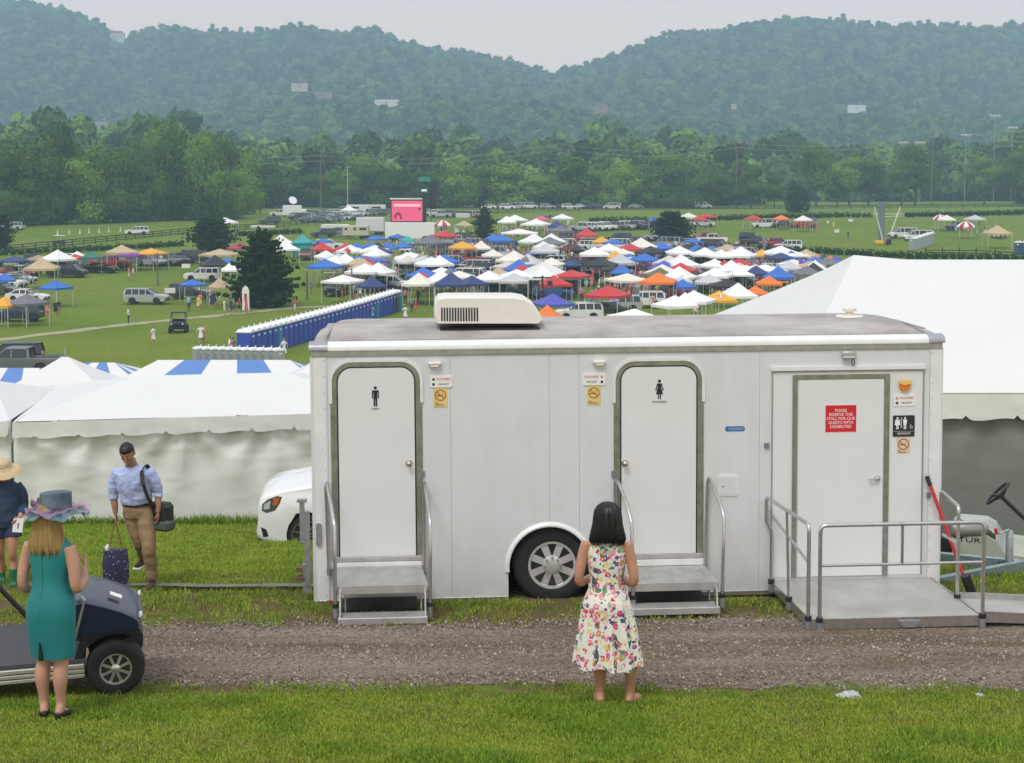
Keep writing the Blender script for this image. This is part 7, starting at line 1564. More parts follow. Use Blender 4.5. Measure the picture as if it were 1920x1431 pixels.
# ---------- man walking, pale blue shirt and khaki trousers
M['shirt']=mat('shirt_blue',(.38,.46,.76),.75,col2=(.47,.55,.82),vscale=5,bump=.1,bscale=200); M['khaki']=mat('khaki_twill',(.24,.155,.082),.85,col2=(.32,.215,.12),vscale=6,bump=.1,bscale=220)
def man():
    m=MB()
    # image right leg (his left, +x when facing the camera... local +x is his left as he faces -Y): planted in front
    Lh,Lk,La=(.09,.0,.93),(.15,-.15,.52),(.13,-.10,.09); Rh,Rk,Ra=(-.09,.02,.93),(-.02,.02,.53),(-.12,.34,.20)
    for (a,b,c) in ((Lh,Lk,La),(Rh,Rk,Ra)):
        cm=[(b[i]*.55+c[i]*.45)+(.03 if i==1 else 0) for i in range(3)]; P_,R_=spath([a,[(a[i]+b[i])/2 for i in range(3)],b,cm,c],[.092,.08,.06,.058,.038]); limb(m,P_,R_)
    m.ell([(0,.0,.88,.165,.115),(0,0,.98,.170,.12),(0,-.01,1.10,.165,.12),(0,-.03,1.25,.185,.125),(0,-.045,1.38,.20,.115),(0,-.05,1.45,.185,.085),(0,-.055,1.49,.085,.065),(0,-.07,1.55,.062,.062),(0,-.085,1.60,.06,.062)],20)
    for s_,el,wr_ in ((-1,(-.275,-.02,1.16),(-.255,-.06,.92)),(1,(.27,-.0,1.17),(.275,-.07,.93))):
        P_,R_=spath([(s_*.19,-.05,1.43),(s_*.245,-.03,1.31),el,[(el[i]+wr_[i])/2 for i in range(3)],wr_],[.062,.055,.044,.042,.030]); limb(m,P_,R_); hand(m,wr_,(s_*-.02,-.10,-1),(0,-1,0),(-s_,0,0),1.0 if s_<0 else .6)
    Mx=head(m,Vector((-.015,-.125,1.675)),Euler((R(20),0,R(6))).to_matrix(),1.04)
    o=link('person',remesh(m,.0075,2,[M['skin_olive']],'person')); tag(o,'man in pale blue shirt and khakis walking with a tote bag','person'); face_bits(Mx,o,'skin_olive')
    # trousers
    t=MB()
    for (a,b,c) in ((Lh,Lk,La),(Rh,Rk,Ra)):
        cm=[(b[i]+c[i])/2+(.015 if i==1 else 0) for i in range(3)]; e=[c[i]+(b[i]-c[i])*.04 for i in range(3)]; P_,R_=spath([a,[(a[i]+b[i])/2 for i in range(3)],b,cm,e],[.108,.100,.082,.076,.066]); t.tube(P_,R_,16)
    t.ell([(0,0,.86,.175,.13),(0,0,.94,.184,.138),(0,0,1.02,.178,.132),(0,-.005,1.045,.174,.128)],20)
    me=remesh(t,.011,3,[M['khaki']],'trousers'); wrinkle(me,.010,(5,5,11),1); link('trousers',me,o)
    b=MB(); N=36; b.loft([[(.182*math.cos(2*math.pi*j/N),.136*math.sin(2*math.pi*j/N)-.004,z) for j in range(N)] for z in (1.015,1.045)],0,False); b.build('belt',M['black'],o)
    s=MB(); s.ell([(0,-.005,1.03,.180,.135),(0,-.01,1.08,.190,.142),(0,-.025,1.20,.200,.146),(0,-.04,1.32,.212,.142),(0,-.05,1.41,.212,.122),(0,-.055,1.465,.17,.09),(0,-.06,1.50,.085,.074)],24)
    for s_,el,wr_ in ((-1,(-.275,-.02,1.16),(-.255,-.06,.92)),(1,(.27,-.0,1.17),(.275,-.07,.93))):
        cf=[el[i]+(wr_[i]-el[i])*.30 for i in range(3)]; P_,R_=spath([(s_*.17,-.05,1.43),(s_*.245,-.03,1.31),el,cf],[.078,.070,.058,.053]); s.tube(P_,R_,14)
    me=remesh(s,.010,3,[M['shirt']],'shirt'); wrinkle(me,.013,(7,7,10),5); sh=link('shirt',me,o)
    MB().tube([(0,-.155,1.44),(0,-.187,1.32),(0,-.178,1.20),(0,-.162,1.06)],[(.014,.004)]*4,8).build('button_placket',M['shirt'],o,smooth=40)
    for s_ in(-1,1): c=MB(); c.add([(s_*.008,-.140,1.475),(s_*.085,-.085,1.525),(s_*.075,-.11,1.475),(s_*.045,-.150,1.445)],[(0,1,2,3)]); c.add([(s_*.008,-.146,1.475),(s_*.085,-.091,1.528),(s_*.075,-.118,1.475),(s_*.045,-.156,1.445)],[(3,2,1,0)]); c.build('collar',M['shirt'],o)
    # hair cap
    h=MB(); rg=[]; N=28
    for z,rx,ry,cy in ((-.03,.074,.060,.046),(.02,.079,.078,.030),(.052,.080,.100,.010),(.085,.071,.094,.004),(.112,.048,.062,.006),(.122,.012,.015,.008)):
        rg.append([Mx@Vector((rx*math.cos(2*math.pi*j/N),cy+ry*math.sin(2*math.pi*j/N),z+.004*math.sin(j*3.3)+max(0,.25-math.sin(2*math.pi*j/N))*(.055 if z<0 else .020 if z<.04 else 0))) for j in range(N)])
    h.loft(rg); hm_=h.mesh('hair',M['hair_dark'],70); wrinkle(hm_,.008,(40,40,40),2); link('hair',hm_,o)
    for a,f,nm in ((La,(.1,-1,0),0),(Ra,(-.2,-1,0),1)):
        sh=MB(); f=Vector(f).normalized(); A=Vector(a); dz=0 if nm==0 else .12; A0=Vector((A.x,A.y,dz))
        sh.tube([A0-f*.07+Vector((0,0,.05)),A0+Vector((0,0,.055)),A0+f*.10+Vector((0,0,.042)),A0+f*.18+Vector((0,0,.035))],[.038,.048,.046,.028],12); so=sh.build('shoe',mat('shoe_brown',(.06,.035,.025),.6,var=.2),o,smooth=60)
        sl=MB(); sl.box(A0+f*.055+Vector((0,0,.012)),(.095,.29,.026),(0,0,math.atan2(f.x,-f.y)),b=.01); sl.build('sole',M['ink_white'],so)
    return o
mn=man(); p=on_ground(270,1101); s=(1101-836)/pxm(p.y)/1.775*1.035; facing(mn,272,1101,R(-6),s); mn.location.z+=.03; mn.rotation_euler=(R(6),R(-2),R(-6)); mM=Matrix.Translation(p)@Euler((R(6),R(-2),R(-6))).to_matrix().to_4x4()@Matrix.Scale(s,4)
mM.translation=mn.location
# tote bag in his hand, shoulder bag with strap
def fabric_tote():
    mm=mat('tote_print',(.025,.028,.07),.8,var=.2); t=mm.node_tree; b=t.nodes['Principled BSDF']; v=t.nodes.new('ShaderNodeTexVoronoi'); v.inputs['Scale'].default_value=26; co=t.nodes['Texture Coordinate']; t.links.new(co.outputs['Object'],v.inputs['Vector'])
    l=t.nodes.new('ShaderNodeMath'); l.operation='LESS_THAN'; l.inputs[1].default_value=.20; t.links.new(v.outputs['Distance'],l.inputs[0]); x=t.nodes.new('ShaderNodeMix'); x.data_type='RGBA'; t.links.new(l.outputs[0],x.inputs['Factor']); t.links.new(b.inputs['Base Color'].links[0].from_socket,x.inputs['A']); x.inputs['B'].default_value=(.35,.36,.48,1); t.links.new(x.outputs['Result'],b.inputs['Base Color']); return mm
hp=mM@Vector((-.258,-.10,.80)); t_=empty('tote_bag',(hp.x,hp.y,hp.z-.78*s),R(8),'dark blue patterned tote bag in the walking man\'s hand','bag')
m=MB(); rg=[]
for z,w_,d_ in ((.06,.13,.055),(.10,.14,.065),(.30,.145,.06),(.44,.138,.05),(.47,.135,.045)): rg.append([(x_*w_+.006*math.sin(z*30+x_*4),y_*d_,z) for x_,y_ in ((-1,-.7),(-.5,-1),(0,-1.05),(.5,-1),(1,-.7),(1,.7),(.5,1),(0,1.05),(-.5,1),(-1,.7))])
m.loft(rg); m.build('body',fabric_tote(),t_,smooth=40)
for y in(-.045,.045): MB().tube(smooth_path([(-.075,y,.46),(-.045,y*.7,.62),(0,y*.25,.785),(.045,y*.7,.62),(.075,y,.46)]),.006,6).build('handle',mat('strap_tan',(.24,.15,.06),.6),t_,smooth=60)
MB().lathe([(.03,.44),(.034,.5),(.02,.53)],10,'Z',(-.09,0,0)).build('bottle',M['pole_white'],t_); t_.scale=(s,)*3
bp=mM@Vector((.27,.02,.80)); b_=empty('shoulder_bag',bp,0,'black and green shoulder bag slung from the walking man','bag'); bi=Matrix.Translation(bp).inverted()
m=MB(); m.box((0,0,.08),(.16,.26,.24),(0,0,R(70)),b=.04); m.build('body',M['black'],b_); MB().box((.01,-.02,-.045),(.17,.27,.12),(R(0),R(0),R(70)),b=.03).build('pocket',mat('bag_green',(.06,.09,.065),.7,var=.1),b_)
sp_=[bi@(mM@Vector(v)) for v in ((.15,-.145,1.465),(.165,-.185,1.38),(.19,-.195,1.25),(.22,-.16,1.10),(.26,-.06,.98))]; sp2=[bi@(mM@Vector(v)) for v in ((.15,-.145,1.465),(.16,-.06,1.50),(.165,.03,1.45),(.20,.11,1.25),(.26,.06,.98))]
MB().tube(smooth_path(sp_),[(.024*s,.006*s)]*(4*5+1),8).build('strap',M['black'],b_,smooth=60); MB().tube(smooth_path(sp2),[(.024*s,.006*s)]*(4*5+1),8).build('strap',M['black'],b_,smooth=60); a=sp_[1]; MB().box(a+Vector((.004,-.012,0)),(.05*s,.014,.14*s),(R(-12),R(-8),0),b=.005).build('strap_pad',M['dark_metal'],b_)

# ---------- woman at the left edge: straw hat, navy shirt, shorts, green boots
M['denim']=mat('navy_linen',(.018,.04,.085),.8,col2=(.03,.06,.12),vscale=6,bump=.1,bscale=200); M['straw']=mat('straw',(.62,.48,.28),.7,col2=(.50,.37,.19),vscale=22,bump=.3,bscale=180)
def woman_left():
    m=MB()
    for (x,ya,yk) in ((.085,-.12,-.10),(-.085,.12,.02)):
        P_,R_=spath([(x,0,.88),(x,yk*.7,.66),(x,yk,.47),(x,ya*.6+.03,.32),(x,ya+.02,.09)],[.088,.074,.055,.055,.037]); limb(m,P_,R_)
    m.ell([(0,0,.82,.17,.12),(0,0,.92,.175,.125),(0,0,1.04,.145,.105),(0,-.005,1.2,.165,.115),(0,0,1.32,.175,.105),(0,0,1.385,.155,.08),(0,.005,1.42,.075,.058),(0,0,1.50,.052,.052)],20)
    for s_ in(-1,1):
        P_,R_=spath([(s_*.165,0,1.36),(s_*.215,.01,1.22),(s_*.235,.02,1.06),(s_*.21,-.10,.99),(s_*.19,-.18,.95)],[.055,.048,.040,.036,.026]); limb(m,P_,R_); hand(m,(s_*.19,-.18,.95),(-s_*.3,-.6,-.35),(0,-.3,1),(-s_,0,0),.7)
    Mx=head(m,Vector((0,-.03,1.545)),Euler((R(14),0,R(-10))).to_matrix())
    o=link('person',remesh(m,.009,3,[M['skin_warm']],'person')); tag(o,'woman in navy shirt and shorts with green boots at left edge','person'); face_bits(Mx,o,'skin_warm')
    s=MB(); s.ell([(0,0,.93,.185,.135),(0,0,1.0,.178,.13),(0,-.005,1.15,.185,.132),(0,0,1.30,.192,.124),(0,0,1.375,.165,.095),(0,.003,1.42,.085,.07)],22)
    for s_ in(-1,1): P_,R_=spath([(s_*.15,0,1.36),(s_*.215,.01,1.22),(s_*.235,.02,1.06),(s_*.205,-.12,.985)],[.07,.068,.058,.05]); s.tube(P_,R_,14)
    me=remesh(s,.011,3,[M['denim']],'shirt'); wrinkle(me,.010,(6,6,8),9); link('shirt',me,o)
    t=MB(); t.ell([(0,0,.80,.17,.13),(0,0,.90,.188,.14),(0,0,.96,.182,.135)],20)
    for x,yk in ((.09,-.05),(-.09,.02)): t.tube([(x,0,.90),(x*1.08,yk*.8,.66)],[.105,.112],16)
    me=remesh(t,.012,3,[M['denim']],'shorts'); wrinkle(me,.007,(6,6,8),4); link('shorts',me,o)
    for (x,ya) in ((.085,-.10),(-.085,.14)):
        b=MB(); b.tube([(x,ya,.0),(x,ya,.04),(x,ya,.10),(x,ya+.005,.24)],[.046,.05,.048,.056],14); b.tube([(x,ya+.05,.04),(x,ya-.06,.042),(x,ya-.15,.035)],[.045,.05,.034],12); b.build('boot',mat('boot_green',(.02,.17,.075),.35,var=.1),o,smooth=60)
    h=MB(); rg=[]
    for z,rx,ry,cy in ((1.64,.08,.09,.01),(1.58,.10,.11,.02),(1.48,.105,.105,.035),(1.38,.10,.09,.05)): rg.append([(rx*math.cos(2*math.pi*j/24),cy+ry*math.sin(2*math.pi*j/24)*(.55 if math.sin(2*math.pi*j/24)<-.2 else 1),z) for j in range(24)])
    h.loft(rg); h.build('hair',M['hair_brown'],o,smooth=60)
    return o
wl_=woman_left(); p=on_ground(22,1098); s=(1098-868)/pxm(p.y)/1.655; facing(wl_,14,1098,R(14),s)
ht=empty('straw_hat',wl_.location+Vector((.0,-.03,1.585*s)),0,'broad straw hat worn by the woman at the left edge','hat'); ht.rotation_euler=(R(16),0,0); ht.scale=(s,)*3
m=MB(); N=40; m.loft([[((r_+.0)*math.cos(2*math.pi*j/N),r_*math.sin(2*math.pi*j/N),z+(.018*math.sin(2*2*math.pi*j/N+.5) if r_>.15 else 0)) for j in range(N)] for r_,z in ((.235,-.035),(.232,-.030),(.17,.0),(.112,.014))],0,False); m.build('brim',M['straw'],ht,smooth=70)
MB().lathe([(.112,.012),(.108,.05),(.098,.10),(.07,.125),(.01,.128)],30,'Z').build('crown',M['straw'],ht,smooth=60); MB().lathe([(.1135,.016),(.111,.045)],30,'Z',caps=False).build('ribbon',M['cream'],ht)
q=wl_.matrix_basis@Vector((.18,-.26,.90)); pg=empty('programme_card',q,R(20),'white folded programme in the hand of the left-edge woman','card'); MB().box((0,0,-.03),(.105,.012,.15),(R(-10),R(8),0),b=.002).build('cover',M['sign_white'],pg); lettering('lettering','1',.09,M['ink'],pg,(0,-.012,-.035),rot=(math.pi/2-R(10),R(8),0))

# ------------------------------------------------------------------ golf cart at the left
M['cart_blue']=mat('cart_navy',(.008,.014,.050),.32,var=.1,coat=.25,vscale=3); M['mat_grey']=mat('floor_mat',(.06,.06,.068),.7,var=.15,vscale=12)
gp=on_ground(218,1309); GC=empty('golf_cart',gp,R(16),'navy golf cart with silver spoked wheel at lower left','golf cart'); ks=pxm(gp.y)
def G(px,py): return ((px-218)/ks, (1309-py)/ks)
WR=(1309-1203)/ks/2
for y in(.10,.78):
    w_=wheel('wheel',WR,.19,WR*.535,8,GC,(0,y,WR),0 if y<.5 else math.pi,rimmat=mat('cart_rim',(.62,.61,.57),.3,metal=.7,var=.08),hub=.30,tw=.8)
    wheel('wheel',WR,.19,WR*.535,8,GC,(-1.68,y,WR),0 if y<.5 else math.pi,rimmat=M['rim_alu'],hub=.30,tw=.8)
top=[G(148,1126),G(163,1122),G(203,1136),G(235,1150),G(255,1161),G(264,1170),G(266,1176)]
side=top+[G(262,1184),G(240,1186),G(200,1186),G(158,1190)]
m=MB(); rg=[]; cx_=sum(p[0] for p in side)/len(side); cz_=sum(p[1] for p in side)/len(side)
for y,k in ((.0,.90),(.04,.98),(.14,1.03),(.42,1.06),(.72,1.03),(.82,.98),(.86,.90)): rg.append([(cx_+(x-cx_)*(k if x>cx_ else 1),y,cz_+(z-cz_)*(.5+.5*k if z<cz_ else k)) for x,z in side])
m.loft(rg); m.build('cowl',M['cart_blue'],GC,smooth=38)
low=[G(158,1188),G(262,1186),G(268,1196),G(262,1204),G(240,1208),G(232,1205)]+[G(218+66*math.cos(R(a)),1256-66*math.sin(R(a))) for a in (62,80,100,120,140,160,178)]+[G(148,1250),G(146,1230)]
m=MB(); m.prism(low,.03,.85,'Y'); m.build('lower_body',M['black'],GC)
m=MB(); m.tube([Vector((G(160,1112)[0],-.012,G(160,1112)[1])),Vector((G(166,1120)[0],-.012,G(166,1120)[1])),Vector((G(148,1188)[0],-.012,G(148,1188)[1]))],[(.016,.008)]*3,6); m.build('cowl_trim',mat('trim_grey',(.42,.43,.44),.3,metal=.5),GC)
a=G(156,1094); MB().box((a[0],.43,a[1]-.13),(.05,.8,.05),(0,R(15),0),b=.02).build('dash_rail',mat('dash_pale',(.10,.11,.13),.4),GC)
m=MB(); a=G(153,1150); m.box((a[0]-.02,.43,a[1]-.06),(.04,.80,.30),(0,R(-8),0)); m.build('dashboard',M['black'],GC)
a=G(221,1112); MB().box((a[0],.30,a[1]-.10),(.10,.09,.004),(0,R(24),0)).build('sticker',M['sign_white'],GC)
a=G(262,1160); MB().box((a[0]+.012,.12,a[1]-.02),(.03,.10,.04),(0,R(30),0),b=.01).build('headlight',M['lamp'],GC); MB().box((a[0]+.012,.74,a[1]-.02),(.03,.10,.04),(0,R(30),0),b=.02).build('headlight',M['lamp'],GC)
a=G(60,1228); MB().box((-.82,.56,G(0,1236)[1]),(1.18,1.08,.03)).build('floor',M['mat_grey'],GC)
for i,(pa,pb) in enumerate(((1240,1248),(1250,1257),(1259,1266))): MB().box((-.84,.004+.004*i,(G(0,pa)[1]+G(0,pb)[1])/2),(1.20,.03,G(0,pa)[1]-G(0,pb)[1]),b=.005).build('rocker_rib',mat('rocker_alu',(.50,.49,.44),.4,metal=.5,var=.1),GC)
MB().box((-.84,.05,(G(0,1254)[1])),(1.22,.05,.12)).build('rocker_backing',M['dark_metal'],GC)
sw=Vector((-.80,.80,at_y(24,1040,gp.y+.8).z-gp.z)); sw.x=at_y(26,1040,gp.y+.8).x-gp.x
m=MB(); ax=Vector((.62,0,-.78)).normalized(); u_=ax.cross(Vector((0,1,0))).normalized(); v_=Vector((0,1,0)); ringp=[sw+u_*.165*math.cos(2*math.pi*j/28)+v_*.165*math.sin(2*math.pi*j/28) for j in range(29)]
m.tube(ringp,.016,8,caps=False)
for a in (90,210,330): m.tube([sw+ax*.03,sw+(u_*math.cos(R(a))+v_*math.sin(R(a)))*.16],[.022,.012],6)
m.lathe([(.045,-.02),(.045,.03)],14,'Z',tuple(sw)); m.tube([sw,sw+ax*.62],.022,8); m.build('steering_wheel',M['black'],GC,smooth=50)
MB().box((-1.45,.56,.52),(.5,1.0,.12),b=.05).build('seat',M['cream'],GC); MB().box((-1.74,.56,.82),(.10,1.0,.42),(0,R(-10),0),b=.04).build('backrest',M['cream'],GC); MB().box((-1.72,.56,.42),(.9,1.08,.26),b=.06).build('rear_body',M['cart_blue'],GC)
MB().tube([(0,.2,WR),(0,.95,WR)],.03,8).build('axle',M['dark_metal'],GC); MB().tube([(-1.68,.2,WR),(-1.68,.95,WR)],.03,8).build('axle',M['dark_metal'],GC)

# ------------------------------------------------------------------ white minivan behind the trailer
vp=on_ground(575,1013); vp=vp+Vector((1.66*.998+.12,0,0)); MV=empty('minivan',vp,math.pi+R(2),'white minivan whose front shows left of the trailer','van'); kv=1
r_=.345; wx=1.66; rx_=-1.42
body=[(2.40,.25),(2.50,.30),(2.53,.40),(2.50,.60),(2.50,.78),(2.47,.93),(2.38,1.03),(2.12,1.10),(1.75,1.15),(1.35,1.20),(1.05,1.24),(-2.45,1.16),(-2.52,.95),(-2.52,.5),(-2.4,.30)]
def archpts(c): return [(c+r_*1.20*math.cos(R(a)),max(.26,r_+r_*1.20*math.sin(R(a)))) for a in (192,175,155,135,115,90,65,45,25,5,-12)]
ol=body+[(-2.2,.28)]+archpts(rx_)+archpts(wx)+[(2.2,.22)]
m=MB(); rg=[]; W=1.98
for y,k,dz in ((-W/2,.962,-.02),(-W/2+.03,.980,-.008),(-W/2+.09,.992,0),(-W/2+.35,1.0,.02),(0,1.02,.045),(W/2-.35,1.0,.02),(W/2-.09,.992,0),(W/2-.03,.980,-.008),(W/2,.962,-.02)): rg.append([(x*k if x>1.9 or x<-1.9 else x,y,z+(dz if z>.8 else 0)) for x,z in ol])
m.loft(rg); m.build('body',M['paint_white'],MV,smooth=40)
gh=[(1.15,1.22),(.40,1.64),(.10,1.74),(-2.15,1.74),(-2.40,1.60),(-2.46,1.17)]; m=MB(); m.loft([[(x,(1 if y>0 else -1)*(W/2-.06-.22*(z-1.17)/.57),z) for x,z in gh] for y in (-1,1)]); m.build('glass',M['glass'],MV)
MB().box((-1.0,0,1.74),(2.3,1.5,.05),b=.02).build('roof',M['paint_white'],MV)
for sgn in(-1,1):
    h=MB(); hl=[(2.40,.78),(2.39,.89),(2.30,.97),(2.14,1.03),(2.06,1.01),(2.10,.90),(2.18,.78),(2.32,.74)]
    h.prism(hl,sgn*(W/2-.075),sgn*(W/2+.004),'Y'); ho_=h.build('headlight',mat('lamp_dark',(.10,.10,.11),.08,var=.2,vscale=18,spec=.9),MV)
    MB().prism([(2.10,1.0),(2.20,.99),(2.22,.86),(2.14,.88)],sgn*(W/2+.0042),sgn*(W/2+.008),'Y').build('turn_lamp',mat('lamp_orange',(.55,.13,.03),.2),ho_)
    MB().prism([(2.25,.95),(2.36,.89),(2.37,.80),(2.27,.81)],sgn*(W/2+.0042),sgn*(W/2+.008),'Y').build('reflector',M['lamp'],ho_)
    f=MB(); f.prism([(2.42,.50),(2.33,.46),(2.29,.34),(2.38,.33)],sgn*(W/2-.06),sgn*(W/2+.003),'Y'); f.build('fog_recess',M['black'],MV)
    for c in (wx,rx_):
        wheel('wheel',r_,.22,r_*.72,10,MV,(c,sgn*(W/2-.14),r_),0 if sgn<0 else math.pi,rimmat=mat('dark_rim',(.35,.35,.35),.3,metal=.8,var=.3),hub=.22,tw=.45)
        MB().lathe([(r_*1.18,-.05),(r_*1.18,.2)],24,'Y',(c,sgn*(W/2-.30),r_)).build('arch_liner',M['dark_void'],MV)
MB().box((2.40,0,.24),(.22,W*.8,.10),b=.03).build('air_dam',M['black'],MV); MB().box((0,0,.40),(4.2,1.5,.3)).build('underbody',M['underbody'],MV)
# ------------------------------------------------------------------ turf vehicle behind the ramp
tp=on_ground(1830,1058); TV=empty('turf_vehicle',tp,R(-19),'pale turf utility vehicle with black steering wheel at right edge','utility vehicle'); kt=pxm(tp.y)
def Q(px,py): return ((px-1830)/kt,(1058-py)/kt)
m=MB(); ol=[Q(1788,1048),Q(1786,1012),Q(1796,1003),Q(1850,1003),Q(1866,1012),Q(1880,1035),Q(1990,1042),Q(2060,1040),Q(2070,1052),Q(1800,1054)]; m.prism(ol,0,1.2,'Y'); m.build('body',mat('turf_body',(.42,.44,.38),.5,var=.05),TV)
a=Q(1822,1009); lettering('lettering','TURF',.10,M['ink'],TV,(a[0],-.004,a[1]-.03),1.5)
a=Q(1782,1030); MB().box((a[0]-.05,.5,a[1]-.02),(.16,.9,.30),b=.03).build('engine_cover',M['black'],TV)
s0=Q(1866,936); s1=Q(1935,1000); S0=Vector((s0[0],.5,s0[1])); S1=Vector((s1[0],.5,s1[1])); ax=(S1-S0).normalized(); u_=ax.cross(Vector((0,1,0))).normalized(); v_=Vector((0,1,0))
m=MB(); m.tube([S0+u_*.20*math.cos(2*math.pi*j/28)+v_*.20*math.sin(2*math.pi*j/28) for j in range(29)],.020,8,caps=False)
for b_ in (0,120,240): m.tube([S0+ax*.05,S0+(u_*math.cos(R(b_))+v_*math.sin(R(b_)))*.19],[.04,.016],6)
m.tube([S0+ax*.02,S0+ax*.10,S1+ax*.3],[.05,.03,.028],8); m.build('steering_wheel',M['black'],TV,smooth=50)
for x in (.05,1.5): MB().lathe([(.24,-.12),(.24,.12)],18,'Y',(x,.15,.2)).build('wheel',M['rubber'],TV)
MB().box((1.3,.6,.55),(.55,1.0,.14),b=.05).build('seat',M['black'],TV)
# litter on the lawn
q=random.Random(8)
for i,(px,py,sz,lb) in enumerate(((1594,1314,.075,'largest crumpled plastic scrap on the lawn edge at right'),(1836,1310,.03,'crumpled scrap near the right edge of the lawn'))):
    p=on_ground(px,py); m=MB(); rg=[]
    for k in range(7):
        th=math.pi*(k+.3)/7; rg.append([(sz*1.25*math.sin(th)*math.cos(2*math.pi*j/11)*q.uniform(.6,1.3),sz*math.sin(th)*math.sin(2*math.pi*j/11)*q.uniform(.6,1.3),sz*.5+sz*.55*math.cos(th)*q.uniform(.6,1.2)) for j in range(11)])
    m.loft(rg); o=m.build('plastic_scrap',mat('plastic_film',(.42,.46,.46),.3,var=.15,vscale=30),None,p); tag(o,lb,'litter')
# ------------------------------------------------------------------ turf, weeds and stones (too many to count: stuff)
def tuft(seed,n,h,spread,m_,wd=.0045,lean=.45):
    r=random.Random(seed); V=[];Fc=[]
    for i in range(n):
        a=r.random()*6.283; d=spread*math.sqrt(r.random()); x,y=d*math.cos(a),d*math.sin(a); hh=h*r.uniform(.45,1.15); b=r.random()*6.283; ln=hh*r.uniform(.1,lean*1.6); wx,wy=math.cos(b+1.57)*wd,math.sin(b+1.57)*wd; lx,ly=math.cos(b)*ln,math.sin(b)*ln
        k=len(V); V+=[(x-wx,y-wy,-.01),(x+wx,y+wy,-.01),(x+wx*.8+lx*.35,y+wy*.8+ly*.35,hh*.6),(x-wx*.8+lx*.35,y-wy*.8+ly*.35,hh*.6),(x+lx,y+ly,hh)]
        Fc+=[(k,k+1,k+2,k+3),(k+3,k+2,k+4)]
    return raw_mesh('tuft',V,Fc,m_)
M['blade']=leaf_mat('grass_blade',(.27,.355,.040),(.42,.48,.085),tr=.35,objvar=.18); M['blade_dry']=leaf_mat('grass_dry',(.22,.23,.06),(.36,.32,.12),tr=.3,objvar=.2); M['blade_deep']=leaf_mat('grass_deep',(.14,.24,.026),(.23,.35,.05),tr=.35,objvar=.2)
tv=[variant('tuft',tuft(1,26,.055,.11,M['blade'])),variant('tuft',tuft(2,26,.06,.12,M['blade'])),variant('tuft',tuft(3,22,.075,.10,M['blade_deep'])),variant('tuft',tuft(4,20,.05,.12,M['blade_dry'])),variant('tuft',tuft(5,14,.11,.08,M['blade_deep'],.006))]
rs=np.random.RandomState(17)
def fbm(x,y,s): return mnoise.noise(Vector((x*s,y*s,1.3)))+.5*mnoise.noise(Vector((x*s*2.3,y*s*2.3,7.1)))
P=[];rt=[];sc_=[];ix=[]
def put(x,y,k,s,sz=1.0): P.append((x,y,zsmall(x,y))); rt.append((rs.uniform(-.12,.12),rs.uniform(-.12,.12),rs.rand()*6.28)); sc_.append((s,s,s*sz)); ix.append(k)
# lawn at the bottom of the picture: thick, mown
n=30000; X=rs.uniform(-4.6,4.6,n); Yv=rs.uniform(8.8,11.5,n)
for x,y in zip(X,Yv):
    e=10.72+.10*mnoise.noise(Vector((x*.9,3.3,0)))+.05*mnoise.noise(Vector((x*4,9.3,0)))-.01*x
    if y<e:
        f=fbm(x,y,.9)+.4*fbm(x,y,3.1); k=rs.choice([0,1,2,3],p=[.44,.40,.10,.06])
        if f>.30 and rs.rand()<.45: k=3
        elif f<-.30 and rs.rand()<.55: k=2
        if f>.75 and rs.rand()<.5: continue
        put(x,y,k,rs.uniform(.7,1.15),.50+.22*(1-f*.5)*rs.uniform(.6,1.2))
    elif y<e+.62:
        d=(y-e)/.62
        if fbm(x,y,1.9)>-.75+.95*d and rs.rand()<.75*(1-d)+.22: put(x,y,rs.choice([3,2,1,3]),rs.uniform(.5,.9),.55)
# verge and ground between the track and the tents
n=52000; X=rs.uniform(-9.5,9.5,n); Yv=13.0+ (30.5-13.0)*rs.rand(n)**1.25
for x,y in zip(X,Yv):
    if abs(x)>.40*y+.6: continue
    if y>17.2 and x>-1.6 and x<4.4: continue
    e=road_edge(x)[1]
    if y<e-.12: continue
    if y<e+.5 and rs.rand()<.72: continue
    f=fbm(x,y,.8)
    if y<16 and rs.rand()<.35: continue
    if y<19 and f<-.15 and rs.rand()<.8: continue
    if 14.2<y<16.6 and -1.95<x<4.4: continue
    k=rs.choice([0,1,2,3],p=[.34,.3,.26,.10]) if y>15 else rs.choice([0,1,2,3],p=[.2,.2,.25,.35]); s=rs.uniform(.8,1.35)*(1.0+max(0,(y-17))*.05); put(x,y,k,s,.62 if y<17 else .68)
# taller weeds along the tent wall and under the trailer
for i in range(900):
    x=rs.uniform(-11.5,-3.2); put(x,29.4+rs.uniform(-.5,.15)-.0*x,4,rs.uniform(1.,2.6),1.)
for i in range(260): put(rs.uniform(-2.,4.6),rs.uniform(13.75,14.15),rs.choice([2,3,3]),rs.uniform(.5,.9),.7)
go=scatter('grass',P,rt,sc_,ix,tv); tag(go,'short green grass and weeds around the trailer and lawn','grass')
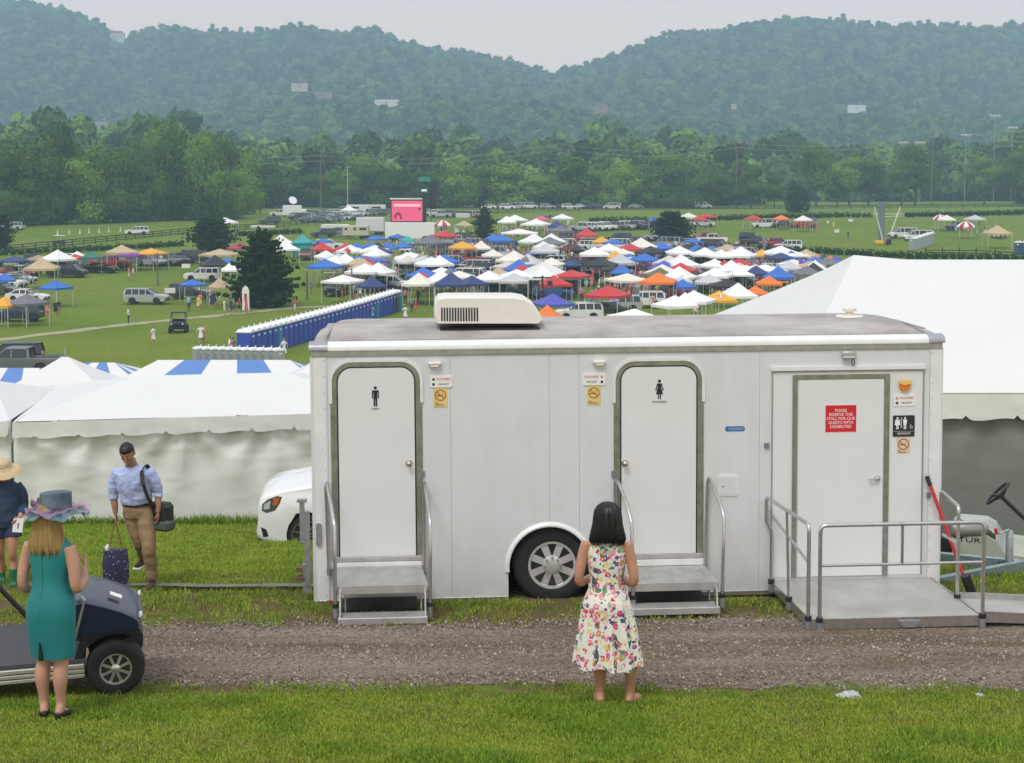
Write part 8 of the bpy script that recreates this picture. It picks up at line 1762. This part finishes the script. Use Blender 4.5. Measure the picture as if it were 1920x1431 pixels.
# stones of the track
def stone(seed):
    r=random.Random(seed); m=MB(); rg=[]
    for k in range(4):
        th=math.pi*(k+.6)/4.4; rg.append([(math.sin(th)*math.cos(2*math.pi*j/6)*r.uniform(.7,1.2),math.sin(th)*math.sin(2*math.pi*j/6)*r.uniform(.7,1.2),.6*math.cos(th)) for j in range(6)])
    m.loft(rg); return m.mesh('stone',stone_m)
stone_m=leaf_mat('stone_grit',(.15,.118,.092),(.38,.335,.29),tr=0.,objvar=.35)
sv=[variant('stone',stone(k)) for k in range(5)]
P=[];rt=[];sc_=[];ix=[]
n=26000; X=rs.uniform(-5.4,6.2,n); V_=rs.rand(n)
for x,v in zip(X,V_):
    a,b_=road_edge(x); y=a-.35+(b_-a+.55)*v
    out=max(0,a-y,y-b_); 
    if rs.rand()<.45+out*3.0 and out>0: continue
    wheel_track=math.exp(-((y-(a+.30*(b_-a)))/.18)**2)+math.exp(-((y-(a+.75*(b_-a)))/.2)**2)
    if rs.rand()<.45*wheel_track*(.6+.6*fbm(x,y,.7)): continue
    s=.0050*(1+1.7*rs.rand()**4)*(1.25 if wheel_track<.3 else .9)
    P.append((x,y,zsmall(x,y)+.018+s*.2)); rt.append(tuple(rs.uniform(0,6.28,3))); sc_.append((s,s,s)); ix.append(rs.randint(5))
st=scatter('gravel_stones',P,rt,sc_,ix,sv); tag(st,'loose grey and brown gravel stones on the track','gravel')
# ------------------------------------------------------------------ haze: the humid air of the valley
hz=MB(); hz.box((0,1000,135),(3000,2070,294)); 
hm=bpy.data.materials.new('haze_air'); hm.use_nodes=True; t=hm.node_tree; t.nodes.clear()
ho=t.nodes.new('ShaderNodeOutputMaterial'); pv=t.nodes.new('ShaderNodeVolumePrincipled')
pv.inputs['Color'].default_value=(.52,.77,1.0,1); pv.inputs['Density'].default_value=.00046; pv.inputs['Anisotropy'].default_value=.0
t.links.new(pv.outputs[0],ho.inputs['Volume'])
h=hz.build('haze',hm); tag(h,'thin bluish haze filling the valley air','haze',kind='stuff')
bpy.data.scenes.remove(_ts)
